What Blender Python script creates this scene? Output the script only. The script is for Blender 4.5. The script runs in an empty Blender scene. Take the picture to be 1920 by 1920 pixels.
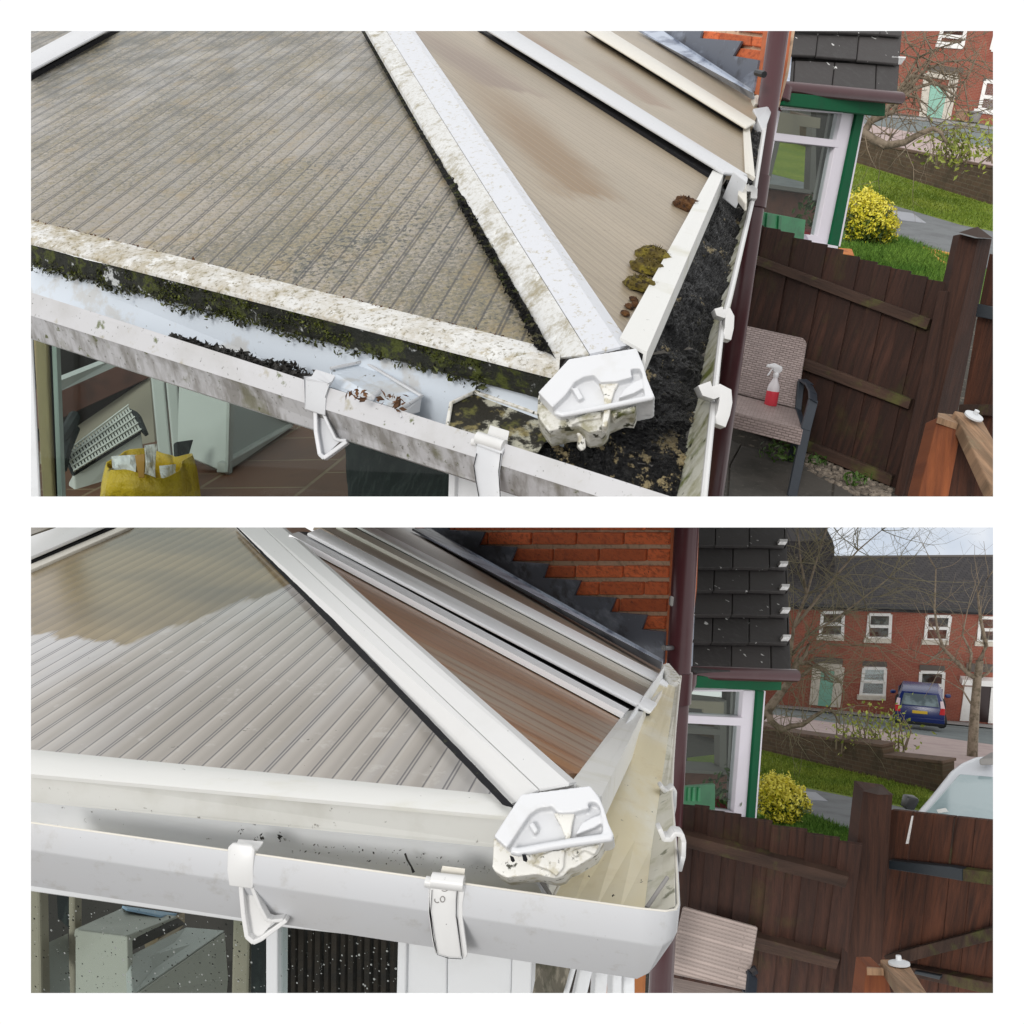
import bpy, bmesh, math, random
from mathutils import Vector, Matrix, noise
random.seed(7)
S = bpy.context.scene
C = S.collection

# ---------------------------------------------------------------- camera, sky, sun, exposure
F = 1800.0                     # focal length in pixels of a 1920 wide picture
PITCH = math.radians(16.0)     # the camera looks down at the gutters
CAM = Vector((0.0, 0.0, 3.2))
cd = bpy.data.cameras.new('camera')
cam = bpy.data.objects.new('camera', cd); C.objects.link(cam)
cam.location = CAM
cam.rotation_euler = (math.radians(90) - PITCH, 0, 0)
cd.sensor_width = 36.0; cd.lens = 36.0 * F / 1920.0
cd.clip_start = 0.05; cd.clip_end = 1000
S.camera = cam
S.view_settings.view_transform = 'Standard'; S.view_settings.look = 'None'
S.view_settings.exposure = 0.0; S.view_settings.gamma = 1.0
S.view_settings.use_curve_mapping = False

SUN_DIR = Vector((-0.34, -0.86, 0.40)).normalized()     # towards the sun, behind thin cloud
w = bpy.data.worlds.new('World'); S.world = w; w.use_nodes = True
nt = w.node_tree; nt.nodes.clear()
sky = nt.nodes.new('ShaderNodeTexSky'); sky.sky_type = 'NISHITA'; sky.sun_disc = False
sky.sun_elevation = math.asin(SUN_DIR.z); sky.sun_rotation = math.atan2(SUN_DIR.x, SUN_DIR.y)
bg = nt.nodes.new('ShaderNodeBackground'); bg.inputs['Strength'].default_value = 0.05
nt.links.new(sky.outputs[0], bg.inputs[0])
cl = nt.nodes.new('ShaderNodeBackground'); cl.inputs['Color'].default_value = (1, 1, 1, 1); cl.inputs['Strength'].default_value = 1.15  # bright overcast cloud all round
ad = nt.nodes.new('ShaderNodeMixShader'); ad.inputs[0].default_value = .9; ou = nt.nodes.new('ShaderNodeOutputWorld')
nt.links.new(bg.outputs[0], ad.inputs[1]); nt.links.new(cl.outputs[0], ad.inputs[2]); nt.links.new(ad.outputs[0], ou.inputs[0])
sl = bpy.data.lights.new('sun', 'SUN'); sl.energy = 1.5; sl.angle = math.radians(16); sl.color = (1, .97, .93)
so = bpy.data.objects.new('sun', sl); C.objects.link(so); so.location = (0, 0, 30)
so.rotation_euler = (-SUN_DIR).to_track_quat('-Z', 'Y').to_euler()

# ---------------------------------------------------------------- geometry helpers
FW = Vector((0, math.cos(PITCH), -math.sin(PITCH))); UP = Vector((0, math.sin(PITCH), math.cos(PITCH))); RT = Vector((1, 0, 0))
def rayd(u, v): return RT * ((u - 960) / F) - UP * ((v - 960) / F) + FW
def P(u, v, z): return CAM + rayd(u, v) * z
def PX(p):
    d = p - CAM; z = d.dot(FW); return (960 + F * d.dot(RT) / z, 960 - F * d.dot(UP) / z, z)
def camdir(x, y, z): return (RT * x - UP * y + FW * z).normalized()
def zoom(x0, y0, s): return lambda x, y: (x0 + x / s, y0 + y / s)
class Pl:                                     # a plane in the place, with in-plane axes for texturing
    def __init__(s, p, n, e1=None):
        n = n.normalized()
        if n.dot(CAM - p) < 0: n = -n
        s.p = p; s.n = n
        e = (e1 if e1 is not None else RT); s.ax(e)
    def ax(s, e):
        s.e1 = (e - s.n * e.dot(s.n)).normalized(); s.e2 = s.n.cross(s.e1); return s
    def hit(s, u, v, off=0.0):
        d = rayd(u, v); return CAM + d * ((s.p + s.n * off - CAM).dot(s.n) / d.dot(s.n))
    def grain(s, d): return s.ax(s.n.cross(d))      # textures run along d
    def off(s, d): q = Pl(s.p + s.n * d, s.n); q.e1 = s.e1; q.e2 = s.e2; return q
def three(a, b, c):
    a, b, c = P(*a), P(*b), P(*c); return Pl(a, (b - a).cross(c - a), b - a)
def vert(a, b, g): return Pl(a, (b - a).cross(g), b - a)
def drop(p, g, pl):                            # from p along g down to plane pl
    return p + g * ((pl.p - p).dot(pl.n) / g.dot(pl.n))

PANEL = {'U': (58, 58, 1862, 931), 'L': (58, 989, 1862, 1862)}
CUR = 'U'; REG = []
def newbm():
    bm = bmesh.new(); bm.loops.layers.uv.new('UVMap'); bm.faces.layers.float.new('rnd'); return bm
def face(bm, pts, fr=None, rnd=None):
    try: f = bm.faces.new([bm.verts.new(p) for p in pts])
    except ValueError: return None
    finish(bm, f, fr, rnd); return f
def finish(bm, f, fr, rnd):
    if rnd is not None: f[bm.faces.layers.float['rnd']] = rnd
    if fr:
        uv = bm.loops.layers.uv['UVMap']; o, e1, e2 = fr
        for l in f.loops: d = l.vert.co - o; l[uv].uv = (d.dot(e1), d.dot(e2))
def prism(bm, fr_pts, bk_pts, fr=None, rnd=None):
    a = [bm.verts.new(p) for p in fr_pts]; b = [bm.verts.new(p) for p in bk_pts]; n = len(a)
    fs = [bm.faces.new(a), bm.faces.new(b[::-1])]
    for i in range(n): fs.append(bm.faces.new((a[i], b[i], b[(i + 1) % n], a[(i + 1) % n])))
    for f in fs: finish(bm, f, fr, rnd)
def slab(pl, poly, t, off=0.0, bm=None, rnd=None, back=None):
    bm = bm or newbm(); rnd = random.random() if rnd is None else rnd
    a = [pl.hit(u, v, off) for u, v in poly]; d = -pl.n * t if back is None else back
    prism(bm, a, [p + d for p in a], (pl.p, pl.e1, pl.e2), rnd); return bm
def qslab(pts, t, bm=None, rnd=None, e1=None, away=None):
    bm = bm or newbm(); rnd = random.random() if rnd is None else rnd
    n = (pts[1] - pts[0]).cross(pts[-1] - pts[0]).normalized()
    if n.dot(CAM - pts[0]) < 0: n = -n
    if away is not None: n = -away.normalized()
    x = (e1 or (pts[1] - pts[0])).normalized(); y = n.cross(x)
    prism(bm, pts, [p - n * t for p in pts], (pts[0], x, y), rnd); return bm
def loft(secs, bm=None, close=False, caps=False, fr=None, rnd=0.5, vs=None):
    bm = bm or newbm(); rows = [[bm.verts.new(p) for p in s] for s in secs]; uv = bm.loops.layers.uv['UVMap']
    L = [0]
    for i in range(len(secs) - 1): L.append(L[-1] + (secs[i + 1][0] - secs[i][0]).length)
    A = [0]; n = len(secs[0])
    for j in range(n): A.append(A[-1] + (secs[0][(j + 1) % n] - secs[0][j]).length)
    for i in range(len(rows) - 1):
        for j in range(n if close else n - 1):
            k = (j + 1) % n
            f = bm.faces.new((rows[i][j], rows[i][k], rows[i + 1][k], rows[i + 1][j])); f[bm.faces.layers.float['rnd']] = rnd
            for l, q in zip(f.loops, ((L[i], A[j]), (L[i], A[j + 1]), (L[i + 1], A[j + 1]), (L[i + 1], A[j]))): l[uv].uv = q
    if caps: bm.faces.new(rows[0][::-1]); bm.faces.new(rows[-1])
    return bm
def frame_of(d):
    d = d.normalized(); a = Vector((0, 0, 1)) if abs(d.z) < .9 else Vector((1, 0, 0))
    x = d.cross(a).normalized(); return x, d.cross(x)
def tube(pts, r, bm=None, n=8, rnd=0.5):
    rs = r if isinstance(r, (list, tuple)) else [r] * len(pts); secs = []
    for i, p in enumerate(pts):
        d = (pts[min(i + 1, len(pts) - 1)] - pts[max(i - 1, 0)])
        x, y = frame_of(d)
        secs.append([p + (x * math.cos(6.2832 * k / n) + y * math.sin(6.2832 * k / n)) * rs[i] for k in range(n)])
    return loft(secs, bm, True, True, rnd=rnd)
def lathe(prof, mat4, n=24, bm=None, rnd=0.5):
    return loft([[mat4 @ Vector((r * math.cos(6.2832 * k / n), r * math.sin(6.2832 * k / n), h)) for k in range(n)] for r, h in prof], bm, True, True, rnd=rnd)
def bar(p0, p1, wv, hv, bm=None, rnd=None):      # straight bar with cross vectors
    bm = bm or newbm(); a = [p0 - wv / 2, p0 + wv / 2, p0 + wv / 2 + hv, p0 - wv / 2 + hv]
    d = (p1 - p0); x = d.normalized(); fr = (p0, x, wv.normalized())
    prism(bm, a, [p + d for p in a], fr, random.random() if rnd is None else rnd); return bm
def basis(p, up, fwd):
    z = up.normalized(); y = (fwd - z * fwd.dot(z)).normalized(); x = y.cross(z)
    return Matrix(((x.x, y.x, z.x, p.x), (x.y, y.y, z.y, p.y), (x.z, y.z, z.z, p.z), (0, 0, 0, 1)))

def tag(o, label=None, cat=None, group=None, kind=None):
    if label: o['label'] = label
    if cat: o['category'] = cat
    if group: o['group'] = group
    if kind: o['kind'] = kind
    return o
def thing(name, label, cat, loc, group=None):
    o = bpy.data.objects.new(name, None); C.objects.link(o); o.location = loc; o.empty_display_size = .1
    return tag(o, label, cat, group)
def obj(name, bm, m, parent=None, bevel=0.0, smooth=False, fill=True, segs=2, label=None, solid=0.0, trim=True):
    bmesh.ops.remove_doubles(bm, verts=bm.verts, dist=1e-6)
    if solid:
        bmesh.ops.recalc_face_normals(bm, faces=bm.faces)
        bmesh.ops.solidify(bm, geom=bm.faces[:], thickness=solid)
    if fill: bmesh.ops.recalc_face_normals(bm, faces=bm.faces)
    if bevel:
        es = [e for e in bm.edges if len(e.link_faces) == 2 and e.calc_face_angle(0) > .35]
        bmesh.ops.bevel(bm, geom=es, offset=bevel, segments=segs, profile=.5, affect='EDGES', clamp_overlap=True)
    me = bpy.data.meshes.new(name); bm.to_mesh(me); bm.free()
    if smooth:
        for p in me.polygons: p.use_smooth = True
        if smooth != 'all':
            try: me.set_sharp_from_angle(angle=math.radians(38))
            except Exception: pass
    me.materials.append(m)
    o = bpy.data.objects.new(name, me); C.objects.link(o)
    if parent:
        o.parent = parent; pm = Matrix.Identity(4); q = parent
        while q: pm = Matrix.Translation(q.location) @ pm if q.type == 'EMPTY' else pm; q = q.parent
        if parent.type == 'EMPTY': o.matrix_parent_inverse = pm.inverted()
    if label: o['label'] = label
    if trim: REG.append((o, CUR, fill))
    return o
def structure(name, bm, m, kind='structure', **k):
    o = obj(name, bm, m, **k); o['kind'] = kind; return o

# ---------------------------------------------------------------- material helpers
class NT:
    def __init__(s, name):
        s.m = bpy.data.materials.new(name); s.m.use_nodes = True; s.t = s.m.node_tree; s.t.nodes.clear()
        s.o = s.t.nodes.new('ShaderNodeOutputMaterial'); s.b = s.t.nodes.new('ShaderNodeBsdfPrincipled')
        s.t.links.new(s.b.outputs[0], s.o.inputs[0]); s.tc = s.t.nodes.new('ShaderNodeTexCoord'); s.at = None
    def put(s, sock, val):
        if hasattr(val, 'is_output'): s.t.links.new(val, sock)
        elif isinstance(val, (tuple, list)) and len(val) == 3 and sock.type == 'RGBA': sock.default_value = (*val, 1)
        else: sock.default_value = val
    def math(s, op, a, b=0.0, c=0.0, clamp=False):
        n = s.t.nodes.new('ShaderNodeMath'); n.operation = op; n.use_clamp = clamp
        for i, v in enumerate((a, b, c)): s.put(n.inputs[i], v)
        return n.outputs[0]
    def vec(s, coord='Object', scale=(1, 1, 1)):
        n = s.t.nodes.new('ShaderNodeMapping'); s.t.links.new(s.tc.outputs[coord], n.inputs[0])
        n.inputs['Scale'].default_value = scale; return n.outputs[0]
    def noise(s, scale, detail=5, rough=.6, dist=0, coord='Object', stretch=(1, 1, 1), off=0):
        n = s.t.nodes.new('ShaderNodeTexNoise'); s.t.links.new(s.vec(coord, stretch), n.inputs['Vector'])
        n.inputs['Scale'].default_value = scale; n.inputs['Detail'].default_value = detail
        n.inputs['Roughness'].default_value = rough; n.inputs['Distortion'].default_value = dist
        return n.outputs[0]
    def rng(s, v, lo, hi, a=0.0, b=1.0):
        n = s.t.nodes.new('ShaderNodeMapRange'); n.clamp = True
        for k, x in (('Value', v), ('From Min', lo), ('From Max', hi), ('To Min', a), ('To Max', b)): s.put(n.inputs[k], x)
        return n.outputs[0]
    def mix(s, f, a, b, mode='MIX'):
        n = s.t.nodes.new('ShaderNodeMix'); n.data_type = 'RGBA'; n.blend_type = mode
        s.put(n.inputs[0], f); s.put(n.inputs[6], a); s.put(n.inputs[7], b); return n.outputs[2]
    def sep(s, coord):
        n = s.t.nodes.new('ShaderNodeSeparateXYZ'); s.t.links.new(s.tc.outputs[coord], n.inputs[0]); return n.outputs
    def rnd(s):
        if not s.at: s.at = s.t.nodes.new('ShaderNodeAttribute'); s.at.attribute_name = 'rnd'
        return s.at.outputs['Fac']
    def ramp(s, f, stops):
        n = s.t.nodes.new('ShaderNodeValToRGB'); s.put(n.inputs[0], f); e = n.color_ramp.elements
        while len(e) < len(stops): e.new(.5)
        for k, (p, c) in zip(e, stops): k.position = p; k.color = (*c, 1)
        return n.outputs[0]
    def dot(s, coord, axis, org=(0, 0, 0)):
        n = s.t.nodes.new('ShaderNodeVectorMath'); n.operation = 'SUBTRACT'; s.t.links.new(s.tc.outputs[coord], n.inputs[0]); n.inputs[1].default_value = org
        k = s.t.nodes.new('ShaderNodeVectorMath'); k.operation = 'DOT_PRODUCT'; s.t.links.new(n.outputs[0], k.inputs[0]); k.inputs[1].default_value = axis
        return k.outputs['Value']
    def bump(s, h, strength=.3, dist=.01):
        n = s.t.nodes.new('ShaderNodeBump'); n.inputs['Strength'].default_value = strength; n.inputs['Distance'].default_value = dist
        s.put(n.inputs['Height'], h); s.t.links.new(n.outputs[0], s.b.inputs['Normal'])
    def done(s, col, rough=.5, spec=.5, metallic=0.0):
        s.put(s.b.inputs['Base Color'], col); s.put(s.b.inputs['Roughness'], rough)
        s.b.inputs['Specular IOR Level'].default_value = spec; s.b.inputs['Metallic'].default_value = metallic
        return s.m
def L(col, scale, lo, hi, **k): return dict(col=col, scale=scale, lo=lo, hi=hi, **k)
def M(name, col, rough=.5, spec=.5, layers=(), bump=0, bscale=60, bdist=.004, var=0.0, metallic=0.0, coord='Object'):
    n = NT(name); c = col
    if var:
        c = n.mix(1.0, col, n.ramp(n.rnd(), [(0, (1 - var,) * 3), (1, (1 + var,) * 3)]), 'MULTIPLY')
    for l in layers:
        f = n.noise(l['scale'], l.get('detail', 6), l.get('rough', .6), l.get('dist', 0), l.get('coord', coord), l.get('stretch', (1, 1, 1)))
        f = n.rng(f, l['lo'], l['hi'])
        if 'mask' in l:
            cd_, ax, org, a, b = l['mask']; f = n.math('MULTIPLY', f, n.rng(n.dot(cd_, ax, org), a, b))
        if l.get('amt', 1) != 1: f = n.math('MULTIPLY', f, l['amt'])
        c = n.mix(f, c, l['col'])
    if bump: n.bump(n.noise(bscale, 6, .65, coord=coord), bump, bdist)
    return n.done(c, rough, spec, metallic)
def glass(name, tint, refl, rough=.02, spots=False):
    m = bpy.data.materials.new(name); m.use_nodes = True; t = m.node_tree; t.nodes.clear()
    o = t.nodes.new('ShaderNodeOutputMaterial'); tr = t.nodes.new('ShaderNodeBsdfTransparent'); tr.inputs[0].default_value = (*tint, 1)
    gl = t.nodes.new('ShaderNodeBsdfGlossy'); gl.inputs['Roughness'].default_value = rough
    mx = t.nodes.new('ShaderNodeMixShader'); mx.inputs[0].default_value = refl
    t.links.new(tr.outputs[0], mx.inputs[1]); t.links.new(gl.outputs[0], mx.inputs[2]); t.links.new(mx.outputs[0], o.inputs[0]); return m
# ---------------------------------------------------------------- materials
def poly_mat(name, base, line, per, layers, rough=.32, ph=(0.0, .44, .52), lw=.026, band=.08, refl_zone=None, streak=None, blobs=(), grain=1.0):
    n = NT(name); uv = n.sep('UV'); x = n.math('MULTIPLY', uv[0], 1.0 / per); fr = n.math('FRACT', x)
    c = base
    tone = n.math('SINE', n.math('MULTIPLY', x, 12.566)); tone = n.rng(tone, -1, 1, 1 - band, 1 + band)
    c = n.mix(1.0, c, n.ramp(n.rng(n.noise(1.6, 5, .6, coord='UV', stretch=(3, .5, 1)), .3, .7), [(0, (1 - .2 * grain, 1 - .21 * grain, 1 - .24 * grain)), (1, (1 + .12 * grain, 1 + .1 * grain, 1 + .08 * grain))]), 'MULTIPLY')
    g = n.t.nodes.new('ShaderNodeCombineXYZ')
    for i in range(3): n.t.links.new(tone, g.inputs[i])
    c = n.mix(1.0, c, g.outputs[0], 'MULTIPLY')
    for l in (streak or []):
        f = n.rng(n.noise(l['scale'], l.get('detail', 5), .6, l.get('dist', .6), 'UV', l.get('stretch', (1, .25, 1))), l['lo'], l['hi'])
        if 'mask' in l:
            cd_, ax, org, a, b = l['mask']; f = n.math('MULTIPLY', f, n.rng(n.dot(cd_, ax, org), a, b))
        c = n.mix(n.math('MULTIPLY', f, l.get('amt', .8)), c, l['col'])
    for (a_, d_, ln, wd, col_, am) in blobs:      # stains: a soft ragged patch from a along d_
        nz = n.math('MULTIPLY', n.math('SUBTRACT', n.noise(9, 6, .65, .3, 'UV', (1.6, .45, 1)), .5), 1.1)
        t_ = n.math('DIVIDE', n.dot('UV', tuple(d_), tuple(a_)), ln); s_ = n.math('DIVIDE', n.math('ABSOLUTE', n.dot('UV', (-d_.y, d_.x, 0), tuple(a_))), wd)
        f = n.math('MULTIPLY', n.rng(n.math('ADD', t_, n.math('MULTIPLY', nz, .6)), -.25, .5), n.rng(n.math('ADD', t_, n.math('MULTIPLY', nz, .25)), .97, 1.03, 1, 0))
        f = n.math('MULTIPLY', f, n.rng(n.math('ADD', s_, nz), .35, 1.2, 1, 0)); c = n.mix(n.math('MULTIPLY', f, am), c, col_)
    lines = None
    for p in ph:
        d = n.math('ABSOLUTE', n.math('SUBTRACT', n.math('FRACT', n.math('ADD', x, .5 - p)), .5))
        k = n.rng(d, lw * .5, lw, 1, 0); lines = k if lines is None else n.math('MAXIMUM', lines, k)
    lit = n.math('ABSOLUTE', n.math('SUBTRACT', n.math('FRACT', n.math('ADD', x, .5 - ph[0] - .06)), .5))  # painted highlight beside one line of each rib period
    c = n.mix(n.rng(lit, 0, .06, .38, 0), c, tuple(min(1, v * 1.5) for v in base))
    for l in layers:
        f = n.noise(l['scale'], l.get('detail', 7), l.get('rough', .7), l.get('dist', 0), 'UV', l.get('stretch', (1, 1, 1)))
        if 'big' in l:
            bs, blo, bhi = l['big']; f = n.math('ADD', f, n.rng(n.noise(bs, 6, .65, .5, 'UV'), blo, bhi, -.055, .06))
        f = n.rng(f, l['lo'], l['hi'])
        if 'mask' in l:
            cd_, ax, org, a, b = l['mask']; f = n.math('MULTIPLY', f, n.rng(n.dot(cd_, ax, org), a, b))
        c = n.mix(n.math('MULTIPLY', f, l.get('amt', 1)), c, l['col'])
    c = n.mix(n.math('MULTIPLY', lines, .66), c, line)
    if refl_zone:                          # painted reflection: a browner tint beyond a jagged edge
        org, ax, col, soft = refl_zone
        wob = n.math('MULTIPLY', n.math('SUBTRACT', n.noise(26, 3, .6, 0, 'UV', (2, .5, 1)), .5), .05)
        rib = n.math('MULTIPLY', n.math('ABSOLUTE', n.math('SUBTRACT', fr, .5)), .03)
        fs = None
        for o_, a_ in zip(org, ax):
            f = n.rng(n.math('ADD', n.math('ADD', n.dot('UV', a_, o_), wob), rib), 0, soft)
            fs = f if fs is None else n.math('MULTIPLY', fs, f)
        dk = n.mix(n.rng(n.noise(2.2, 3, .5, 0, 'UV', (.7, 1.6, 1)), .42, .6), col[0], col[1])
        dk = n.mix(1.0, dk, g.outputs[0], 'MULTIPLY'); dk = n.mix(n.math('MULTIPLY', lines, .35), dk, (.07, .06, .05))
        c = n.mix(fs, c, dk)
    n.bump(n.math('SUBTRACT', 0.0, lines), .12, .001)
    return n.done(c, rough, .5)

PVC = (.58, .59, .61)
m_pvc = M('white_pvc', PVC, .35, layers=[L((.45, .44, .40), 9, .62, .85, amt=.35), L((.10, .10, .08), 130, .69, .74, detail=3, amt=.7)], bump=.05, bscale=20)
m_pvc_clean = M('clean_pvc', (.68, .68, .675), .35, layers=[L((.5, .49, .45), 7, .6, .85, amt=.3), L((.09, .09, .08), 140, .73, .77, detail=3, amt=.8)])
m_bar_bright = M('bright_bar', (.88, .89, .91), .35, layers=[L((.5, .5, .48), 9, .62, .8, amt=.3)])  # extra brightness put into the colour to make up for blocked sky light
m_pvc_warm = M('warm_pvc', (.67, .64, .57), .4, layers=[L((.5, .47, .38), 12, .6, .8, amt=.4)])
m_bar_mossy = M('mossy_bar', (.62, .625, .615), .6, layers=[L((.36, .33, .26), 130, .50, .64, detail=8, rough=.75, amt=.7), L((.26, .22, .12), 17, .50, .62, detail=9, rough=.78, amt=.8), L((.72, .73, .72), 22, .58, .63, detail=8, rough=.7, amt=.85)], bump=.15, bscale=180, bdist=.002)
m_bar_fade = M('fading_bar', (.60, .615, .65), .45, layers=[L((.40, .36, .26), 75, .55, .62, detail=9, rough=.75, amt=.75)], bump=.2, bscale=180, bdist=.002)
m_gutter_dirty = M('dirty_gutter', (.54, .54, .555), .42, layers=[L((.36, .35, .32), 6, .5, .75, amt=.6), L((.30, .26, .14), 34, .62, .72, detail=8, amt=.55), L((.07, .07, .05), 150, .66, .72, detail=3, amt=.8), L((.10, .12, .03), 26, .66, .71, detail=8, amt=.9)], bump=.06, bscale=50)
m_gutter_under = M('streaked_gutter', (.47, .47, .485), .45, layers=[L((.20, .19, .175), 30, .44, .62, detail=8, stretch=(1.4, 1, .3), amt=.85), L((.12, .115, .05), 12, .55, .66, detail=8, amt=.7), L((.09, .09, .07), 120, .62, .7, detail=4, amt=.8), L((.10, .11, .04), 40, .63, .68, detail=8)])
m_gutter_clean = M('washed_gutter', (.56, .57, .59), .38, layers=[L((.42, .41, .39), 40, .57, .68, detail=8, rough=.7, amt=.5), L((.55, .54, .53), 8, .5, .8, amt=.5), L((.12, .12, .11), 150, .76, .79, detail=2, amt=.7)])
m_gutter_in = M('gutter_channel', (.74, .66, .45), .4, layers=[L((.80, .78, .68), 7, .48, .6, stretch=(1, .3, 1), amt=.8), L((.52, .40, .20), 16, .58, .74, amt=.5), L((.78, .79, .78), 3, .50, .66, stretch=(1.2, .6, 1), amt=.35), L((.14, .11, .06), 60, .68, .72, detail=6)])
m_gutter_wall = M('algae_gutter_wall', (.60, .60, .52), .5, layers=[L((.30, .29, .16), 26, .45, .62, detail=8, stretch=(1, 1, .5), amt=.8), L((.15, .17, .04), 14, .55, .66, detail=8), L((.05, .05, .03), 50, .6, .68, detail=8)], bump=.4, bscale=120, bdist=.003)
m_gutter_wall_clean = M('stained_gutter_wall', (.64, .62, .53), .45, layers=[L((.40, .39, .26), 30, .52, .66, detail=8, amt=.7), L((.10, .11, .05), 40, .62, .68, detail=8, amt=.8), L((.76, .75, .70), 9, .5, .65, amt=.5)], bump=.15, bscale=120, bdist=.002)
m_fascia_moss = M('mossy_fascia', (.62, .64, .64), .8, layers=[L((.014, .016, .010), 19, .30, .36, detail=9, rough=.7, dist=.4), L((.075, .090, .012), 15, .50, .57, detail=9, rough=.72), L((.02, .02, .014), 70, .52, .60, detail=8), L((.58, .60, .60), 17, .59, .62, detail=8, stretch=(1, 1, 1.4))], bump=.9, bscale=120, bdist=.008)
m_fascia_blue = M('eaves_fascia', (.62, .68, .75), .35, layers=[L((.50, .48, .44), 9, .56, .62, detail=7, amt=.6), L((.10, .09, .06), 62, .66, .71, detail=6)])
m_fascia_clean = M('washed_fascia', (.78, .80, .82), .35, layers=[L((.56, .56, .52), 6, .5, .8, amt=.5), L((.07, .065, .05), 60, .66, .70, detail=6, amt=.8)])
m_eaves_dirty = M('lichen_eaves', (.62, .62, .605), .65, layers=[L((.30, .24, .12), 15, .40, .58, detail=9, rough=.75, amt=.85, mask=('Object', (-1, 0, 0), (0, 0, 0), 0, .95)), L((.36, .30, .18), 44, .52, .66, detail=9, rough=.75, amt=.8), L((.68, .68, .66), 26, .54, .60, detail=9, rough=.75), L((.30, .24, .13), 9, .52, .66, detail=9, rough=.7, amt=.6), L((.16, .135, .08), 120, .545, .62, detail=7, rough=.7, amt=.75), L((.20, .17, .08), 30, .57, .66, detail=9, rough=.75, amt=.8)], bump=.3, bscale=160, bdist=.003)
m_eaves_clean = M('clean_eaves', (.68, .68, .655), .4, layers=[L((.46, .44, .30), 10, .58, .72, detail=8, stretch=(.4, 1, 1), amt=.5), L((.10, .10, .08), 90, .70, .74, detail=4)])
m_eaves_face = M('grey_eaves_face', (.60, .60, .57), .5, layers=[L((.44, .43, .38), 9, .5, .7, amt=.6), L((.13, .12, .10), 110, .67, .72, detail=4, amt=.8)])
m_cap = M('white_cap', (.66, .67, .69), .32, layers=[L((.48, .47, .42), 14, .6, .75, amt=.35), L((.08, .08, .05), 90, .71, .75, detail=5)])
m_cap_dirt = M('grimy_cap', (.66, .65, .60), .55, layers=[L((.30, .28, .18), 45, .45, .6, detail=8, amt=.9), L((.05, .05, .03), 60, .56, .62, detail=8), L((.12, .13, .03), 20, .6, .68, detail=8)], bump=.5, bscale=160, bdist=.003)
m_cap_speck = M('speckled_cap', (.72, .71, .67), .45, layers=[L((.42, .38, .26), 60, .50, .62, detail=8, amt=.8), L((.05, .05, .035), 110, .60, .66, detail=6)], bump=.3, bscale=160, bdist=.002)
m_rubber = M('black_gasket', (.010, .010, .012), .7, .2, layers=[L((.06, .065, .04), 80, .62, .72)])
m_gasket_moss = M('mossy_gasket', (.010, .010, .010), .85, .15, layers=[L((.10, .095, .05), 90, .54, .64, detail=8), L((.05, .06, .015), 60, .58, .66)], bump=1, bscale=120, bdist=.01)
m_sludge = M('black_sludge', (.004, .004, .005), .2, .45, layers=[L((.022, .021, .019), 160, .5, .66, detail=6, amt=.6), L((.40, .32, .17), 17, .595, .62, detail=9, rough=.75, stretch=(1, .45, 1)), L((.09, .075, .035), 60, .64, .7, detail=8), L((.46, .37, .20), 17, .545, .57, detail=9, rough=.75, stretch=(1, .6, 1), mask=('Object', tuple((P(1262, 850, 1.40) - P(1140, 770, 1.47)) / (P(1262, 850, 1.40) - P(1140, 770, 1.47)).length_squared), tuple(P(1140, 770, 1.47)), .45, .95))], bump=1.0, bscale=190, bdist=.012)
m_lead = M('lead_flashing', (.12, .135, .17), .5, layers=[L((.30, .34, .42), 5, .52, .66, detail=7, stretch=(1, 1, 2), amt=.8), L((.07, .075, .09), 9, .55, .66, detail=7), L((.42, .45, .5), 40, .68, .72, amt=.5)])
m_lead_lip = M('lead_lip', (.42, .47, .56), .45, layers=[L((.18, .21, .28), 9, .5, .65)])
m_brick = M('red_brick', (.62, .145, .05), .9, var=.28, layers=[L((.30, .065, .028), 30, .47, .62, detail=9, rough=.7, stretch=(1, 1, 2.2), amt=.75), L((.10, .035, .022), 7, .58, .70, detail=9, rough=.7, amt=.6), L((.12, .035, .02), 60, .64, .7, detail=6), L((.50, .15, .06), 90, .55, .7, amt=.4)], bump=.8, bscale=70, bdist=.006)
m_mortar = M('mortar', (.58, .42, .29), .95, layers=[L((.30, .22, .15), 40, .5, .7)], bump=.4, bscale=200)
m_corner = M('orange_render', (.47, .135, .055), .85, layers=[L((.36, .10, .045), 25, .5, .7)], bump=.2, bscale=90)
m_maroon = M('maroon_pipe', (.060, .016, .020), .3, layers=[L((.09, .05, .05), 8, .5, .8, amt=.4)])
m_tile = M('slate_tile', (.034, .029, .028), .72, var=.28, layers=[L((.045, .042, .04), 20, .5, .7), L((.6, .6, .58), 13, .70, .715, detail=2)], bump=.3, bscale=120)
m_green = M('green_paint', (.005, .088, .036), .75, .15, layers=[L((.02, .05, .03), 12, .5, .8, amt=.4)])
m_board_green = M('green_board', (.018, .155, .058), .4, var=.25, layers=[L((.012, .10, .04), 8, .45, .7)])
m_frame = M('window_frame', (.66, .62, .68), .35, layers=[L((.55, .5, .55), 4, .5, .8, amt=.4)])
m_frame_white = M('white_frame', (.74, .76, .78), .35, layers=[L((.55, .55, .54), 10, .55, .8, amt=.4)])
m_clip = M('pale_clip', (.75, .74, .73), .5, layers=[L((.5, .5, .5), 30, .5, .7)])
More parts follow.
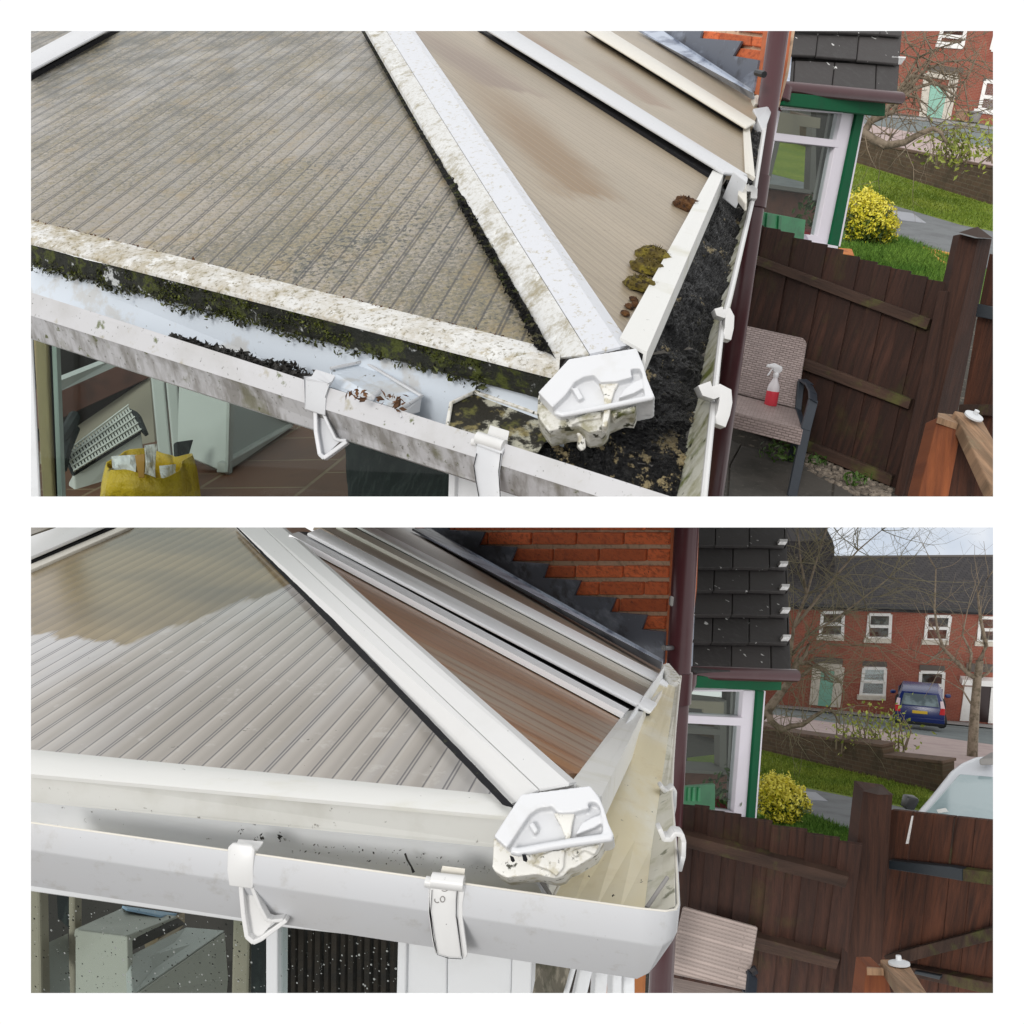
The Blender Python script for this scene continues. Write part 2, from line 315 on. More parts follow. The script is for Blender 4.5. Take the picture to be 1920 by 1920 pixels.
def wood(name, col, dark, mossy=0.0, rough=.8, var=.2, green=(.10, .12, .02)):
    n = NT(name); c = n.mix(1.0, col, n.ramp(n.rnd(), [(0, (1 - var,) * 3), (1, (1 + var,) * 3)]), 'MULTIPLY')
    g = n.rng(n.noise(14, 6, .65, .6, 'UV', (3.5, .22, 1)), .38, .66); c = n.mix(g, c, dark)
    k = n.rng(n.noise(3.2, 5, .6, .3, 'UV', (2, .5, 1)), .5, .72); c = n.mix(n.math('MULTIPLY', k, .6), c, tuple(min(1, v * 1.9) for v in col))
    if mossy: c = n.mix(n.math('MULTIPLY', n.rng(n.noise(5, 7, .65, 0, 'Object'), .54, .68), mossy), c, green)
    n.bump(g, .4, .004); return n.done(c, rough, .35)
m_fence = wood('brown_fence', (.046, .0185, .0115), (.020, .009, .0062), .12, var=.32)
m_rail = wood('fence_rail', (.050, .027, .018), (.028, .015, .0105), .5)
m_post = wood('brown_post', (.045, .018, .0105), (.022, .0095, .0065))
m_gate = wood('gate_board', (.075, .026, .013), (.032, .013, .008))
m_orange_post = wood('orange_post', (.235, .070, .024), (.13, .038, .016))
m_weathered = wood('weathered_board', (.36, .22, .13), (.13, .085, .05), .5, green=(.26, .27, .17))
m_black_metal = M('black_hinge', (.018, .024, .03), .45)
m_navy = M('navy_frame', (.022, .030, .042), .45, layers=[L((.04, .05, .07), 9, .5, .8, amt=.5)])
def wicker_mat(name, col, dark, sx, sy):
    n = NT(name); uv = n.sep('UV'); b = n.t.nodes.new('ShaderNodeTexBrick'); n.t.links.new(n.tc.outputs['UV'], b.inputs['Vector'])
    b.offset = .5; b.inputs['Scale'].default_value = 1.0; b.inputs['Mortar Size'].default_value = sy * .16; b.inputs['Brick Width'].default_value = sx; b.inputs['Row Height'].default_value = sy
    b.inputs['Mortar Smooth'].default_value = .6; b.inputs['Color1'].default_value = (*col, 1); b.inputs['Color2'].default_value = (*[v * .74 for v in col], 1); b.inputs['Mortar'].default_value = (*dark, 1)
    c = n.mix(n.rng(n.noise(6, 5, .6, 0, 'UV'), .4, .7, 0, .5), b.outputs['Color'], tuple(v * .7 for v in col))
    n.bump(n.math('SUBTRACT', 1.0, b.outputs['Fac']), .8, .006); return n.done(c, .55, .4)
m_wicker = wicker_mat('wicker_weave', (.44, .35, .33), (.17, .13, .115), .038, .014)
m_wicker_smooth = wicker_mat('weathered_weave', (.47, .385, .35), (.415, .34, .31), .55, .016)
def grass_mat(name, a, b):
    n = NT(name); c = n.mix(n.rng(n.noise(.9, 7, .7), .40, .60), a, b); c = n.mix(n.rng(n.noise(26, 4, .7), .45, .62), c, tuple(v * .55 for v in a))
    c = n.mix(1.0, c, n.ramp(n.rnd(), [(0, (.65, .7, .5)), (1, (1.3, 1.25, 1.3))]), 'MULTIPLY'); n.bump(n.noise(40, 5, .7), .8, .03); return n.done(c, .8, .2)
m_grass = grass_mat('lawn_grass', (.16, .245, .03), (.27, .33, .05))
m_grass_dark = grass_mat('tufted_grass', (.09, .21, .03), (.18, .31, .05))
m_path = M('tarmac_path', (.155, .165, .17), .9, layers=[L((.115, .12, .125), 2.4, .45, .65), L((.22, .22, .22), 60, .55, .7, amt=.5)], bump=.3, bscale=80)
m_slab_pale = M('pale_slab', (.33, .34, .37), .9, layers=[L((.27, .28, .31), 3, .5, .7)])
m_paving = M('paving_slab', (.092, .083, .072), .8, var=.15, layers=[L((.05, .047, .04), 4, .45, .65), L((.14, .13, .11), 30, .58, .7, amt=.6)], bump=.3, bscale=60)
m_soil = M('soil_ground', (.055, .048, .038), .95, layers=[L((.20, .17, .13), 24, .56, .64, detail=8), L((.03, .026, .02), 6, .5, .7)], bump=.8, bscale=50, bdist=.02)
m_pebble = M('pebble', (.24, .20, .16), .8, var=.5, layers=[L((.12, .1, .08), 40, .5, .7)])
m_road = M('asphalt_road', (.15, .175, .175), .9, layers=[L((.115, .135, .135), .7, .45, .65)], bump=.2, bscale=60)
m_pink = M('pink_paving', (.43, .335, .315), .9, layers=[L((.36, .27, .26), 1.1, .45, .65), L((.3, .24, .22), 14, .58, .68, amt=.5)])
def brickwork(name, a, b, mort, wd, ht, ms, layers=(), rough=.9, coord='UV'):
    n = NT(name); t = n.t.nodes.new('ShaderNodeTexBrick'); n.t.links.new(n.tc.outputs[coord], t.inputs['Vector']); t.offset = .5
    for k, v in (('Scale', 1.0), ('Mortar Size', ms), ('Brick Width', wd), ('Row Height', ht), ('Mortar Smooth', .2), ('Bias', 0.0)): t.inputs[k].default_value = v
    t.inputs['Color1'].default_value = (*a, 1); t.inputs['Color2'].default_value = (*b, 1); t.inputs['Mortar'].default_value = (*mort, 1)
    c = t.outputs['Color']
    for l in layers: c = n.mix(n.math('MULTIPLY', n.rng(n.noise(l['scale'], l.get('detail', 6), .6, 0, 'UV', l.get('stretch', (1, 1, 1))), l['lo'], l['hi']), l.get('amt', 1)), c, l['col'])
    n.bump(n.math('SUBTRACT', 1.0, t.outputs['Fac']), .4, .01); return n.done(c, rough, .3)
m_lowwall = brickwork('brown_brickwork', (.105, .068, .042), (.075, .05, .033), (.11, .085, .06), .24, .085, .010, [L((.06, .045, .028), 3, .5, .66), L((.13, .11, .05), 5, .6, .7, amt=.5)])
m_coping = M('wall_coping', (.135, .085, .06), .9, layers=[L((.08, .055, .04), 8, .5, .65)])
m_house = brickwork('terrace_brickwork', (.28, .08, .052), (.225, .063, .042), (.30, .15, .11), .24, .085, .012, [L((.22, .065, .046), .9, .5, .68, amt=.7), L((.38, .12, .075), 1.6, .56, .7, amt=.5)])
m_house_roof = brickwork('terrace_roof_tiles', (.072, .066, .068), (.055, .051, .053), (.03, .028, .03), .33, .30, .025, [L((.10, .09, .075), 3, .55, .7, amt=.6)])
m_house_trim = M('white_trim', (.74, .73, .71), .5, layers=[L((.52, .5, .46), 5, .5, .75, amt=.5)])
m_sill = M('pale_sill', (.55, .51, .44), .8, layers=[L((.42, .38, .33), 6, .5, .7)])
m_mint = M('mint_door', (.20, .42, .33), .45, layers=[L((.17, .36, .29), 3, .5, .7)])
m_lintel = M('grey_lintel', (.10, .085, .075), .8)
m_dark_door = M('dark_door', (.025, .012, .012), .4)
m_pane_dark = M('dark_pane', (.10, .115, .11), .08, .6, layers=[L((.28, .30, .28), 1.8, .5, .56, detail=3, amt=.8), L((.02, .022, .02), 1.3, .52, .6, detail=3)])
m_blind = M('pale_blind', (.55, .62, .62), .5)
m_branch = M('pale_branch', (.21, .165, .12), .9, layers=[L((.10, .078, .05), 9, .45, .62), L((.36, .31, .25), 20, .6, .7, amt=.6)], bump=.5, bscale=60)
m_twig = M('thin_twig', (.22, .17, .115), .9, layers=[L((.24, .21, .15), 4, .5, .7)])
m_twig_green = M('lichen_twig', (.19, .165, .10), .9, layers=[L((.19, .17, .10), 3, .5, .7)])
def leaf_mat(name, stops):
    n = NT(name); c = n.ramp(n.rnd(), stops); return n.done(c, .5, .35)
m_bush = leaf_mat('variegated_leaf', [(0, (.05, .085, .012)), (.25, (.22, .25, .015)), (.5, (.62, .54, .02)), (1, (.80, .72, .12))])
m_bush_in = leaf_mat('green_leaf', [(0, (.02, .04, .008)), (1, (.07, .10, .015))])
m_sprig = leaf_mat('fresh_leaf', [(0, (.16, .20, .03)), (1, (.40, .44, .08))])
m_weed = leaf_mat('weed_leaf', [(0, (.03, .07, .012)), (1, (.09, .16, .03))])
m_moss = M('moss_cushion', (.13, .095, .016), .95, layers=[L((.26, .21, .025), 40, .5, .62), L((.045, .03, .01), 90, .52, .62)], bump=1, bscale=300, bdist=.006)
m_moss_red = M('rusty_moss', (.11, .045, .012), .95, layers=[L((.20, .09, .025), 60, .5, .62), L((.03, .012, .006), 120, .5, .62)], bump=1, bscale=300, bdist=.006)
m_hose = M('orange_hose', (.62, .30, .05), .5)
m_pot = M('clay_pot', (.33, .20, .13), .8)
m_stone = M('grey_stone', (.26, .25, .24), .9)
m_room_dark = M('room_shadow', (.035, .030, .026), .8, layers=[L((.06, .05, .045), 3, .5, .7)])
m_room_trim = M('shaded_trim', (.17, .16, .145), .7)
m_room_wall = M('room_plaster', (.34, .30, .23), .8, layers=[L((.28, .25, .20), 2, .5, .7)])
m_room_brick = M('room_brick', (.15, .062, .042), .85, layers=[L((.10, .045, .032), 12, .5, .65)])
m_floor_tile = brickwork('terracotta_floor', (.16, .06, .026), (.12, .047, .021), (.24, .16, .09), .33, .33, .007, [L((.10, .038, .018), 3, .5, .68)], rough=.6)
m_cabinet_warm = M('warm_cabinet', (.40, .395, .34), .5, layers=[L((.32, .315, .27), 3, .5, .7)])
m_cabinet = M('white_cabinet', (.46, .48, .45), .45, layers=[L((.38, .40, .37), 3, .5, .7)])
m_cabinet_in = M('cabinet_inside', (.38, .41, .39), .5)
m_tan = M('tan_wood_frame', (.36, .25, .12), .5, layers=[L((.25, .17, .08), 8, .5, .7, stretch=(4, 4, .4))])
m_yellow = M('yellow_bag', (.66, .44, .015), .4, layers=[L((.5, .32, .01), 5, .5, .65)], bump=.6, bscale=14, bdist=.03)
m_paper = M('crumpled_paper', (.76, .77, .79), .7, layers=[L((.45, .42, .36), 9, .55, .68)], bump=.8, bscale=40)
m_charcoal = M('charcoal_cloth', (.012, .016, .017), .9, layers=[L((.03, .038, .036), 18, .5, .65, stretch=(3, 3, .3))], bump=.4, bscale=50)
m_heater = M('cream_heater', (.50, .50, .46), .5)
m_grille = M('heater_grille', (.66, .67, .62), .45)
m_glass_conservatory = glass('conservatory_glass', (.80, .86, .84), .012)
m_glass_wet = glass('wet_glass', (.80, .85, .84), .025)
m_glass_porch = glass('porch_glass', (.74, .78, .76), .02)
m_glass_car = M('car_glass', (.10, .13, .14), .05, .8, layers=[L((.22, .28, .30), 1.2, .5, .6)])
m_drop = M('rain_drop', (.34, .36, .35), .05, .8)
m_drop_dark = M('dark_rain_drop', (.02, .022, .02), .1, .5)
m_car_blue = M('blue_paint', (.008, .019, .115), .25, .6)
m_tyre = M('tyre_rubber', (.012, .012, .012), .8)
m_lamp_red = M('red_lamp', (.50, .015, .02), .2)
m_lamp_clear = M('clear_lamp', (.62, .50, .52), .2)
m_plate = M('yellow_plate', (.66, .44, .03), .5)
m_van = M('white_van_paint', (.72, .75, .80), .25, .6)
m_wind = M('windscreen', (.30, .40, .42), .06, .7, layers=[L((.40, .50, .52), 1.1, .45, .6, amt=.8)])
m_cone = M('orange_cone', (.70, .24, .03), .5)
m_black_plastic = M('black_plastic', (.015, .016, .018), .4)
m_liquid = M('pink_liquid', (.66, .05, .075), .25, .5)
m_bottle = M('frosted_bottle', (.70, .66, .68), .3, .5)
m_trigger = M('white_trigger', (.80, .80, .82), .35)
m_orange_brick = M('orange_brick', (.50, .17, .04), .85, layers=[L((.33, .10, .03), 14, .5, .66)], bump=.4, bscale=60)
m_stonewall = M('mottled_stone', (.15, .135, .10), .9, layers=[L((.30, .27, .21), 30, .52, .6), L((.06, .06, .035), 14, .5, .62)], bump=.7, bscale=50)
m_leafdead = M('dead_leaf', (.12, .055, .022), .8, var=.5)
m_speck = M('black_grit', (.015, .014, .012), .7, layers=[L((.04, .035, .03), 60, .5, .7)])
m_screw = M('grey_disc', (.62, .64, .66), .45)
m_curtain = M('grey_curtain', (.30, .29, .28), .85)
m_terracotta_pot = M('red_pot', (.24, .03, .04), .5)
# ---------------------------------------------------------------- shared builders
def quad_poly(z, pts): return [z(*p) for p in pts]
def px_line(p, q, u):                      # point of the line p-q (u, v) at column u
    t = (u - p[0]) / (q[0] - p[0]); return (u, p[1] + t * (q[1] - p[1]))
def end_cap(root, z, o, zc, dirt, skirt_mat, main=None):
    """moulded hip end cap: raised upper hood, sunk pockets, fins and a dirty skirt below"""
    pl = three((*z(*o['a']), zc[0]), (*z(*o['b']), zc[1]), (*z(*o['c']), zc[2]))
    back = FW * .075 - UP * .0
    def add(bm, other):
        me = bpy.data.meshes.new('t'); other.to_mesh(me); other.free(); bm.from_mesh(me); bpy.data.meshes.remove(me); return bm
    def soften(ob, vox, it):                       # one moulded skin with rounded edges
        r = ob.modifiers.new('skin', 'REMESH'); r.mode = 'VOXEL'; r.voxel_size = vox; r.use_smooth_shade = True
        k = ob.modifiers.new('soft', 'SMOOTH'); k.factor = .5; k.iterations = it
    bm = slab(pl, quad_poly(z, o['base']), .05, -.014, rnd=.5)
    add(bm, slab(pl, quad_poly(z, o['hood']), .05, 0, rnd=.5))
    for k_, off in (('fin_r', -.003), ('fin_l', -.004)): add(bm, slab(pl, quad_poly(z, o[k_]), .03, off))
    add(bm, tube([pl.hit(*z(*q), -.002) for q in o['lip']], .0042, None, 10))
    cap = obj('hip_end_cap', bm, m_cap, root, smooth='all'); soften(cap, .0013, 7)
    wb = obj('web', slab(pl, quad_poly(z, o['web']), .02, -.006), m_cap_speck, cap, smooth='all'); soften(wb, .0012, 6)
    b3 = slab(pl, quad_poly(z, o['skirt']), .045, -.022)
    for q in o['scallop']: add(b3, slab(pl, quad_poly(z, q), .02, -.016))
    sk = obj('skirt', b3, skirt_mat, cap, smooth='all'); soften(sk, .0013, 6)
    return cap
def tiles(root, pl, rows, edge_l, edge_r, cut, m, t=.018):
    """courses of flat roof tiles, each tilted a little so its lower edge stands proud; rows are px heights top to bottom"""
    bm = newbm()
    for i in range(len(rows) - 1):
        y0, y1 = rows[i], rows[i + 1]; lap = (y1 - y0) * .10
        xs = cut[i % 2]
        for a, b in zip(xs[:-1], xs[1:]):
            def at(f, y): return edge_l(y) + (edge_r(y) - edge_l(y)) * f
            g = .004
            f0 = [pl.hit(at(a + g, y0 - lap), y0 - lap, .004), pl.hit(at(b - g, y0 - lap), y0 - lap, .004)]
            f1 = [pl.hit(at(b - g, y1), y1, t + .03), pl.hit(at(a + g, y1), y1, t + .03)]
            fr = f0 + f1; prism(bm, fr, [p - pl.n * .02 for p in fr], (pl.p, pl.e1, pl.e2), random.random())
    return obj('roof_tiles', bm, m, root)
def strip_on(pl, pts, w0, t, off=0.0, bm=None):
    bm = bm or newbm()
    for (a, b) in zip(pts[:-1], pts[1:]):
        p, q = pl.hit(*a, off), pl.hit(*b, off); d = (q - p).normalized(); s = pl.n.cross(d) * w0 / 2
        prism(bm, [p - s, q - s, q + s, p + s], [x - pl.n * t for x in (p - s, q - s, q + s, p + s)], (p, d, pl.n.cross(d)), .5)
    return bm
def board_run(pl, ground, g, tops, t, alt=.008, gap=.0):
    bm = newbm()
    for i, (x0, y0, x1, y1) in enumerate(tops):
        a, b = pl.hit(x0, y0), pl.hit(x1, y1); o = pl.n * (alt if i % 2 else 0)
        pts = [a + o, b + o, drop(b, g, ground) + o, drop(a, g, ground) + o]
        prism(bm, pts, [p - pl.n * t for p in pts], (a, pl.e1, g), random.random())
    return bm
def leaves(bm, centre, r, n, size, squash=(1, 1, 1), rlo=0.0, lump=.25, seed=0, rmin=.35, shade=None):
    rd = random.Random(seed)
    for _ in range(n):
        while True:
            d = Vector((rd.uniform(-1, 1), rd.uniform(-1, 1), rd.uniform(-1, 1)))
            if .05 < d.length < 1: break
        d.normalize(); k = 1 + lump * noise.noise(d * 2.3 + Vector((seed, 0, 0))) * 2
        q = rd.uniform(rmin, 1) ** .5 * k; p = centre + Vector((d.x * r * squash[0] * q, d.y * r * squash[1] * q, d.z * r * squash[2] * q))
        nrm = (d + Vector((rd.gauss(0, .6), rd.gauss(0, .6), rd.gauss(0, .6)))).normalized(); x, y = frame_of(nrm)
        s = size * rd.uniform(.6, 1.3); an = rd.uniform(0, 6.28); x2 = x * math.cos(an) + y * math.sin(an); y2 = nrm.cross(x2)
        v = rd.random() if shade is None else min(1, max(0, shade(d, q) + rd.uniform(-.28, .28)))
        face(bm, [p - x2 * s, p + y2 * s * .5 + nrm * s * .15, p + x2 * s, p - y2 * s * .5 + nrm * s * .15], None, v)
    return bm
def sprigs(bm, c, r, n, size, g, seed):
    rd = random.Random(seed)
    for i in range(n):
        d = (Vector((rd.gauss(0, 1), rd.gauss(0, 1), rd.gauss(0, 1))) - g * .7).normalized()
        for k in range(9): leaves(bm, c + d * r * (.75 + .06 * k) + Vector((rd.gauss(0, .012), rd.gauss(0, .012), rd.gauss(0, .012))), .01, 1, size * (1 - .05 * k), seed=seed * 1000 + i * 10 + k, shade=lambda d_, q_: .75)
def twig_tree(bm, p, d, ln, r, depth, rd, bend=.35, spread=.7, up=None, kids=(2, 4), n=4, shrink=.66):
    pts = [p]; rs = [r]; k = 4
    for i in range(k):
        d = (d + Vector((rd.gauss(0, bend), rd.gauss(0, bend), rd.gauss(0, bend))) * .5 + (up or Vector((0, 0, .0)))).normalized()
        p = p + d * ln / k; pts.append(p); rs.append(r * (1 - .55 * (i + 1) / k))
    tube(pts, rs, bm, n if r > .012 else 3)
    if depth <= 0: return
    for _ in range(rd.randint(*kids)):
        i = rd.randint(1, k); q = pts[i]; dd = (d + Vector((rd.gauss(0, spread), rd.gauss(0, spread), rd.gauss(0, spread)))).normalized()
        twig_tree(bm, q, dd, ln * shrink * rd.uniform(.7, 1.2), rs[i] * .7, depth - 1, rd, bend, spread, up, kids, n, shrink)
def limb(bm, pts, rs, n=7): tube([P(*p) for p in pts], rs, bm, n)
def blades(pl, poly_fn, n, h, wd, seed=1, up=None, lean=.5):
    rd = random.Random(seed); bm = newbm()
    for _ in range(n):
        uv = poly_fn(rd); p = pl.hit(*uv); up_ = up or pl.n
        d = (up_ + Vector((rd.gauss(0, lean), rd.gauss(0, lean), 0))).normalized(); s = RT * wd * rd.uniform(.6, 1.4) + Vector((0, rd.uniform(-wd, wd), 0)); hh = h * rd.uniform(.5, 1.3)
        face(bm, [p - s * .5, p + s * .5, p + d * hh], None, rd.random())
    return bm
def in_poly(pts, rd):
    xs = [p[0] for p in pts]; ys = [p[1] for p in pts]
    while True:
        x, y = rd.uniform(min(xs), max(xs)), rd.uniform(min(ys), max(ys)); c = False; j = len(pts) - 1
        for i in range(len(pts)):
            if (pts[i][1] > y) != (pts[j][1] > y) and x < (pts[j][0] - pts[i][0]) * (y - pts[i][1]) / (pts[j][1] - pts[i][1]) + pts[i][0]: c = not c
            j = i
        if c: return (x, y)
def sash(root, pl, outer, glass_polys, m, mg, t=.05, name='window', bars=True, off=.0, pane=True, thick=None):
    """a window: frame bars round each pane, the pane sunk behind"""
    (a, b, c, d) = outer; w = thick or .05
    bm = newbm()
    for p, q in ((a, b), (d, c)): strip_on(pl, [p, q], w, t, off, bm)
    for p, q in ((a, d), (b, c)): strip_on(pl, [p, q], w, t, off - .003, bm)
    for p, q in (glass_polys or []): strip_on(pl, [p, q], w, t, off - .005, bm)
    fr = obj(name, bm, m, root)
    if pane: obj('pane', slab(pl, [a, b, c, d], .006, off - t * .6), mg, fr)
    return fr
def lumps(bm, c, r, n, up, seed, flat=.6):
    """a moss cushion: a displaced low dome with tufts"""
    rd = random.Random(seed); x, y = frame_of(up); rings = 9; seg = 18; rows = []
    for i in range(rings + 1):
        th = math.pi * .56 * i / rings; row = []
        for k in range(seg):
            a = 6.2832 * k / seg; d = x * math.cos(a) * math.sin(th) + y * math.sin(a) * math.sin(th) + up * math.cos(th) * flat
            row.append(c + d * r * (1 + .28 * noise.noise(d * 3.1 + Vector((seed, 2, 5))) + .16 * noise.noise(d * 11 + Vector((seed, 2, 5)))))
        rows.append(row)
    loft(rows, bm, True, False)
    for _ in range(n):
        th = rd.uniform(0, 1.5); a = rd.uniform(0, 6.28); d = x * math.cos(a) * math.sin(th) + y * math.sin(a) * math.sin(th) + up * math.cos(th) * flat
        p = c + d * r * .98; s = frame_of(d)[0] * r * .05; h = (d + Vector((rd.gauss(0, .3),) * 3)).normalized() * r * rd.uniform(.12, .28)
        face(bm, [p - s, p + s, p + h], None, rd.random())
def grid_surface(quad, nu, nv, disp, bm=None):
    """a displaced sheet between four corners"""
    bm = bm or newbm(); a, b, c, d = quad; n = (b - a).cross(d - a).normalized()
    if n.dot(CAM - a) < 0: n = -n
    vs = []; uv = bm.loops.layers.uv['UVMap']
    for j in range(nv + 1):
        r = []
        for i in range(nu + 1):
            s, t = i / nu, j / nv; p = (a * (1 - s) + b * s) * (1 - t) + (d * (1 - s) + c * s) * t
            r.append(bm.verts.new(p + n * disp(p, s, t)))
        vs.append(r)
    for j in range(nv):
        for i in range(nu):
            f = bm.faces.new((vs[j][i], vs[j][i + 1], vs[j + 1][i + 1], vs[j + 1][i]))
            for l in f.loops: l[uv].uv = (l.vert.co.x, l.vert.co.y)
    return bm
def fbm(p, s, o=4):
    v = 0; a = 1
    for _ in range(o): v += a * noise.noise(p * s); s *= 2.1; a *= .5
    return v
def wicker_chair(root, back, seat, depth_seat, weave, g, frame_pts, arm_t, seat_drop):
    obj('backrest', qslab(back, .03), weave, root, bevel=.01, smooth=True)
    obj('seat', qslab(seat, depth_seat, away=g), weave, root, bevel=.012, smooth=True)
    fo = (CAM - seat[3]).normalized() * .004
    obj('seat_edge', qslab([seat[3] + fo, seat[2] + fo, seat[2] + fo + g * depth_seat, seat[3] + fo + g * depth_seat], .012), weave, root, bevel=.004)
    for nm, pts, w in frame_pts:
        bm = newbm()
        for p, q in zip(pts[:-1], pts[1:]):
            d = (q - p).normalized(); x = d.cross(FW).normalized() * w; bar(p - FW * .012, q - FW * .012 + d * w * .3, x, FW * .03, bm, .5)
        obj(nm, bm, m_navy, root, bevel=.004)

# ---- unseen yard under and behind the photographer, added to block light from below
structure('added_unseen_yard', (lambda bm: [prism(bm, [Vector((-30, -40, .0)), Vector((30, -40, .0)), Vector((30, 2.6, .0)), Vector((-30, 2.6, .0))], [Vector((-30, -40, -.2)), Vector((30, -40, -.2)), Vector((30, 2.6, -.2)), Vector((-30, 2.6, -.2))])] and bm)(newbm()), m_paving, trim=False)
# =============================================================== UPPER SCENE: the dirty conservatory, seen before cleaning
CUR = 'U'
z1, z2, z3, z4, z5, z6, z7 = zoom(40, 40, 2.909), zoom(660, 40, 2.909), zoom(1300, 40, 3.3103), zoom(40, 400, 2.909), zoom(560, 600, 3.84), zoom(960, 560, 4.1739), zoom(1300, 400, 3.3103)
gU = camdir(-.514, 4.08, 1.0)
def invU(u, v): return .00024 * (v - .12 * (u - 1750) - 147)
def gpU(u, v): return P(u, v, 1 / invU(u, v))
GU = Pl(gpU(1500, 900), (gpU(1700, 900) - gpU(1500, 900)).cross(gpU(1500, 700) - gpU(1500, 900)))
UPU = GU.n

# ---- ground, from the patio up to the terrace
structure('ground', slab(GU, [(500, 1000), (1980, 1000), (1980, 249), (1600, 203), (500, 60)], .3), m_soil)
structure('patio', (lambda bm: [slab(GU, quad_poly(z7, q), .03, .006, bm) for q in (
    [(235, 1560), (300, 1440), (560, 1500), (870, 1640), (850, 1800), (215, 1800)], [(-400, 1800), (205, 1800), (225, 1560), (295, 1435), (100, 1340), (-300, 1330)], [(880, 1650), (1000, 1720), (960, 1800), (862, 1800)])] and bm)(newbm()), m_paving, bevel=.004)
structure('road', slab(GU, [z3(900, 560), z3(1480, 600), z3(2000, 668), z3(2000, 815), z3(1180, 655), z3(900, 610)], .02, .02), m_road)
structure('pavement', slab(GU, [z3(900, 610), z3(1180, 655), z3(2000, 815), z3(2000, 960), z3(900, 760)], .02, .028), m_pink)
structure('kerb', slab(GU, [z3(1190, 582), z3(1500, 606), z3(2000, 675), z3(2000, 692), z3(1500, 620), z3(1190, 592)], .02, .06), m_stone)
lawnU = [z3(300, 640), z3(1010, 870), z3(2000, 1180), z3(2000, 1330), z3(1660, 1262), z3(1145, 1112), z3(300, 900)]
structure('lawn', slab(GU, lawnU, .02, .024), m_grass)
structure('path', slab(GU, [z3(300, 900), z3(1145, 1112), z3(1660, 1262), z3(2000, 1330), z3(2000, 1580), z3(1605, 1462), z3(1290, 1332), z3(300, 1050)], .02, .02), m_path)
structure('path_slab', slab(GU, [z3(1225, 1172), z3(1360, 1190), z3(1445, 1250), z3(1290, 1232)], .02, .028), m_slab_pale)
verge = [z3(300, 1050), z3(1290, 1340), z3(1605, 1470), z3(2000, 1590), z3(2000, 1800), z3(1300, 1700), z3(300, 1500)]
structure('grass_verge', slab(GU, verge, .02, .02), m_grass_dark)
structure('grass', blades(GU.off(.02), lambda rd: in_poly([z3(880, 1400), z3(1290, 1345), z3(1605, 1475), z3(1640, 1700), z3(1300, 1600)], rd), 7000, .085, .012, 3, UPU), m_grass_dark, kind='stuff', fill=False)
structure('lawn_grass', blades(GU.off(.024), lambda rd: in_poly([z3(980, 880), z3(2000, 1190), z3(2000, 1325), z3(1660, 1258), z3(985, 1070)], rd), 8000, .06, .014, 4, UPU), m_grass, kind='stuff', fill=False)
bm = newbm(); rd = random.Random(5)
for _ in range(420):
    u, v = in_poly([z7(600, 1440), z7(720, 1500), z7(1240, 1720), z7(1210, 1760), z7(1000, 1750), z7(700, 1600)], rd)
    p = GU.hit(u, v); r = rd.uniform(.006, .02); x = Vector((rd.gauss(0, 1), rd.gauss(0, 1), 0)).normalized(); y = UPU.cross(x)
    prism(bm, [p + x * r * math.cos(a) + y * r * .7 * math.sin(a) + UPU * r * .8 for a in (0, 1.2, 2.4, 3.7, 5)], [p + x * r * 1.2 * math.cos(a) + y * r * .9 * math.sin(a) - UPU * r * .2 for a in (0, 1.2, 2.4, 3.7, 5)], None, rd.random())
structure('gravel', bm, m_pebble, kind='stuff')

# ---- low garden wall beyond the lawn
wl = vert(gpU(*z3(1000, 880)), gpU(*z3(1860, 1150)), gU)
t = thing('garden_wall', 'straight low brick wall with pale bare branches hanging over it, no step along its top', 'wall', gpU(*z3(1400, 1000)))
obj('brickwork', slab(wl, [z3(600, 570), z3(1045, 722), z3(1215, 784), z3(2000, 940), z3(2000, 1195), z3(1010, 885), z3(600, 760)], .25), m_lowwall, t)
obj('coping', slab(wl, [z3(600, 556), z3(1045, 708), z3(1215, 770), z3(2000, 926), z3(2000, 944), z3(1215, 788), z3(1045, 726), z3(600, 574)], .30, .02), m_coping, t, bevel=.01)

# ---- terrace house across the street
hp = vert(gpU(*z3(1300, 570)), gpU(*z3(1860, 642)), gU)
t = thing('terraced_house', 'red brick terrace cut off above its mint door, no roof in view', 'house', gpU(*z3(1600, 605)))
obj('wall', slab(hp, [z3(1000, -60), z3(2000, 60), z3(2000, 660), z3(1000, 532)], .3), m_house, t)
d = obj('door', slab(hp, [z3(1472, 392), z3(1586, 402), z3(1552, 604), z3(1448, 592)], .06, .05), m_mint, t, bevel=.02)
bm = newbm(); strip_on(hp, [z3(1455, 320), z3(1424, 592)], .42, .1, .07, bm); strip_on(hp, [z3(1622, 340), z3(1568, 606)], .5, .1, .07, bm); strip_on(hp, [z3(1452, 322), z3(1640, 338)], .5, .1, .08, bm)
obj('door_surround', bm, m_sill, t)
obj('door_canopy', slab(hp, [z3(1462, 270), z3(1680, 290), z3(1676, 318), z3(1458, 298)], .1, .3), m_lintel, t)
sash(t, hp, [z3(1815, 370), z3(1960, 388), z3(1920, 566), z3(1776, 545)], [(z3(1795, 466), z3(1940, 484))], m_house_trim, m_blind, .1, off=.06, thick=.20)
obj('window_sill', slab(hp, [z3(1745, 540), z3(1960, 568), z3(1955, 592), z3(1740, 562)], .15, .1), m_house_trim, t)
sash(t, hp, [z3(1548, 40), z3(1690, 50), z3(1672, 150), z3(1522, 136)], [(z3(1535, 88), z3(1680, 100))], m_house_trim, m_pane_dark, .1, off=.06, thick=.2)
obj('window_sill', slab(hp, [z3(1508, 134), z3(1680, 150), z3(1674, 172), z3(1502, 158)], .15, .1), m_house_trim, t)
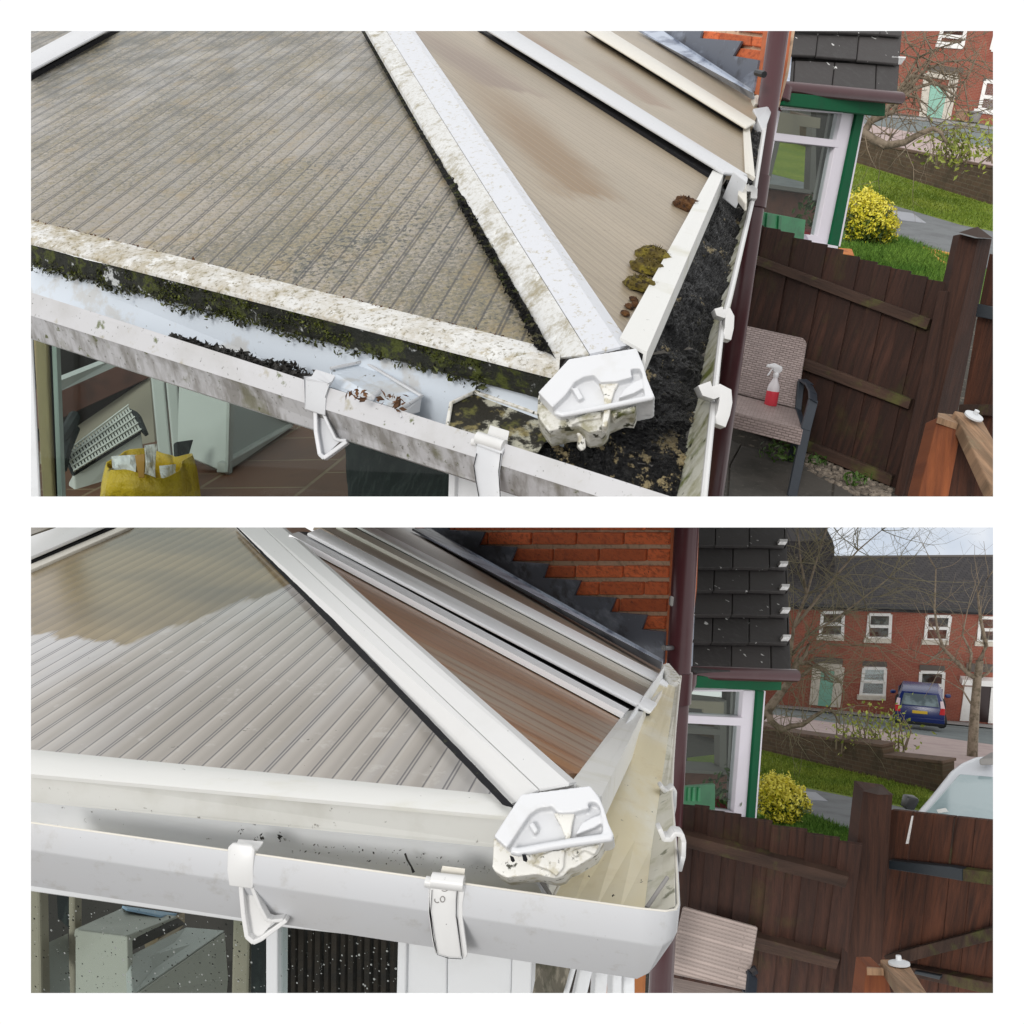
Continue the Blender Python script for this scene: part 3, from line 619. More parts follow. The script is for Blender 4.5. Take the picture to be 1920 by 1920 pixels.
sash(t, hp, [z3(1880, 60), z3(1990, 70), z3(1970, 190), z3(1850, 176)], [], m_house_trim, m_pane_dark, .1, off=.06, thick=.2)
obj('window_arch', slab(hp, [z3(1800, 352), z3(1970, 370), z3(1966, 390), z3(1796, 370)], .1, .02), m_lintel, t)
for (x, y, s, mm, nm, lab) in ((1655, 622, .55, m_pot, 'flower_pot', 'clay flower pot by the mint door, in the view with the mossy roof'), (1738, 632, .55, m_stone, 'stone_planter', 'grey stone planter under the white window, in the view with the mossy roof')):
    b = gpU(*z3(x, y)); o = lathe([(.3 * s, 0), (.44 * s, .02), (.62 * s, .9 * s), (.72 * s, .92 * s), (.72 * s, 1.1 * s), (.58 * s, 1.1 * s), (.5 * s, .9 * s)], basis(b, -gU, FW), 16)
    tag(obj(nm, o, mm, smooth=True), lab, 'planter')

# ---- house side wall with stepped lead flashing, maroon pipe
RA = (1163, 640, 1.40); 
fpl = three(RA, (765, 58, 2.9), (1425, 190, 3.9))           # the right hand roof slope
fl0, fl1 = fpl.hit(1200, 52), fpl.hit(1428, 192)
wp = vert(fl0, fl1, gU)
t = thing('brick_house', 'brick house above the mossy roof, only a corner of brick and lead flashing showing', 'house', wp.hit(1428, 192))
bm = newbm(); zz = z3
rows = [(-55, 20), (28, 106), (118, 212), (224, 330), (340, 440)]
wallbm = slab(wp, [z3(-420, -40), z3(490, -40), z3(440, 300), z3(385, 500), z3(-420, 20)], .12, -.012)
obj('wall', wallbm, m_mortar, t)
bk = newbm()
for (y0, y1, xs) in ((-70, 34, (-330, -120, 70, 270, 436)), (50, 118, (-40, 160, 362, 440)), (132, 212, (90, 253, 432))):
    for a, b in zip(xs[:-1], xs[1:]):
        sl_ = .115; slab(wp, [z3(a + 5, y0 + a * .115), z3(b - 5, y0 + b * .115), z3(b - 10 - (y1 - y0) * .05, y1 + b * .115 - 8), z3(a - (y1 - y0) * .05, y1 + a * .115 - 8)], .05, .004, bk)
obj('brick_course', bk, m_brick, t, bevel=.004)
obj('corner', slab(wp, [z3(446, -40), z3(492, -40), z3(462, 210), z3(414, 462), z3(378, 450), z3(408, 250)], .10, .012), m_corner, t)
obj('lead_flashing', slab(wp, [z3(-420, -60), z3(-30, -60), z3(55, 52), z3(40, 104), z3(300, 122), z3(246, 214), z3(404, 240), z3(370, 432), z3(-20, 205), z3(-420, -30)], .01, .022), m_lead, t)
strip = newbm(); a, b = fpl.hit(*z2(1580, 52), .015), fpl.hit(*z3(378, 468), .015)
obj('flashing_lip', qslab([fpl.hit(*z2(1560, 40), .02), fpl.hit(*z3(382, 478), .02), fpl.hit(*z3(372, 428), .05), fpl.hit(*z2(1680, 40), .05)], .01), m_lead_lip, t)
pz = 4.05
pt = [wp.hit(*z3(545, -60), .08), wp.hit(*z3(530, 60), .08), wp.hit(*z3(478, 420), .08)]
pb = (pt[2] - pt[0]).normalized()
pipe = tube([pt[0] - pb * .3, pt[0], pt[0] + pb * 3.2], .040, None, 18)
pz = (pt[1] - CAM).dot(FW); pp = obj('downpipe', pipe, m_maroon, t, smooth=True)
bm = newbm(); tube([pt[0] + pb * .60, pt[0] + pb * .72], .047, bm, 18); obj('pipe_socket', bm, m_maroon, pp, smooth=True)
bm = newbm(); tube([P(*z3(392, 318), pz - .05), P(*z3(440, 330), pz - .1)], .012, bm, 8); obj('pipe_clip', bm, m_black_plastic, pp)

# ---- green trimmed porch with black tiles
pg0, pg1 = P(*z3(400, 1180), 6.0), P(*z3(900, 1395), 6.6)
pp_ = vert(P(*z3(540, 560), 6.0), P(*z3(1060, 575), 6.6), gU)
t = thing('porch', 'green trimmed porch with only two full courses of black tiles and a lilac white window', 'porch', P(*z3(860, 1410), 6.6))
rp = three((*z3(560, 400), 5.95), (*z3(1260, 450), 6.55), (*z3(640, 58), 6.6))
rp.ax(rp.hit(*z3(1260, 450)) - rp.hit(*z3(560, 400)))
bm = newbm()
def tile_q(q, off): slab(rp, quad_poly(z3, q), .02, off, bm)
for q in ([(585, 258), (628, 242), (620, 385), (570, 392)], [(634, 242), (876, 254), (858, 412), (626, 396)], [(882, 254), (1134, 268), (1128, 436), (864, 414)], [(1140, 268), (1274, 274), (1264, 452), (1134, 440)]): tile_q(q, .02)
for q in ([(596, 66), (606, 66), (600, 206), (590, 206)], [(612, 66), (772, 72), (758, 212), (604, 206)], [(778, 72), (1026, 80), (1012, 236), (764, 216)], [(1032, 80), (1290, 88), (1274, 262), (1018, 240)]): tile_q(q, .05)
for q in ([(606, -40), (900, -30), (900, 66), (604, 54)], [(906, -30), (1160, -20), (1156, 78), (904, 66)], [(1166, -20), (1300, -14), (1292, 88), (1162, 78)]): tile_q(q, .08)
obj('roof_tiles', bm, m_tile, t, bevel=.006)
obj('roof_deck', slab(rp, quad_poly(z3, [(560, -40), (1300, -20), (1264, 452), (540, 392)]), .05, -.012), m_room_dark, t)
obj('abutment_flashing', slab(rp, quad_poly(z3, [(582, -40), (632, -40), (598, 380), (530, 384)]), .02, .035), m_lead_lip, t)
bm = newbm()
for q in ([(1234, 214), (1320, 220), (1318, 228), (1232, 224)],): slab(rp, quad_poly(z3, q), .05, .05, bm)
obj('tile_clip', bm, m_clip, t)
gut = tube([P(*z3(520, 410), 5.84), P(*z3(1285, 478), 6.48)], .040, None, 14); gt = obj('gutter', gut, m_maroon, t, smooth=True)
obj('gutter_outlet', tube([P(*z3(545, 415), 5.83), P(*z3(535, 480), 5.83), P(*z3(505, 540), 5.86)], [.065, .065, .05], None, 14), m_maroon, gt, smooth=True)
obj('fascia', slab(pp_, quad_poly(z3, [(560, 440), (1195, 498), (1190, 588), (1070, 576), (560, 520)]), .06, .12), m_green, t, bevel=.004)
fr = newbm()
for q, off in (([(505, 540), (545, 540), (425, 1170), (385, 1170)], .0), ([(925, 560), (1012, 566), (842, 1396), (770, 1340)], .0), ([(500, 690), (905, 738), (900, 784), (496, 740)], .004), ([(700, 1322), (780, 1330), (840, 1392), (720, 1365)], .004), ([(530, 535), (930, 560), (930, 572), (530, 545)], .004)): slab(pp_, quad_poly(z3, q), .06, off, fr)
wf = obj('window', fr, m_frame, t, bevel=.004)
obj('pane', slab(pp_, quad_poly(z3, [(540, 540), (926, 568), (780, 1340), (420, 1180)]), .006, -.03), m_glass_porch, wf)
obj('corner_post', slab(pp_, quad_poly(z3, [(1016, 566), (1062, 574), (902, 1396), (846, 1392)]), .10, .02), m_green, t, bevel=.004)
obj('post_edge', slab(pp_, quad_poly(z3, [(1062, 574), (1070, 576), (912, 1398), (902, 1396)]), .10, .018), m_frame, t)
obj('window_sill', slab(pp_, quad_poly(z3, [(720, 1362), (900, 1396), (896, 1424), (716, 1382)]), .12, .06), m_frame, t, bevel=.004)
far_ = pp_.off(-1.3)
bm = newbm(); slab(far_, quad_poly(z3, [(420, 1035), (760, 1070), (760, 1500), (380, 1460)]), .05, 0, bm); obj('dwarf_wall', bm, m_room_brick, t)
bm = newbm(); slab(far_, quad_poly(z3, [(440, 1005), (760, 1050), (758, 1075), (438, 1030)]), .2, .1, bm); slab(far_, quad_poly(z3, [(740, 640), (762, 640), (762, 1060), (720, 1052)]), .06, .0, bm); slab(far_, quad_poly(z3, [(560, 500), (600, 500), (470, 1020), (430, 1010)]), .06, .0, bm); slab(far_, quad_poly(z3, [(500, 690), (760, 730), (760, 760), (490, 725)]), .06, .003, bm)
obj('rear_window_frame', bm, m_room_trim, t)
bm = newbm()
for i in range(7):
    x = 800 + i * 22; slab(pp_.off(-.16 - .03 * (i % 2)), quad_poly(z3, [(x + 55, 560), (x + 75, 560), (x - 30, 1120), (x - 46, 1110)]), .02, 0, bm)
obj('curtain', bm, m_curtain, t)
obj('ceiling_blind', slab(far_.off(.3), quad_poly(z3, [(520, 560), (790, 600), (785, 665), (660, 650), (660, 710), (500, 690)]), .02), m_room_wall, t)
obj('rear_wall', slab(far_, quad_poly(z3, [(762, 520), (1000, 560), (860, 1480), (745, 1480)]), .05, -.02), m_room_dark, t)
b = P(*z3(735, 1300), 7.0); o = lathe([(.09, -.16), (.13, -.02), (.13, 0), (.11, 0)], basis(b, -gU, FW), 14)
t2 = thing('window_plant', 'small plant in a red pot inside the porch window, near the loose brick', 'plant', b)
obj('pot', o, m_terracotta_pot, t2, smooth=True)
obj('foliage', leaves(newbm(), b - gU * .14, .13, 120, .03, seed=2), m_weed, t2, fill=False)
bm = slab(pp_, quad_poly(z3, [(385, 1172), (698, 1232), (686, 1358), (560, 1334), (378, 1252)]), .02, .14); slab(pp_, quad_poly(z3, [(460, 1190), (474, 1194), (466, 1290), (452, 1284)]), .02, .15, bm); slab(pp_, quad_poly(z3, [(532, 1206), (552, 1210), (546, 1310), (526, 1304)]), .02, .15, bm)
tag(obj('panel_board', bm, m_board_green, bevel=.003), 'green board against the porch window, beside the black sludge filled side gutter', 'board')
bm = newbm(); slab(GU, quad_poly(z3, [(900, 1405), (985, 1412), (1000, 1452), (915, 1440)]), .1, .12, bm)
tag(obj('loose_brick', bm, m_orange_brick, bevel=.008), 'loose orange brick on the grass at the foot of the porch post', 'brick')

# ---- yellow bush, hose, weeds
bc = P(1630, 415, 12.6)
t = thing('variegated_bush', 'yellow and green bush beside the loose orange brick and the green porch post', 'bush', gpU(*z3(1090, 1390)))
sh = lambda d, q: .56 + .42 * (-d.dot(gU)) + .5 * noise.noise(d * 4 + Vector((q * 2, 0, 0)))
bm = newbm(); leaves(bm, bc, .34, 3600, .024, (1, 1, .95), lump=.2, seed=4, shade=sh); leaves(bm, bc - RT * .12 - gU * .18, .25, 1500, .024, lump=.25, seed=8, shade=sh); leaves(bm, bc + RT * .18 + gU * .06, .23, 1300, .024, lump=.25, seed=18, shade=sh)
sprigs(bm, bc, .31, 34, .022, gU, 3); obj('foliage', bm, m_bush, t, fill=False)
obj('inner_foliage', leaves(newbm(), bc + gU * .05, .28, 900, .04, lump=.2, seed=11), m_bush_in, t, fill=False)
bm = newbm(); tube([gpU(*z3(1090, 1390)) + gU * .05, bc - gU * .1], [.03, .02], bm); obj('stem', bm, m_branch, t)
hp_ = [GU.hit(*z3(x, y), .03) for x, y in ((1420, 1408), (1480, 1425), (1540, 1462), (1600, 1476), (1640, 1500), (1600, 1520), (1550, 1500), (1500, 1462), (1470, 1440), (1500, 1425), (1560, 1440), (1640, 1455))]
tag(obj('garden_hose', tube(hp_, .022, None, 8), m_hose, smooth=True), 'orange garden hose lying on the grass by the path', 'hose')
for i, (x, y, r, n, lab) in enumerate(((545, 1530, .10, 160, 'largest tuft of weeds growing behind the chair leg'), (1010, 1690, .06, 80, 'small weed in the gravel at the foot of the brown fence'), (760, 1560, .05, 60, 'tiny weed between the chair leg and the brown fence'))):
    b = gpU(*z7(x, y)); o = leaves(newbm(), b - gU * r * .5, r, n, .018, (1.3, 1.3, .7), seed=20 + i)
    tag(obj('weed', o, m_weed, fill=False), lab, 'weed', 'weeds by the fence')

# ---- fence
fb0, fb1 = gpU(*z7(700, 1490)), gpU(*z7(1215, 1690)); fp = vert(fb0, fb1, gU)
t = thing('fence_panel', 'dark brown stepped fence with three rails, behind the chair carrying the spray bottle', 'fence', fb1)
edges = [(280, 30), (375, 66), (430, 82), (530, 108), (622, 150), (722, 176), (828, 208), (920, 252), (1030, 284), (1132, 316), (1225, 338), (1342, 376), (1452, 408), (1575, 452)]
tops = []
for (a, b), (c, d) in zip(edges[:-1], edges[1:]): tops.append((*z7(a, b), *z7(c + 7, b + (c - a) * .17)))
obj('boards', board_run(fp, GU, gU, tops, .018, .012), m_fence, t, bevel=.002)
for q in ([(250, 212), (345, 246), (1470, 655), (1445, 722), (335, 300), (240, 262)], [(160, 700), (700, 905), (1352, 1152), (1332, 1215), (700, 978), (150, 770)], [(300, 1240), (700, 1410), (1235, 1625), (1218, 1692), (700, 1482), (290, 1300)]):
    pl = fp.off(.045); pl.grain(pl.hit(*z7(*q[2])) - pl.hit(*z7(*q[1])))
    obj('rail', slab(pl, quad_poly(z7, q), .045), m_rail, t, bevel=.003)
pz_ = 4.95
gp_ = vert(P(*z7(1660, 1180), 4.95), P(*z7(1400, 1100), 5.1), gU)
t = thing('gate_post', 'tall brown gate post with pyramid cap, to the right of the orange garden hose', 'post', P(*z7(1290, 1756), 5.2))
pA = P(*z7(1766, 158), 4.95); ppl = vert(pA, pA + RT - FW * .15, gU); ppl.grain(gU); spl_ = vert(pA, pA + RT * .8 + FW * .6, gU).grain(gU)
obj('post', slab(ppl, quad_poly(z7, [(1655, 128), (1766, 158), (1525, 1180), (1360, 1880), (1262, 1880)]), .12), m_post, t, bevel=.004)
obj('post_side', slab(spl_, quad_poly(z7, [(1767, 158), (1855, 158), (1652, 1180), (1500, 1900), (1361, 1880), (1526, 1180)]), .08), m_post, t, bevel=.004)
obj('cap', (lambda bm: [face(bm, q) for q in ([P(*z7(1648, 118), 4.9), P(*z7(1768, 150), 4.86), P(*z7(1765, 82), 5.0)], [P(*z7(1768, 150), 4.86), P(*z7(1862, 156), 4.95), P(*z7(1765, 82), 5.0)], [P(*z7(1862, 156), 4.95), P(*z7(1780, 110), 5.15), P(*z7(1765, 82), 5.0)], [P(*z7(1780, 110), 5.15), P(*z7(1648, 118), 4.9), P(*z7(1765, 82), 5.0)], [P(*z7(1648, 118), 4.9), P(*z7(1780, 110), 5.15), P(*z7(1862, 156), 4.95), P(*z7(1768, 150), 4.86)])] and bm)(newbm()), m_rail, t)
obj('fillet', slab(fp.off(.09).grain(gU), quad_poly(z7, [(1520, 480), (1578, 484), (1470, 1080), (1260, 1900), (1210, 1900), (1400, 1060)]), .06), m_post, t, bevel=.003)
t = thing('side_gate', 'narrow strip of brown gate with a light gap along the gate post', 'gate', P(*z7(1700, 1500), 4.9))
gl = vert(P(*z7(1790, 600), 4.95), P(*z7(1960, 640), 4.75), gU)
bm = newbm()
for q in ([(1838, 250), (1960, 285), (1800, 1900), (1560, 1900), (1765, 620)], [(1962, 285), (2100, 330), (2000, 1900), (1802, 1900)]): slab(gl.grain(gU), quad_poly(z7, q), .02, -.02, bm)
obj('boards', bm, m_gate, t, bevel=.003)
obj('hinge_strap', slab(gl, quad_poly(z7, [(1765, 560), (1960, 604), (1960, 680), (1750, 640)]), .03, .02), m_black_metal, t, bevel=.003)
obj('ledge', slab(gl, quad_poly(z7, [(1650, 1185), (1960, 1188), (1960, 1260), (1640, 1245)]), .04, .03), m_rail, t, bevel=.003)
# near posts
t = thing('trellis_post', 'short orange post with weathered board, right of the chair with the spray bottle', 'post', P(*z7(1450, 1756), 3.2))
op = Pl(P(*z7(1560, 1300), 3.2), -FW + UP * .1); op.grain(gU)
obj('post', slab(op, quad_poly(z7, [(1520, 1262), (1640, 1305), (1650, 1420), (1560, 1900), (1360, 1900)]), .10), m_orange_post, t, bevel=.005)
obj('post_top', qslab([P(*z7(1520, 1238), 3.28), P(*z7(1625, 1250), 3.3), P(*z7(1642, 1306), 3.19), P(*z7(1518, 1264), 3.18)], .02), m_weathered, t)
obj('infill_board', slab(op.off(-.06), quad_poly(z7, [(1650, 1400), (1990, 1760), (1990, 1900), (1560, 1900)]), .03), m_gate, t)
pts = [P(*z7(1622, 1224), 3.25), P(*z7(1780, 1256), 3.27), P(*z7(2040, 1712), 2.78), P(*z7(2040, 2120), 2.60)]
bd = qslab(pts, .04, rnd=.5); 
uvl = bd.loops.layers.uv['UVMap']; ax_ = (pts[3] - pts[0]).normalized(); ay_ = (pts[1] - pts[0]).normalized()
for f in bd.faces:
    for l in f.loops: l[uvl].uv = ((l.vert.co - pts[0]).dot(ay_), (l.vert.co - pts[0]).dot(ax_))
bdo = obj('top_board', bd, m_weathered, t, bevel=.004)
nn = (pts[1] - pts[0]).cross(pts[3] - pts[0]).normalized(); nn = nn if nn.dot(CAM - pts[0]) > 0 else -nn
dc = P(*z7(1735, 1268), 3.19); tag(obj('solar_cap', lathe([(.020, 0), (.031, .003), (.031, .009), (.020, .013), (.009, .015), (.008, .028), (.0, .03)], basis(dc, nn, FW), 20), m_screw, smooth=True), 'grey round disc on the weathered board, right of the chair with the spray bottle', 'disc')

# ---- wicker chair and spray bottle
def c_(x, y, zz): return P(*z7(x, y), zz)
t = thing('wicker_chair', 'grey brown wicker armchair with navy metal frame carrying a pink spray bottle', 'chair', c_(615, 1750, 5.12))
back = [c_(230, 672, 5.72), c_(712, 776, 5.62), c_(640, 1212, 5.50), c_(150, 1086, 5.62)]
seat = [c_(150, 1092, 5.58), c_(640, 1214, 5.47), c_(680, 1342, 5.05), c_(150, 1210, 5.20)]
fp_ = [('arm', [c_(676, 1030, 5.52), c_(715, 1060, 5.40), c_(740, 1110, 5.22), c_(744, 1160, 5.10)], .05), ('leg', [c_(744, 1160, 5.10), c_(700, 1330, 5.08), c_(614, 1745, 5.10)], .05), ('leg', [c_(636, 1390, 5.40), c_(606, 1545, 5.55)], .04), ('side_frame', [c_(668, 1040, 5.52), c_(650, 1214, 5.5), c_(690, 1342, 5.12)], .035)]
wicker_chair(t, back, seat, .085, m_wicker, gU, fp_, .03, .1)
bs = c_(478, 1192, 5.455) ; MB = basis(bs, -gU, FW - RT * .15) @ Matrix.Scale(.905, 4)
t = thing('spray_bottle', 'trigger spray bottle half full of pink liquid standing on the wicker chair seat', 'bottle', bs)
k = .0405 
obj('bottle', lathe([(.0, .088), (.038, .088), (.0385, .10), (.034, .125), (.020, .155), (.015, .17), (.015, .178), (0, .178)], MB, 24), m_bottle, t, smooth=True)
obj('liquid', lathe([(0, 0), (.036, 0), (.0395, .006), (.0395, .09), (.0, .092)], MB, 24), m_liquid, t, smooth=True)
tr = newbm(); lathe([(.017, .176), (.018, .20), (.012, .204), (.012, .212), (.0, .212)], MB, 18, tr)
def lb(x, y, h): return MB @ Vector((x, y, h))
prism(tr, [lb(-.07, -.011, .232), lb(-.066, -.011, .250), (lb(-.02, -.011, .262)), lb(.028, -.011, .246), lb(.032, -.011, .222), lb(.018, -.011, .205), lb(-.018, -.011, .205), lb(-.03, -.011, .232)], [lb(-.07, .011, .232), lb(-.066, .011, .250), (lb(-.02, .011, .262)), lb(.028, .011, .246), lb(.032, .011, .222), lb(.018, .011, .205), lb(-.018, .011, .205), lb(-.03, .011, .232)], None, .5)
prism(tr, [lb(-.034, -.007, .232), lb(-.026, -.007, .232), lb(-.046, -.007, .186), lb(-.058, -.007, .180)], [lb(-.034, .007, .232), lb(-.026, .007, .232), lb(-.046, .007, .186), lb(-.058, .007, .180)], None, .5)
obj('trigger_head', tr, m_trigger, t, bevel=.003, smooth=True)

# ---- bare tree behind the porch and a fresh shrub by the wall
tb = P(*z3(1000, 700), 15.5)
t = thing('bare_tree', 'gnarled bare tree with pale twisting branches over the straight low brick wall', 'tree', tb)
bm = newbm()
L1 = [((900, 760, 15.4), (1060, 690, 15.2), (1120, 735, 15.1), (1200, 770, 15), (1310, 752, 15), (1400, 700, 14.9), (1490, 664, 14.9), (1535, 690, 14.8), (1570, 752, 14.8)),
      ((1060, 690, 15.2), (1100, 620, 15.2), (1180, 560, 15.2), (1260, 490, 15.1), (1300, 400, 15.1), (1350, 340, 15), (1440, 350, 15), (1520, 390, 15), (1640, 470, 14.9)),
      ((1100, 620, 15.2), (1150, 600, 15.2), (1240, 560, 15), (1290, 470, 15), (1390, 410, 15), (1480, 385, 15), (1580, 410, 15), (1660, 405, 15)),
      ((1180, 560, 15.2), (1290, 450, 15.1), (1350, 380, 15), (1400, 300, 15), (1385, 230, 15), (1290, 200, 15)), ((1290, 470, 15), (1350, 400, 15), (1440, 300, 15), (1480, 180, 15), (1440, 100, 15)),
      ((1300, 400, 15.1), (1400, 210, 15), (1330, 130, 15), (1310, 40, 15)), ((1120, 735, 15.1), (1180, 790, 15), (1240, 700, 15), (1225, 712, 15)), ((1520, 390, 15), (1600, 490, 15), (1650, 520, 15)),
      ((1385, 230, 15), (1450, 200, 15), (1540, 160, 15), (1640, 130, 15), (1800, 80, 15)), ((1240, 560, 15), (1330, 540, 15), (1420, 560, 15), (1470, 610, 15)), ((1440, 300, 15), (1560, 250, 15), (1700, 240, 15), (1850, 310, 15)), ((1580, 410, 15), (1680, 370, 15), (1700, 500, 15), (1715, 580, 15)), ((1310, 450, 15), (1400, 480, 15), (1500, 560, 15)), ((1350, 340, 15), (1450, 260, 15), (1550, 330, 15), (1600, 350, 15))]
for i, l in enumerate(L1):
    r0 = (.085, .06, .05, .042, .038, .026, .035, .022, .02, .02, .02, .02, .02, .02)[i]
    limb(bm, [(*z3(x, y), q) for x, y, q in l], [r0 * (1 - .72 * k / (len(l) - 1)) for k in range(len(l))])
obj('trunk', bm, m_branch, t, smooth='all')
bm = newbm(); rd = random.Random(9)
for i, l in enumerate(L1):
    for j, (x, y, q) in enumerate(l[1:]):
        for _ in range(2): twig_tree(bm, P(*z3(x, y), q), camdir(rd.gauss(.3, .8), rd.gauss(-.3, .7), rd.gauss(0, .4)), rd.uniform(.4, 1.0), .010, 2, rd, .45, .8, None, (1, 3), 3, .65)
obj('crown', bm, m_twig, t, fill=False, smooth='all')
tb = gpU(*z3(1640, 800)); t = thing('budding_shrub', 'sparse yellow green shrub cut off at its right, above the straight low brick wall', 'shrub', tb)
bm = newbm(); lf = newbm(); rd = random.Random(12)
for i in range(22):
    x, y = rd.uniform(1450, 1880), rd.uniform(640, 800); p0 = P(*z3(x + rd.uniform(-40, 40), 860 + rd.uniform(-10, 40)), 16.5); p1 = P(*z3(x, y), 16.3)
    tube([p0, (p0 + p1) / 2 + RT * rd.gauss(0, .1), p1], [.02, .014, .006], bm, 4)
    for k in range(26): q = p0.lerp(p1, rd.uniform(.3, 1.05)) + Vector((rd.gauss(0, .18), rd.gauss(0, .18), rd.gauss(0, .14))); leaves(lf, q, .03, 1, .05, seed=i * 40 + k)
obj('stems', bm, m_twig, t); obj('foliage', lf, m_sprig, t, fill=False)
# ---- the dirty conservatory
def rim(u, off=0): return 141 / (78.3 + .029 * u)
T = thing('conservatory', 'dirty white conservatory with lichen covered ribbed roof and gutters choked with black sludge', 'conservatory', P(600, 760, 1.6) + gU * 2)
A, B = P(58, 420, 1.93), P(1035, 662, 1.40)
vpd = rayd(1537, -609).normalized()
fr_pl = Pl(A, (B - A).cross(vpd)); fr_pl.ax((B - A) - vpd * (B - A).dot(vpd))
def along(pl, a, b): return abs((pl.hit(*b) - pl.hit(*a)).dot(pl.e1))
perU = along(fr_pl, z4(660, 195), z4(1180, 325)) / 3
uvU = lambda u, v: ((fr_pl.hit(u, v) - fr_pl.p).dot(fr_pl.e1), (fr_pl.hit(u, v) - fr_pl.p).dot(fr_pl.e2))
def msk(pl, p_lo, p_hi, a=0.0, b=1.0):          # a gradient mask in the sheet's own metres from one place to another
    f = lambda q: Vector(((pl.hit(*q) - pl.p).dot(pl.e1), (pl.hit(*q) - pl.p).dot(pl.e2), 0))
    o, d = f(p_lo), f(p_hi) - f(p_lo); d2 = d / d.length_squared
    return ('UV', tuple(d2), tuple(o), a, b)
def blob(pl, p, q, wd, col, am):
    f = lambda t: Vector(((pl.hit(*t) - pl.p).dot(pl.e1), (pl.hit(*t) - pl.p).dot(pl.e2), 0)); A_, B_ = f(p), f(q)
    return (A_, (B_ - A_).normalized(), (B_ - A_).length, wd, col, am)
m_poly_dirty = poly_mat('lichen_polycarbonate', (.30, .27, .228), (.02, .02, .025), perU, [
    L((.20, .165, .075), 70, .46, .57, detail=9, rough=.78, big=(2.6, .38, .62), amt=.75),
    L((.105, .10, .075), 120, .50, .58, detail=8, rough=.75, big=(3, .35, .65), amt=.8),
    L((.10, .105, .085), 30, .55, .66, detail=9, rough=.75, big=(2.0, .38, .64), amt=.6),
    L((.040, .042, .034), 95, .565, .61, detail=7, rough=.72, big=(2.2, .36, .66), amt=.95),
    L((.065, .07, .062), 7, .43, .58, detail=10, rough=.82, stretch=(1.5, 1, 1), amt=.9, mask=msk(fr_pl, (560, 400), (150, 90))),
    L((.46, .46, .47), 4, .46, .68, detail=9, rough=.7, stretch=(1.4, .8, 1), amt=.5, mask=msk(fr_pl, (700, 480), (330, 150))),
    L((.27, .19, .07), 9, .54, .66, detail=8, rough=.72, amt=.45), L((.02, .022, .02), 130, .63, .66, detail=5, amt=.95), L((.55, .54, .50), 150, .67, .70, detail=4, amt=.8)],
    rough=.42, lw=.034, band=.07)
CUR = 'U'
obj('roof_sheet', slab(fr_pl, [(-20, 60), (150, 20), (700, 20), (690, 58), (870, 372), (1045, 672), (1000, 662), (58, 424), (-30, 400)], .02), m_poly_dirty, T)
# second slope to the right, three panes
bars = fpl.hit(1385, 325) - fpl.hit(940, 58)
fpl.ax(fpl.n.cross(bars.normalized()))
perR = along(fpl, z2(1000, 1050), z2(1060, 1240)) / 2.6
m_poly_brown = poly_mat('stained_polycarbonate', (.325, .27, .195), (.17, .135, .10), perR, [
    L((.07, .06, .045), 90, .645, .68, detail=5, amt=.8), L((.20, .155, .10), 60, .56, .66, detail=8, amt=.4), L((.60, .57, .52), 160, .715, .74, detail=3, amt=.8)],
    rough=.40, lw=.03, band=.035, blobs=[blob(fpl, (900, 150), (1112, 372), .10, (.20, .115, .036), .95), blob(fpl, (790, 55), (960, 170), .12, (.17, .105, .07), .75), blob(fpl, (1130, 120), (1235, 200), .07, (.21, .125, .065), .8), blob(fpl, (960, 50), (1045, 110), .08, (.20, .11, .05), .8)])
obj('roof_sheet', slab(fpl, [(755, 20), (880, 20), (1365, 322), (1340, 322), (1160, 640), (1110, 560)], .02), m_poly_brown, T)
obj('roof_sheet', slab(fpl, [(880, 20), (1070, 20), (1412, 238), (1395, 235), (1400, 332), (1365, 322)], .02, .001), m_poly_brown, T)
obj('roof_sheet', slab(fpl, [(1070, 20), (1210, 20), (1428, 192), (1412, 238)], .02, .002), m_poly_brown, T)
# corner of the next roof pane beyond the top left bar
m_poly_left = m_poly_dirty
def bar_on(pl, e0, e1, h, m, name='glazing_bar', bev=.006, parent=None, off=0.0, t=.05):
    """a rafter bar: px edges (left pair, right pair) raised h above the sheet"""
    (a, b), (c, d) = e0, e1
    f = [pl.hit(*a, h + off), pl.hit(*b, h + off), pl.hit(*d, h + off), pl.hit(*c, h + off)]
    bm = newbm(); prism(bm, f, [p - pl.n * .010 for p in f], (f[0], (f[1] - f[0]).normalized(), pl.n.cross((f[1] - f[0]).normalized())), .5)
    return obj(name, bm, m, parent or T, bevel=bev, smooth=True)
b0 = bar_on(fr_pl, ((-40, 150), (135, 57)), ((-20, 172), (216, 46)), .02, m_pvc, off=.01)
obj('gasket', slab(fr_pl, [(-40, 190), (40, 137), (214, 46), (232, 46), (60, 140), (-30, 200)], .02, .012), m_rubber, T)
b1 = bar_on(fpl, ((905, 48), (1358, 322)), ((950, 46), (1404, 328)), .03, m_pvc)
obj('bar_end', (lambda a, b, c, d: qslab([fpl.hit(*a, .04), fpl.hit(*b, .04), fpl.hit(*c, .04), fpl.hit(*d, .04)], .07))(z3(248, 930), z3(262, 925), z3(342, 970), z3(335, 996)), m_pvc, T, bevel=.003)
obj('gasket', slab(fpl, [(884, 46), (906, 48), (1362, 328), (1352, 336), (1330, 328)], .02, .008), m_rubber, T)
b2 = bar_on(fpl, ((1090, 48), (1400, 238)), ((1130, 48), (1418, 228)), .03, m_pvc_warm)
obj('gasket', slab(fpl, [(1082, 46), (1092, 48), (1402, 240), (1394, 242)], .02, .008), m_rubber, T)
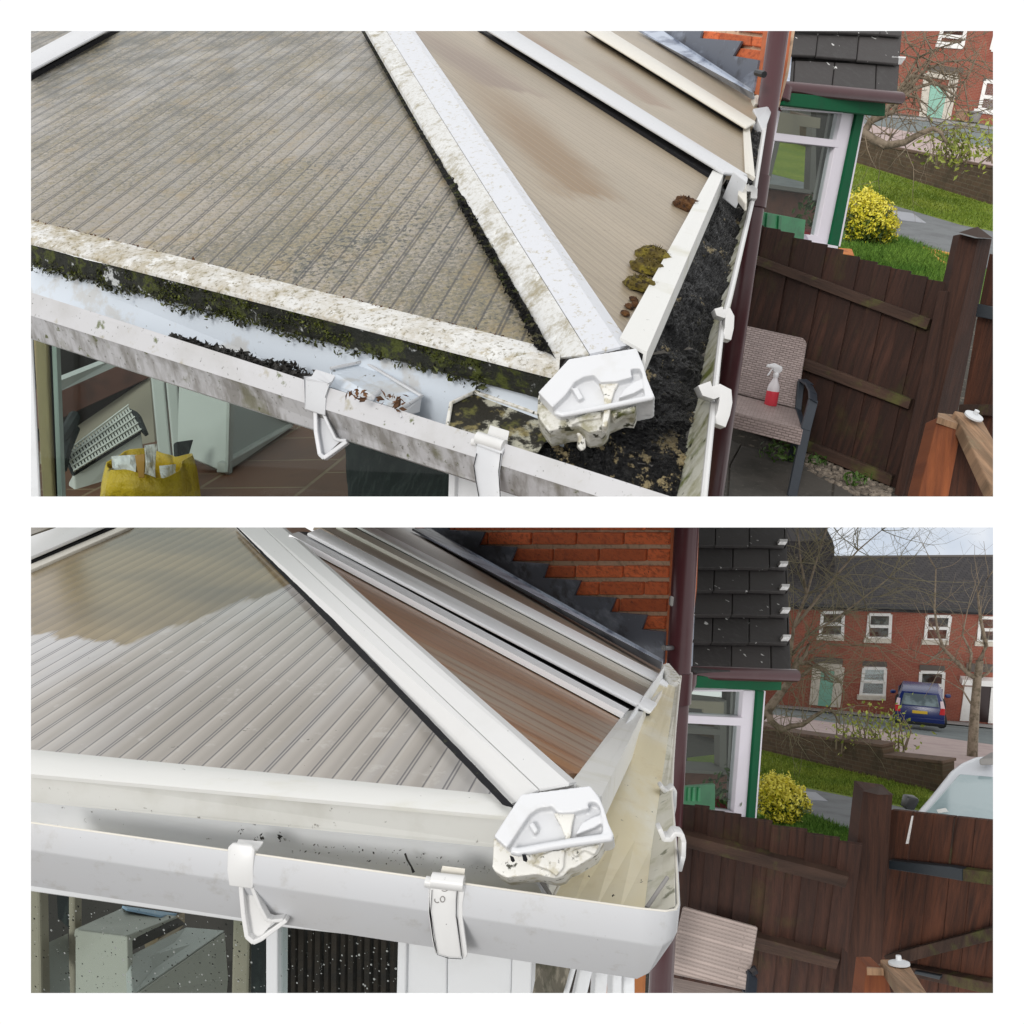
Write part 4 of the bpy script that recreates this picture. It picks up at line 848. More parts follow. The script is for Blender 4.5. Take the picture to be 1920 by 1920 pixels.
# hip bar: left flank (mossy), top plate, right lip
def hipb(a, b, za, zb): return P(*a, za), P(*b, zb)
h_l = hipb((668, 20), (1046, 674), 2.98, 1.385); h_c = hipb((700, 20), (1106, 668), 2.95, 1.345); h_r = hipb((742, 20), (1162, 655), 2.93, 1.345); h_e = hipb((748, 20), (1176, 650), 2.94, 1.375)
hb = newbm(); loft([[h_l[0] + gU * .008, h_l[0], h_c[0]], [h_l[1] + gU * .006, h_l[1], h_c[1]]], hb)
HB = obj('hip_bar', hb, m_bar_mossy, T, solid=-.004, fill=True)
hb = newbm(); loft([[h_c[0], h_r[0], h_e[0], h_e[0] + gU * .05], [h_c[1], h_r[1], h_e[1], h_e[1] + gU * .05]], hb)
obj('hip_bar_face', hb, m_bar_fade, HB, solid=-.004)
bm = newbm(); tube([h_c[0] + UP * .001, h_c[1] + UP * .001], .0022, bm, 6); obj('seam', bm, m_gasket_moss, HB)
bm = newbm(); tube([h_r[0].lerp(h_c[0], .12) + UP * .001, h_r[1].lerp(h_c[1], .12) + UP * .001], .0012, bm, 6); obj('seam', bm, m_rubber, HB)
gk = newbm()
grid_surface([fr_pl.hit(656, 20, .012), fr_pl.hit(672, 20, .012), fr_pl.hit(1042, 672, .016), fr_pl.hit(1014, 656, .012)], 4, 160, lambda p, s, t_: .004 * fbm(p, 60) * (t_ > .4), gk)
obj('hip_gasket', gk, m_gasket_moss, HB, fill=False)
bm = newbm(); rd = random.Random(31)
for i in range(420):
    f = rd.uniform(.42, .99) ** .7; p = fr_pl.hit(662 + 356 * f + rd.uniform(-2, 10), 20 + 640 * f, .012); lumps(bm, p, rd.uniform(.002, .006), 0, fr_pl.n, i, .7) if i % 3 == 0 else leaves(bm, p, .006, 3, .004, seed=i)
obj('gasket_moss', bm, m_gasket_moss, HB, fill=False)

# front eaves: lichen covered top trim, mossy face, pale fascia behind the gutter
e0, e1 = (20, 410.6, 1.955), (1050, 666, 1.39); 
eA = [P(20, 409, 1.955), P(1050, 666, 1.392)]; eB = [P(20, 446, 1.885), P(1048, 709, 1.335)]
ev = newbm(); loft([[eA[0] + FW * .01, eA[0], eA[0].lerp(eB[0], .8) - gU * .004, eB[0], eB[0] + gU * .002], [eA[1] + FW * .01, eA[1], eA[1].lerp(eB[1], .8) - gU * .004, eB[1], eB[1] + gU * .002]], ev)
EV = obj('eaves_trim', ev, m_eaves_dirty, T, solid=-.006, smooth=True)
fA = [p + gU * .001 + FW * .006 for p in eB]; 
def fdrop(k, s): return [P(20, 484 + k, 1.90 + s), P(1050, 754 + k * .9, 1.36 + s * .7)]
fB = fdrop(0, .012)
fc = grid_surface([fA[0], fA[1], fB[1], fB[0]], 240, 14, lambda p, s, t_: .004 + .006 * max(0, fbm(p, 28)), newbm())
obj('mossy_face', fc, m_fascia_moss, EV, smooth='all', fill=False)
gA = [p + FW * .016 for p in fB]; gB = [P(20, 620, 1.93), P(1062, 900, 1.40)]
FS = obj('fascia', qslab([gA[0], gA[1], gB[1], gB[0]], .02), m_fascia_blue, T)
bm = newbm(); rd = random.Random(14)               # ragged moss hanging from the mossy face on the fascia
for i in range(1500):
    f = rd.random(); c0 = fB[0].lerp(fB[1], f); amp = .5 + .5 * noise.noise(Vector((f * 14, 0, 3))) + .35 * noise.noise(Vector((f * 60, 4, 3)))
    if f > .9 or amp < .1: continue
    p = c0 + gU * rd.uniform(-.012, .034 * amp * amp) - FW * .003; leaves(bm, p, .006, 2, rd.uniform(.002, .0055) * (1.6 if i % 5 == 0 else 1), seed=i)
obj('hanging_moss', bm, leaf_mat('moss_shred', [(0, (.012, .013, .009)), (.6, (.05, .055, .015)), (1, (.10, .115, .02))]), EV, fill=False)
bm = newbm()
for i in range(2600):                               # moss pile on the face, green below and black above
    f = rd.uniform(.12, .9); h = rd.random(); 
    if noise.noise(Vector((f * 9, h * .8, 1))) + .6 * noise.noise(Vector((f * 34, h * 2.5, 7))) < .04: continue
    p = fA[0].lerp(fA[1], f).lerp(fB[0].lerp(fB[1], f), h) - FW * .008; leaves(bm, p, .004, 2, rd.uniform(.0015, .004), seed=i)
obj('moss_pile', bm, leaf_mat('moss_pile_leaf', [(0, (.010, .012, .006)), (.5, (.045, .055, .008)), (1, (.12, .14, .018))]), EV, fill=False)
bm = newbm()
for i in range(260):
    f = rd.random() ** 1.3; p = eA[0].lerp(eA[1], f) - gU * .004; leaves(bm, p, .004, 1, rd.uniform(.002, .005), seed=900 + i)
obj('edge_grit', bm, m_moss_red, EV, fill=False)

# right eaves trim
rt = newbm(); a0, a1 = fpl.hit(1161, 638, .012), fpl.hit(1338, 318, .012); b0_, b1_ = fpl.hit(1206, 664, .014), fpl.hit(1353, 328, .016)
loft([[a0, a0.lerp(b0_, .8), b0_, b0_ + gU * .03], [a1, a1.lerp(b1_, .8), b1_, b1_ + gU * .05]], rt)
ER = obj('eaves_trim', rt, m_eaves_clean, T, solid=-.005)
obj('eaves_trim', loft([[fpl.hit(1392, 234, .0), fpl.hit(1403, 238, .0), P(1411, 328, 2.62)], [fpl.hit(1396, 330, .0) , P(1404, 334, 2.56), P(1412, 340, 2.55)]]), m_pvc_warm, T, solid=-.01)
obj('corner_bracket', qslab([P(*z3(372, 540), 3.6), P(*z3(470, 524), 3.7), P(*z3(486, 560), 3.7), P(*z3(440, 690), 3.5), P(*z3(400, 600), 3.5)], .04), m_pvc, T, bevel=.004)
obj('end_trim', qslab([P(*z3(378, 460), 3.8), P(*z3(400, 452), 3.85), P(*z3(444, 488), 3.8), P(*z3(430, 520), 3.75), P(*z3(385, 510), 3.7)], .04), m_pvc_warm, T, bevel=.004)
obj('drop_strip', qslab([P(*z3(284, 1000), 2.5), P(*z3(330, 996), 2.5), P(*z3(333, 1120), 2.3), P(*z3(320, 1130), 2.3), P(*z3(276, 1070), 2.35)], .02), m_pvc_warm, T, bevel=.003)

# front gutter: box profile, upper face, sloping lower face, floor
def gl(u, p, q): return px_line(p, q, u)
def sec(u, zr, ext=0):
    r = P(*gl(u, (58, 551), (1245, 931)), zr); b = P(*gl(u, (58, 592), (883, 855)), zr - .004); o = P(*gl(u, (58, 634), (883, 900)), zr + .028)
    return [r + FW * .004 + gU * .018, r + FW * .004, r, b, o, o + FW * .09, r + FW * .125 + gU * .02]
s0, s1 = sec(20, rim(20)), sec(1320, rim(1320))
g_ = newbm(); loft([s0[:4], s1[:4]], g_); G = obj('gutter', g_, m_gutter_dirty, T, solid=-.0025)
g_ = newbm(); loft([s0[3:6], s1[3:6]], g_); obj('gutter_underside', g_, m_gutter_under, G, solid=-.0025)
bm = newbm(); tube([s0[2], s1[2]], .0022, bm, 8); obj('rim_edge', bm, m_pvc_clean, G, smooth=True)
# right gutter: outer rim with inner wall
RI = [P(1319, 938, 1.235), P(1338, 752, 1.50), P(1354, 606, 1.84), P(1367, 560, 1.98), P(1413, 366, 2.72), P(1440, 196, 4.0)]
RB = [P(1262, 962, 1.32), P(1296, 790, 1.56), P(1327, 640, 1.86), P(1340, 590, 1.98), P(1397, 380, 2.75), P(1428, 212, 4.0)]
bm = newbm(); loft([[p + gU * .09 + RT * .002, p + RT * .004, p, p.lerp(q, .5), q] for p, q in zip(RI, RB)], bm)
SG = obj('side_gutter', bm, m_gutter_wall, G, solid=.0012, fill=False)
bm = newbm(); tube(RI, [.0048, .005, .0055, .006, .007, .009], bm, 8); obj('rim_edge', bm, m_pvc_clean, SG, smooth=True)
# brackets on the front gutter
def on_face(u, v, d=.006):                            # a point on the gutter's front skin
    zr = rim(u); return P(u, v, zr - d)
def bracket(zq, strap, hook, arms, m=m_pvc):
    bm = newbm()
    def q(p, d): u, v = zq(*p); return P(u, v, rim(u) - d)
    f = [q(p, .010) for p in strap]; prism(bm, f, [p + FW * .010 for p in f], None, .5)
    f = [q(p, d) for p, d in hook]; prism(bm, f, [p + gU * .006 for p in f], None, .5)
    br = obj('bracket', bm, m, G, bevel=.0025, smooth=True)
    return br, q
br, q = bracket(z5, [(45, 412), (214, 462), (196, 560), (190, 690), (40, 640)], [((45, 412), .010), ((214, 462), .010), ((235, 440), -.004), ((268, 396), -.014), ((120, 350), -.014), ((95, 395), -.004)], None)
bm = newbm()
for pts, w in (([(118, 655), (122, 800), (150, 965), (178, 992), (215, 968), (340, 876)], .0065), ([(176, 672), (215, 760), (262, 856), (292, 866), (338, 866)], .005)):
    pp3 = [q(p, .004 - .02 * max(0, (p[0] - 180) / 160)) for p in pts]
    for a, b in zip(pp3[:-1], pp3[1:]):
        d = (b - a).normalized(); bar(a - d * .001, b + d * .001, d.cross(FW).normalized() * w, FW * .02, bm, .5)
f = [q(p, -.012) for p in [(122, 670), (176, 690), (262, 856), (300, 872), (215, 955), (175, 975), (150, 940)]]; prism(bm, f, [p + FW * .003 for p in f], None, .5)
obj('bracket_foot', bm, m_pvc, br, bevel=.0015)
br, q = bracket(z5, [(1282, 890), (1470, 955), (1450, 1090), (1452, 1345), (1310, 1345), (1262, 1060)], [((1282, 880), .012), ((1470, 950), .012), ((1500, 892), -.002), ((1300, 818), -.002)], None)
bm = newbm(); tube([q((1286, 848), .004), q((1480, 910), .004)], .0095, bm, 12); obj('clip_roll', bm, m_pvc_clean, br, smooth=True)
f = [q(p, -.012) for p in [(1352, 845), (1500, 885), (1518, 800), (1378, 756)]]; bm = newbm(); prism(bm, f, [p + FW * .003 for p in f], None, .5); obj('clip_tab', bm, m_pvc_clean, br, bevel=.001)
bm = newbm(); tube([q((1252, 878), .004), q((1286, 880), .004)], .006, bm, 10); obj('clip_peg', bm, m_pvc_clean, br, smooth=True)
bm = newbm(); tube([q((1282, 960), .013), q((1262, 1050), .013), q((1275, 1150), .013), q((1310, 1345), .013)], .0007, bm, 6); tube([q((1456, 960), .013), q((1440, 1090), .013), q((1455, 1345), .013)], .0007, bm, 6); obj('rubber_seal', bm, m_rubber, br)
# clips on the side gutter
def clip_side(pts, zc, w, name='bracket'):
    bm = newbm(); a = [P(u, v, zc) for u, v in pts]
    return obj(name, loft([[p - x * w * .5 - FW * w * .9, p + x * w * .5 - FW * w * .9, p + x * w * .5 + FW * w * .9, p - x * w * .5 + FW * w * .9] for p, x in [(a[i], (FW.cross(a[min(i + 1, len(a) - 1)] - a[max(i - 1, 0)])).normalized()) for i in range(len(a))]], bm, True, True), m_pvc_clean, SG, bevel=w * .28, smooth=True, segs=4)
clip_side([z7(54, 1064), z7(72, 1112), z7(110, 1122), z7(150, 1108), z7(184, 1122), z7(186, 1180), z7(172, 1250), z7(146, 1320)], 1.47, .020)
clip_side([z7(146, 596), z7(154, 626), z7(180, 634), z7(206, 622), z7(216, 650), z7(212, 720), z7(196, 790)], 1.80, .017)
clip_side([z3(318, 1030), z3(330, 1050), z3(352, 1048), z3(370, 1056), z3(366, 1110)], 2.65, .018)

# hip end cap
CAPU = dict(a=(445, 470), b=(975, 385), c=(380, 930), base=[(445, 470), (975, 385), (1035, 530), (1075, 690), (1120, 770), (1095, 790), (380, 928), (345, 912), (310, 850), (205, 730)],
    hood=[(445, 470), (975, 385), (1030, 520), (1050, 600), (1085, 690), (1118, 765), (1040, 760), (1030, 690), (1020, 590), (1000, 545), (928, 548), (940, 612), (820, 645), (690, 652), (640, 596), (560, 610), (490, 650), (420, 750), (316, 850), (205, 730)],
    fin_r=[(1032, 618), (1038, 690), (960, 735), (830, 778), (880, 705), (950, 650)], fin_l=[(468, 702), (512, 690), (560, 772), (520, 792)], lip=[(345, 895), (395, 912), (560, 880), (800, 835), (1105, 772)],
    web=[(672, 640), (850, 630), (800, 720), (778, 800), (765, 900), (740, 1000), (702, 1000), (722, 850), (716, 740)], skirt=[(205, 745), (195, 900), (230, 960), (290, 1035), (440, 1000), (520, 990), (600, 1045), (700, 1030), (745, 990), (760, 930), (880, 880), (955, 885), (990, 800), (350, 880)],
    scallop=[[(460, 985), (500, 930), (600, 890), (700, 880), (700, 930), (560, 950)], [(780, 900), (880, 860), (975, 830), (960, 880), (880, 880), (800, 930)]])
EC = end_cap(T, z6, CAPU, (1.335, 1.33, 1.295), None, m_cap_dirt)
bm = newbm(); pts = [P(*z6(x, y), 1.33) for x, y in ((480, 1000), (540, 1000), (575, 1085), (582, 1170), (545, 1195), (512, 1160), (520, 1090))]; prism(bm, pts, [p + FW * .02 for p in pts], None, .5); obj('drip_tail', bm, m_cap_speck, EC, bevel=.003, smooth=True)
# trays of the gutter joints inside the front channel
tr = qslab([P(*z5(228, 350), 1.53), P(*z5(470, 302), 1.56), P(*z5(886, 548), 1.475), P(*z5(735, 640), 1.42), P(*z5(220, 480), 1.50)], .004)
TR = obj('joint_tray', tr, m_fascia_blue, G, bevel=.001)
bm = newbm(); tube([P(*z5(228, 350), 1.52), P(*z5(470, 300), 1.55), P(*z5(888, 548), 1.465), P(*z5(740, 638), 1.41)], .0028, bm, 8); obj('tray_edge', bm, m_pvc, TR, smooth=True); obj('divider', tube([P(*z5(590, 510), 1.49), P(*z5(530, 560), 1.44)], .004, None, 8), m_pvc, TR, smooth=True)
obj('tray_side', qslab([P(*z5(888, 548), 1.465), P(*z5(870, 662), 1.455), P(*z5(740, 700), 1.40), P(*z5(740, 640), 1.41)], .003), m_pvc, TR)
TR2 = obj('joint_tray', qslab([P(*z5(1095, 600), 1.43), P(*z5(1270, 522), 1.455), P(*z5(1740, 690), 1.41), P(*z5(1830, 800), 1.385), P(*z5(1700, 980), 1.345), P(*z5(1060, 790), 1.395)], .004), M('grimy_tray', (.46, .45, .36), .6, layers=[L((.018, .016, .010), 12, .45, .50, detail=9, rough=.68), L((.30, .25, .10), 40, .56, .64, detail=7, amt=.7), L((.12, .12, .03), 24, .6, .68)], bump=.5, bscale=120), G)
bm = newbm(); tube([P(*z5(1066, 780), 1.39), P(*z5(1098, 598), 1.425), P(*z5(1270, 518), 1.45), P(*z5(1740, 680), 1.405)], .0032, bm, 8); obj('tray_edge', bm, m_cap_speck, TR2, smooth=True)
# window below the gutter
wz = 2.02
wpl = vert(P(58, 700, 2.16), P(900, 900, 1.62), gU)
WN = obj('window', slab(wpl, [z5(1080, 1090), z5(1300, 1160), z5(1420, 1500), z5(1066, 1500)], .06, .0), m_frame_white, T, bevel=.004)
obj('frame', slab(wpl, [(-20, 560), z4(52, 680), z4(95, 1560), (20, 1000)], .008, .012), m_frame_white, WN, bevel=.004)
obj('glazing_bead', slab(wpl, [z5(1078, 1090), z5(1125, 1105), z5(1115, 1500), z5(1066, 1500)], .03, .012), m_frame_white, WN, bevel=.003)
obj('corner_panel', slab(wpl, [z5(1300, 1160), z5(1900, 1300), z5(2300, 1500), z5(1400, 1500)], .06, -.02), m_frame_white, WN, bevel=.004)
obj('wooden_mullion', slab(wpl, [z4(58, 600), z4(128, 600), z4(172, 1600), z4(118, 1600)], .012, -.06), m_tan, WN, bevel=.004)
obj('dark_reveal', slab(wpl, [z4(125, 600), z4(170, 600), z4(212, 1600), z4(165, 1600)], .012, -.075), m_rubber, WN)
obj('inner_mullion', slab(wpl, [z4(162, 600), z4(186, 600), z4(225, 1600), z4(200, 1600)], .010, -.07), m_cabinet, WN)
obj('pane', slab(wpl, [z4(52, 560), z4(860, 760), z5(1090, 1090), z5(1070, 1500), z4(90, 1600)], .006, -.05), m_glass_conservatory, WN)
# room inside
obj('added_room_shell', (lambda bm: [qslab(q_, .05, bm) for q_ in ([P(-500, 480, 4.9), P(1150, 520, 4.9), P(1150, 1500, 4.9), P(-500, 1500, 4.9)], [P(1040, 780, 1.75), P(1150, 560, 4.9), P(1150, 1500, 4.9), P(1100, 1500, 1.75)], [P(-60, 480, 2.3), P(-500, 480, 4.9), P(-500, 1500, 4.9), P(-60, 1500, 2.3)])] and bm)(newbm()), m_room_dark, T)  # dark walls closing the room, added to keep outside light out
def r_(zq, x, y, d): return P(*zq(x, y), d)
flp = three((*z4(1100, 1420), 3.0), (*z4(1900, 1500), 2.75), (*z4(1500, 1150), 3.7)); flp.ax(flp.hit(*z4(1280, 1530)) - flp.hit(*z4(1600, 1300)))
obj('room_floor', slab(flp, [z4(-200, 1500), z4(300, 900), z4(1500, 900), z5(1400, 700), z5(1300, 1700), z4(300, 1900), z4(-200, 1900)], .05), m_floor_tile, T)
bk = newbm(); prism(bk, *(lambda f: (f, [p + FW * .05 for p in f]))([r_(z4, 100, 1300, 3.3), r_(z4, 700, 890, 3.8), r_(z4, 735, 1330, 3.45), r_(z4, 100, 1750, 3.0)]), None, .5)
obj('room_wall', bk, m_room_wall, T)
obj('dado_brick', qslab([r_(z4, 100, 950, 3.32), r_(z4, 700, 700, 3.85), r_(z4, 702, 893, 3.78), r_(z4, 100, 1170, 3.27)], .05), m_room_brick, T)
obj('rear_window', qslab([r_(z4, 180, 985, 3.15), r_(z4, 180, 925, 3.15), r_(z4, 520, 790, 3.5), r_(z4, 540, 825, 3.5)], .05), m_cabinet, T)
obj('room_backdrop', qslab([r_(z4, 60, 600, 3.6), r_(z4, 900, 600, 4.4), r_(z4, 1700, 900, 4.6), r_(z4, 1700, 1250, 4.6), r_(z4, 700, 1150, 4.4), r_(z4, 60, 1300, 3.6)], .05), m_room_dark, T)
obj('room_post', (lambda bm: [qslab([r_(z4, a, 860, d), r_(z4, b, 880, d), r_(z4, b + 45, 1350, d - .2), r_(z4, a + 45, 1330, d - .2)], .05, bm) for a, b, d in ((702, 776, 3.35), (782, 846, 3.3))] and bm)(newbm()), m_cabinet, T, bevel=.006)
tc = thing('cabinet', 'white open cabinet on the brown tiled floor behind the yellow bag', 'cabinet', r_(z4, 1115, 1415, 3.0))
obj('side', qslab([r_(z4, 858, 900, 3.25), r_(z4, 1130, 1010, 3.1), r_(z4, 1116, 1416, 2.98), r_(z4, 850, 1300, 3.12)], .03), m_cabinet, tc, bevel=.003)
obj('interior', qslab([r_(z4, 1140, 1010, 3.22), r_(z4, 1500, 1130, 3.62), r_(z4, 1480, 1160, 3.62), r_(z4, 1150, 1390, 3.05)], .02), m_cabinet_in, tc)
obj('base', qslab([r_(z4, 1118, 1360, 2.98), r_(z4, 1470, 1142, 3.6), r_(z4, 1485, 1162, 3.6), r_(z4, 1116, 1416, 2.98)], .03), m_cabinet, tc, bevel=.003)
obj('front_edge', qslab([r_(z4, 1118, 1000, 3.08), r_(z4, 1138, 1000, 3.08), r_(z4, 1128, 1412, 2.97), r_(z4, 1108, 1412, 2.97)], .02), m_cabinet, tc, bevel=.002)
th = thing('heater', 'cream convector heater with white grille seen through the window behind the yellow bag', 'heater', r_(z4, 300, 1500, 3.0))
gq = [r_(z4, 238, 1320, 2.98), r_(z4, 585, 1058, 3.25), r_(z4, 655, 1190, 3.18), r_(z4, 285, 1420, 2.92)]
obj('top', qslab(gq, .03), m_charcoal, th, bevel=.005)
bm = newbm(); nx = (gq[1] - gq[0]).cross(gq[3] - gq[0]).normalized(); nx = nx if nx.dot(CAM - gq[0]) > 0 else -nx
for i in range(23):
    f = (i + .5) / 23; a, b = gq[0].lerp(gq[1], f) + nx * .004, gq[3].lerp(gq[2], f) + nx * .004; bar(a, b, (gq[1] - gq[0]).normalized() * .0085, nx * .004, bm, .5)
for i in range(5): f = i / 4; a, b = gq[0].lerp(gq[3], f) + nx * .009, gq[1].lerp(gq[2], f) + nx * .009; bar(a, b, (gq[3] - gq[0]).normalized() * .006, nx * .003, bm, .5)
obj('grille', bm, m_grille, th)
obj('body', qslab([r_(z4, 285, 1420, 2.93), r_(z4, 655, 1190, 3.19), r_(z4, 668, 1290, 3.16), r_(z4, 300, 1620, 2.86)], .05), m_heater, th, bevel=.005)
obj('end_panel', qslab([r_(z4, 575, 1055, 3.24), r_(z4, 630, 1080, 3.22), r_(z4, 672, 1180, 3.17), r_(z4, 652, 1192, 3.17)], .03), m_charcoal, th, bevel=.003)
obj('strap', tube([r_(z4, 215, 1250, 2.95), r_(z4, 250, 1190, 2.96), r_(z4, 290, 1110, 3.0), r_(z4, 285, 1170, 3.0), r_(z4, 240, 1280, 2.95), r_(z4, 215, 1390, 2.9)], .02, None, 8), m_charcoal, th, smooth=True)
ty = thing('yellow_bag', 'bright yellow plastic bag stuffed with white papers on the floor inside the window', 'bag', r_(z4, 690, 1600, 2.75))
rows = []; c0 = r_(z4, 690, 1500, 2.70)
for h, k in ((-.075, .88), (-.04, .95), (0, 1.0), (.08, 1.08), (.18, 1.12), (.30, 1.15)):
    rows.append([c0 + gU * h + (RT * math.cos(a) * .125 + (FW * .10 - gU * .045) * math.sin(a)) * k * (1 + .07 * math.sin(5 * a + h * 9) + .05 * math.sin(11 * a)) - gU * (.014 * math.sin(3 * a + 1) if h < 0 else 0) for a in [6.2832 * i / 40 for i in range(40)]])
obj('bag', loft(rows, None, True), m_yellow, ty, solid=-.003, smooth='all')
bm = newbm()
for (x, y, w_, h_, d) in ((560, 1390, 70, 65, 2.70), (705, 1360, 34, 95, 2.68), (800, 1430, 45, 55, 2.69), (640, 1470, 60, 50, 2.69), (520, 1430, 40, 40, 2.70)):
    grid_surface([r_(z4, x - w_, y - h_, d), r_(z4, x + w_, y - h_ - 8, d + .02), r_(z4, x + w_ * .9, y + h_, d), r_(z4, x - w_ * .8, y + h_, d)], 8, 8, lambda p, s, t_: .02 * fbm(p, 18), bm)
obj('papers', bm, m_paper, ty, fill=False)
obj('handle', qslab([r_(z4, 618, 1320, 2.60), r_(z4, 672, 1312, 2.60), r_(z4, 668, 1440, 2.58), r_(z4, 640, 1440, 2.58)], .004), M('yellow_strap', (.50, .24, .02), .5), ty)
tag(obj('dark_flap', qslab([r_(z4, 845, 1245, 2.9), r_(z4, 942, 1232, 2.95), r_(z4, 915, 1320, 2.92), r_(z4, 880, 1390, 2.88), r_(z4, 850, 1360, 2.88)], .02), m_charcoal, bevel=.004), 'dark grey folded cloth standing between the yellow bag and the white cabinet', 'cloth')
tag(obj('dark_rug', grid_surface([r_(z4, 1760, 1200, 2.6), r_(z5, 1120, 1040, 2.2), r_(z5, 1120, 1500, 2.1), r_(z4, 1790, 1700, 2.5)], 30, 30, lambda p, s, t_: .01 * fbm(p, 9), newbm()), m_charcoal, solid=-.02, smooth='all'), 'dark green black cloth hanging inside the window, right of the white open cabinet', 'cloth')

# ---- sludge, moss, leaves
bm = newbm()
def sl_h(p, s, t_): return .014 * fbm(p, 14, 5) + .009 * abs(noise.noise(p * 70)) + .004 * noise.noise(p * 230)
upr = [((1420, 200, 4.05), (1437, 196, 4.0)), ((1390, 300, 3.0), (1414, 335, 2.9)), ((1330, 380, 2.45), (1394, 395, 2.68)), ((1262, 520, 1.93), (1356, 550, 2.06)), ((1190, 670, 1.56), (1326, 650, 1.85)), ((1120, 780, 1.44), (1294, 800, 1.53))]
rows = [((1120, 780, 1.44), (1294, 800, 1.53)), ((1010, 838, 1.385), (1280, 880, 1.42)), ((985, 860, 1.345), (1262, 965, 1.30))]
for seg, nu, nv in ((upr, 80, 70), (rows, 170, 90)):
    for (a, b), (c, d) in zip(seg[:-1], seg[1:]): grid_surface([P(*a), P(*b), P(*d), P(*c)], nu, nv, sl_h, bm)
tag(structure('gutter_sludge', bm, m_sludge, kind='stuff', smooth='all', fill=False), 'wet black sludge filling the side gutter and the corner of the dirty conservatory', 'sludge')
bm = newbm(); rd = random.Random(77)
for i in range(900):
    f = rd.random(); f2 = rd.random() ** 2
    u = 320 + 270 * f; v = gl(u, (58, 551), (1245, 931))[1]; amp = max(0, .6 + noise.noise(Vector((f * 9, 2, 0))) * .9) * min(1, f * 3)
    p = P(u, v - 34 * amp * f2 * f - 2, rim(u) + .02 + .05 * f2); leaves(bm, p, .008, 2, rd.uniform(.003, .008), seed=i + 3000)
structure('gutter_grit', bm, m_speck, kind='stuff', fill=False)
rd = random.Random(4)
for i, (x, y, r, zc) in enumerate(((1226, 484, .036, 1.70), (1212, 505, .034, 1.64), (1201, 537, .034, 1.58))):
    bm = newbm(); p = fpl.hit(x, y, .004); lumps(bm, p, r * (p - CAM).dot(FW) / 1.9, 160, (fpl.n * .6 - gU * .4).normalized(), i + 3)
    tag(obj('moss_cushion', bm, m_moss, smooth='all', fill=False), ('uppermost of the three green brown moss cushions along the right eaves trim', 'middle one of the three green brown moss cushions along the right eaves trim', 'lowest of the three green brown moss cushions along the right eaves trim')[i], 'moss', 'moss cushions on the brown roof pane')
bm = newbm(); p = fpl.hit(1285, 386, .004); lumps(bm, p, .030, 120, fpl.n, 9); lumps(bm, p + fpl.e1 * .03, .022, 80, fpl.n, 19)
tag(obj('moss_tuft', bm, m_moss_red, smooth='all', fill=False), 'rust brown dried moss tuft lying by the eaves trim below the white glazing bar', 'moss')
bm = newbm()
for i, (x, y) in enumerate(((1188, 562), (1180, 575), (1172, 588), (1192, 572))): lumps(bm, fpl.hit(x, y, .003), .008, 14, fpl.n, 40 + i)
tag(obj('moss_crumbs', bm, m_moss_red, smooth='all', fill=False, trim=True), 'few small rusty moss crumbs scattered on the brown pane near the hip bar', 'moss')
rd = random.Random(21)
bm = newbm()
for i in range(46):
    x, y = rd.choice([(400, 520), (460, 545), (620, 560), (720, 600), (780, 580), (690, 590)]); leaves(bm, P(*z5(x + rd.gauss(0, 26), y + rd.gauss(0, 14)), 1.40), .006, 1, rd.uniform(.003, .009), seed=i + 777)
structure('leaf_litter', bm, m_leafdead, kind='stuff', fill=False)
# =============================================================== LOWER SCENE: the same conservatory after washing
CUR = 'L'
y1, y2, y3, y4, y5, y6, y7 = zoom(40, 970, 2.909), zoom(660, 970, 2.909), zoom(1220, 970, 2.909), zoom(40, 1400, 3.4286), zoom(560, 1400, 4.0), zoom(880, 1350, 3.6226), zoom(1220, 1400, 2.909)
gL = camdir(.0139, 2.91, 1.0)
def invL(u, v): return .000286 * (v - .09 * (u - 1650) - 1270)
def gpL(u, v): return P(u, v, 1 / invL(u, v))
GL = Pl(gpL(1500, 1900), (gpL(1700, 1900) - gpL(1500, 1900)).cross(gpL(1500, 1500) - gpL(1500, 1900))); UPL = GL.n
skm = bpy.data.materials.new('overcast_sky'); skm.use_nodes = True; nt = skm.node_tree; nt.nodes.clear()
em = nt.nodes.new('ShaderNodeEmission'); no = nt.nodes.new('ShaderNodeTexNoise'); no.inputs['Scale'].default_value = .05; no.inputs['Detail'].default_value = 5
cr = nt.nodes.new('ShaderNodeValToRGB'); cr.color_ramp.elements[0].position = .38; cr.color_ramp.elements[0].color = (.50, .59, .72, 1); cr.color_ramp.elements[1].position = .62; cr.color_ramp.elements[1].color = (.80, .84, .90, 1)
tc_ = nt.nodes.new('ShaderNodeTexCoord'); o_ = nt.nodes.new('ShaderNodeOutputMaterial')
nt.links.new(tc_.outputs['Object'], no.inputs['Vector']); nt.links.new(no.outputs[0], cr.inputs[0]); nt.links.new(cr.outputs[0], em.inputs[0]); nt.links.new(em.outputs[0], o_.inputs[0])
structure('sky', qslab([P(1300, 940, 150), P(1990, 940, 150), P(1990, 1290, 150), P(1300, 1290, 150)], 2), skm)

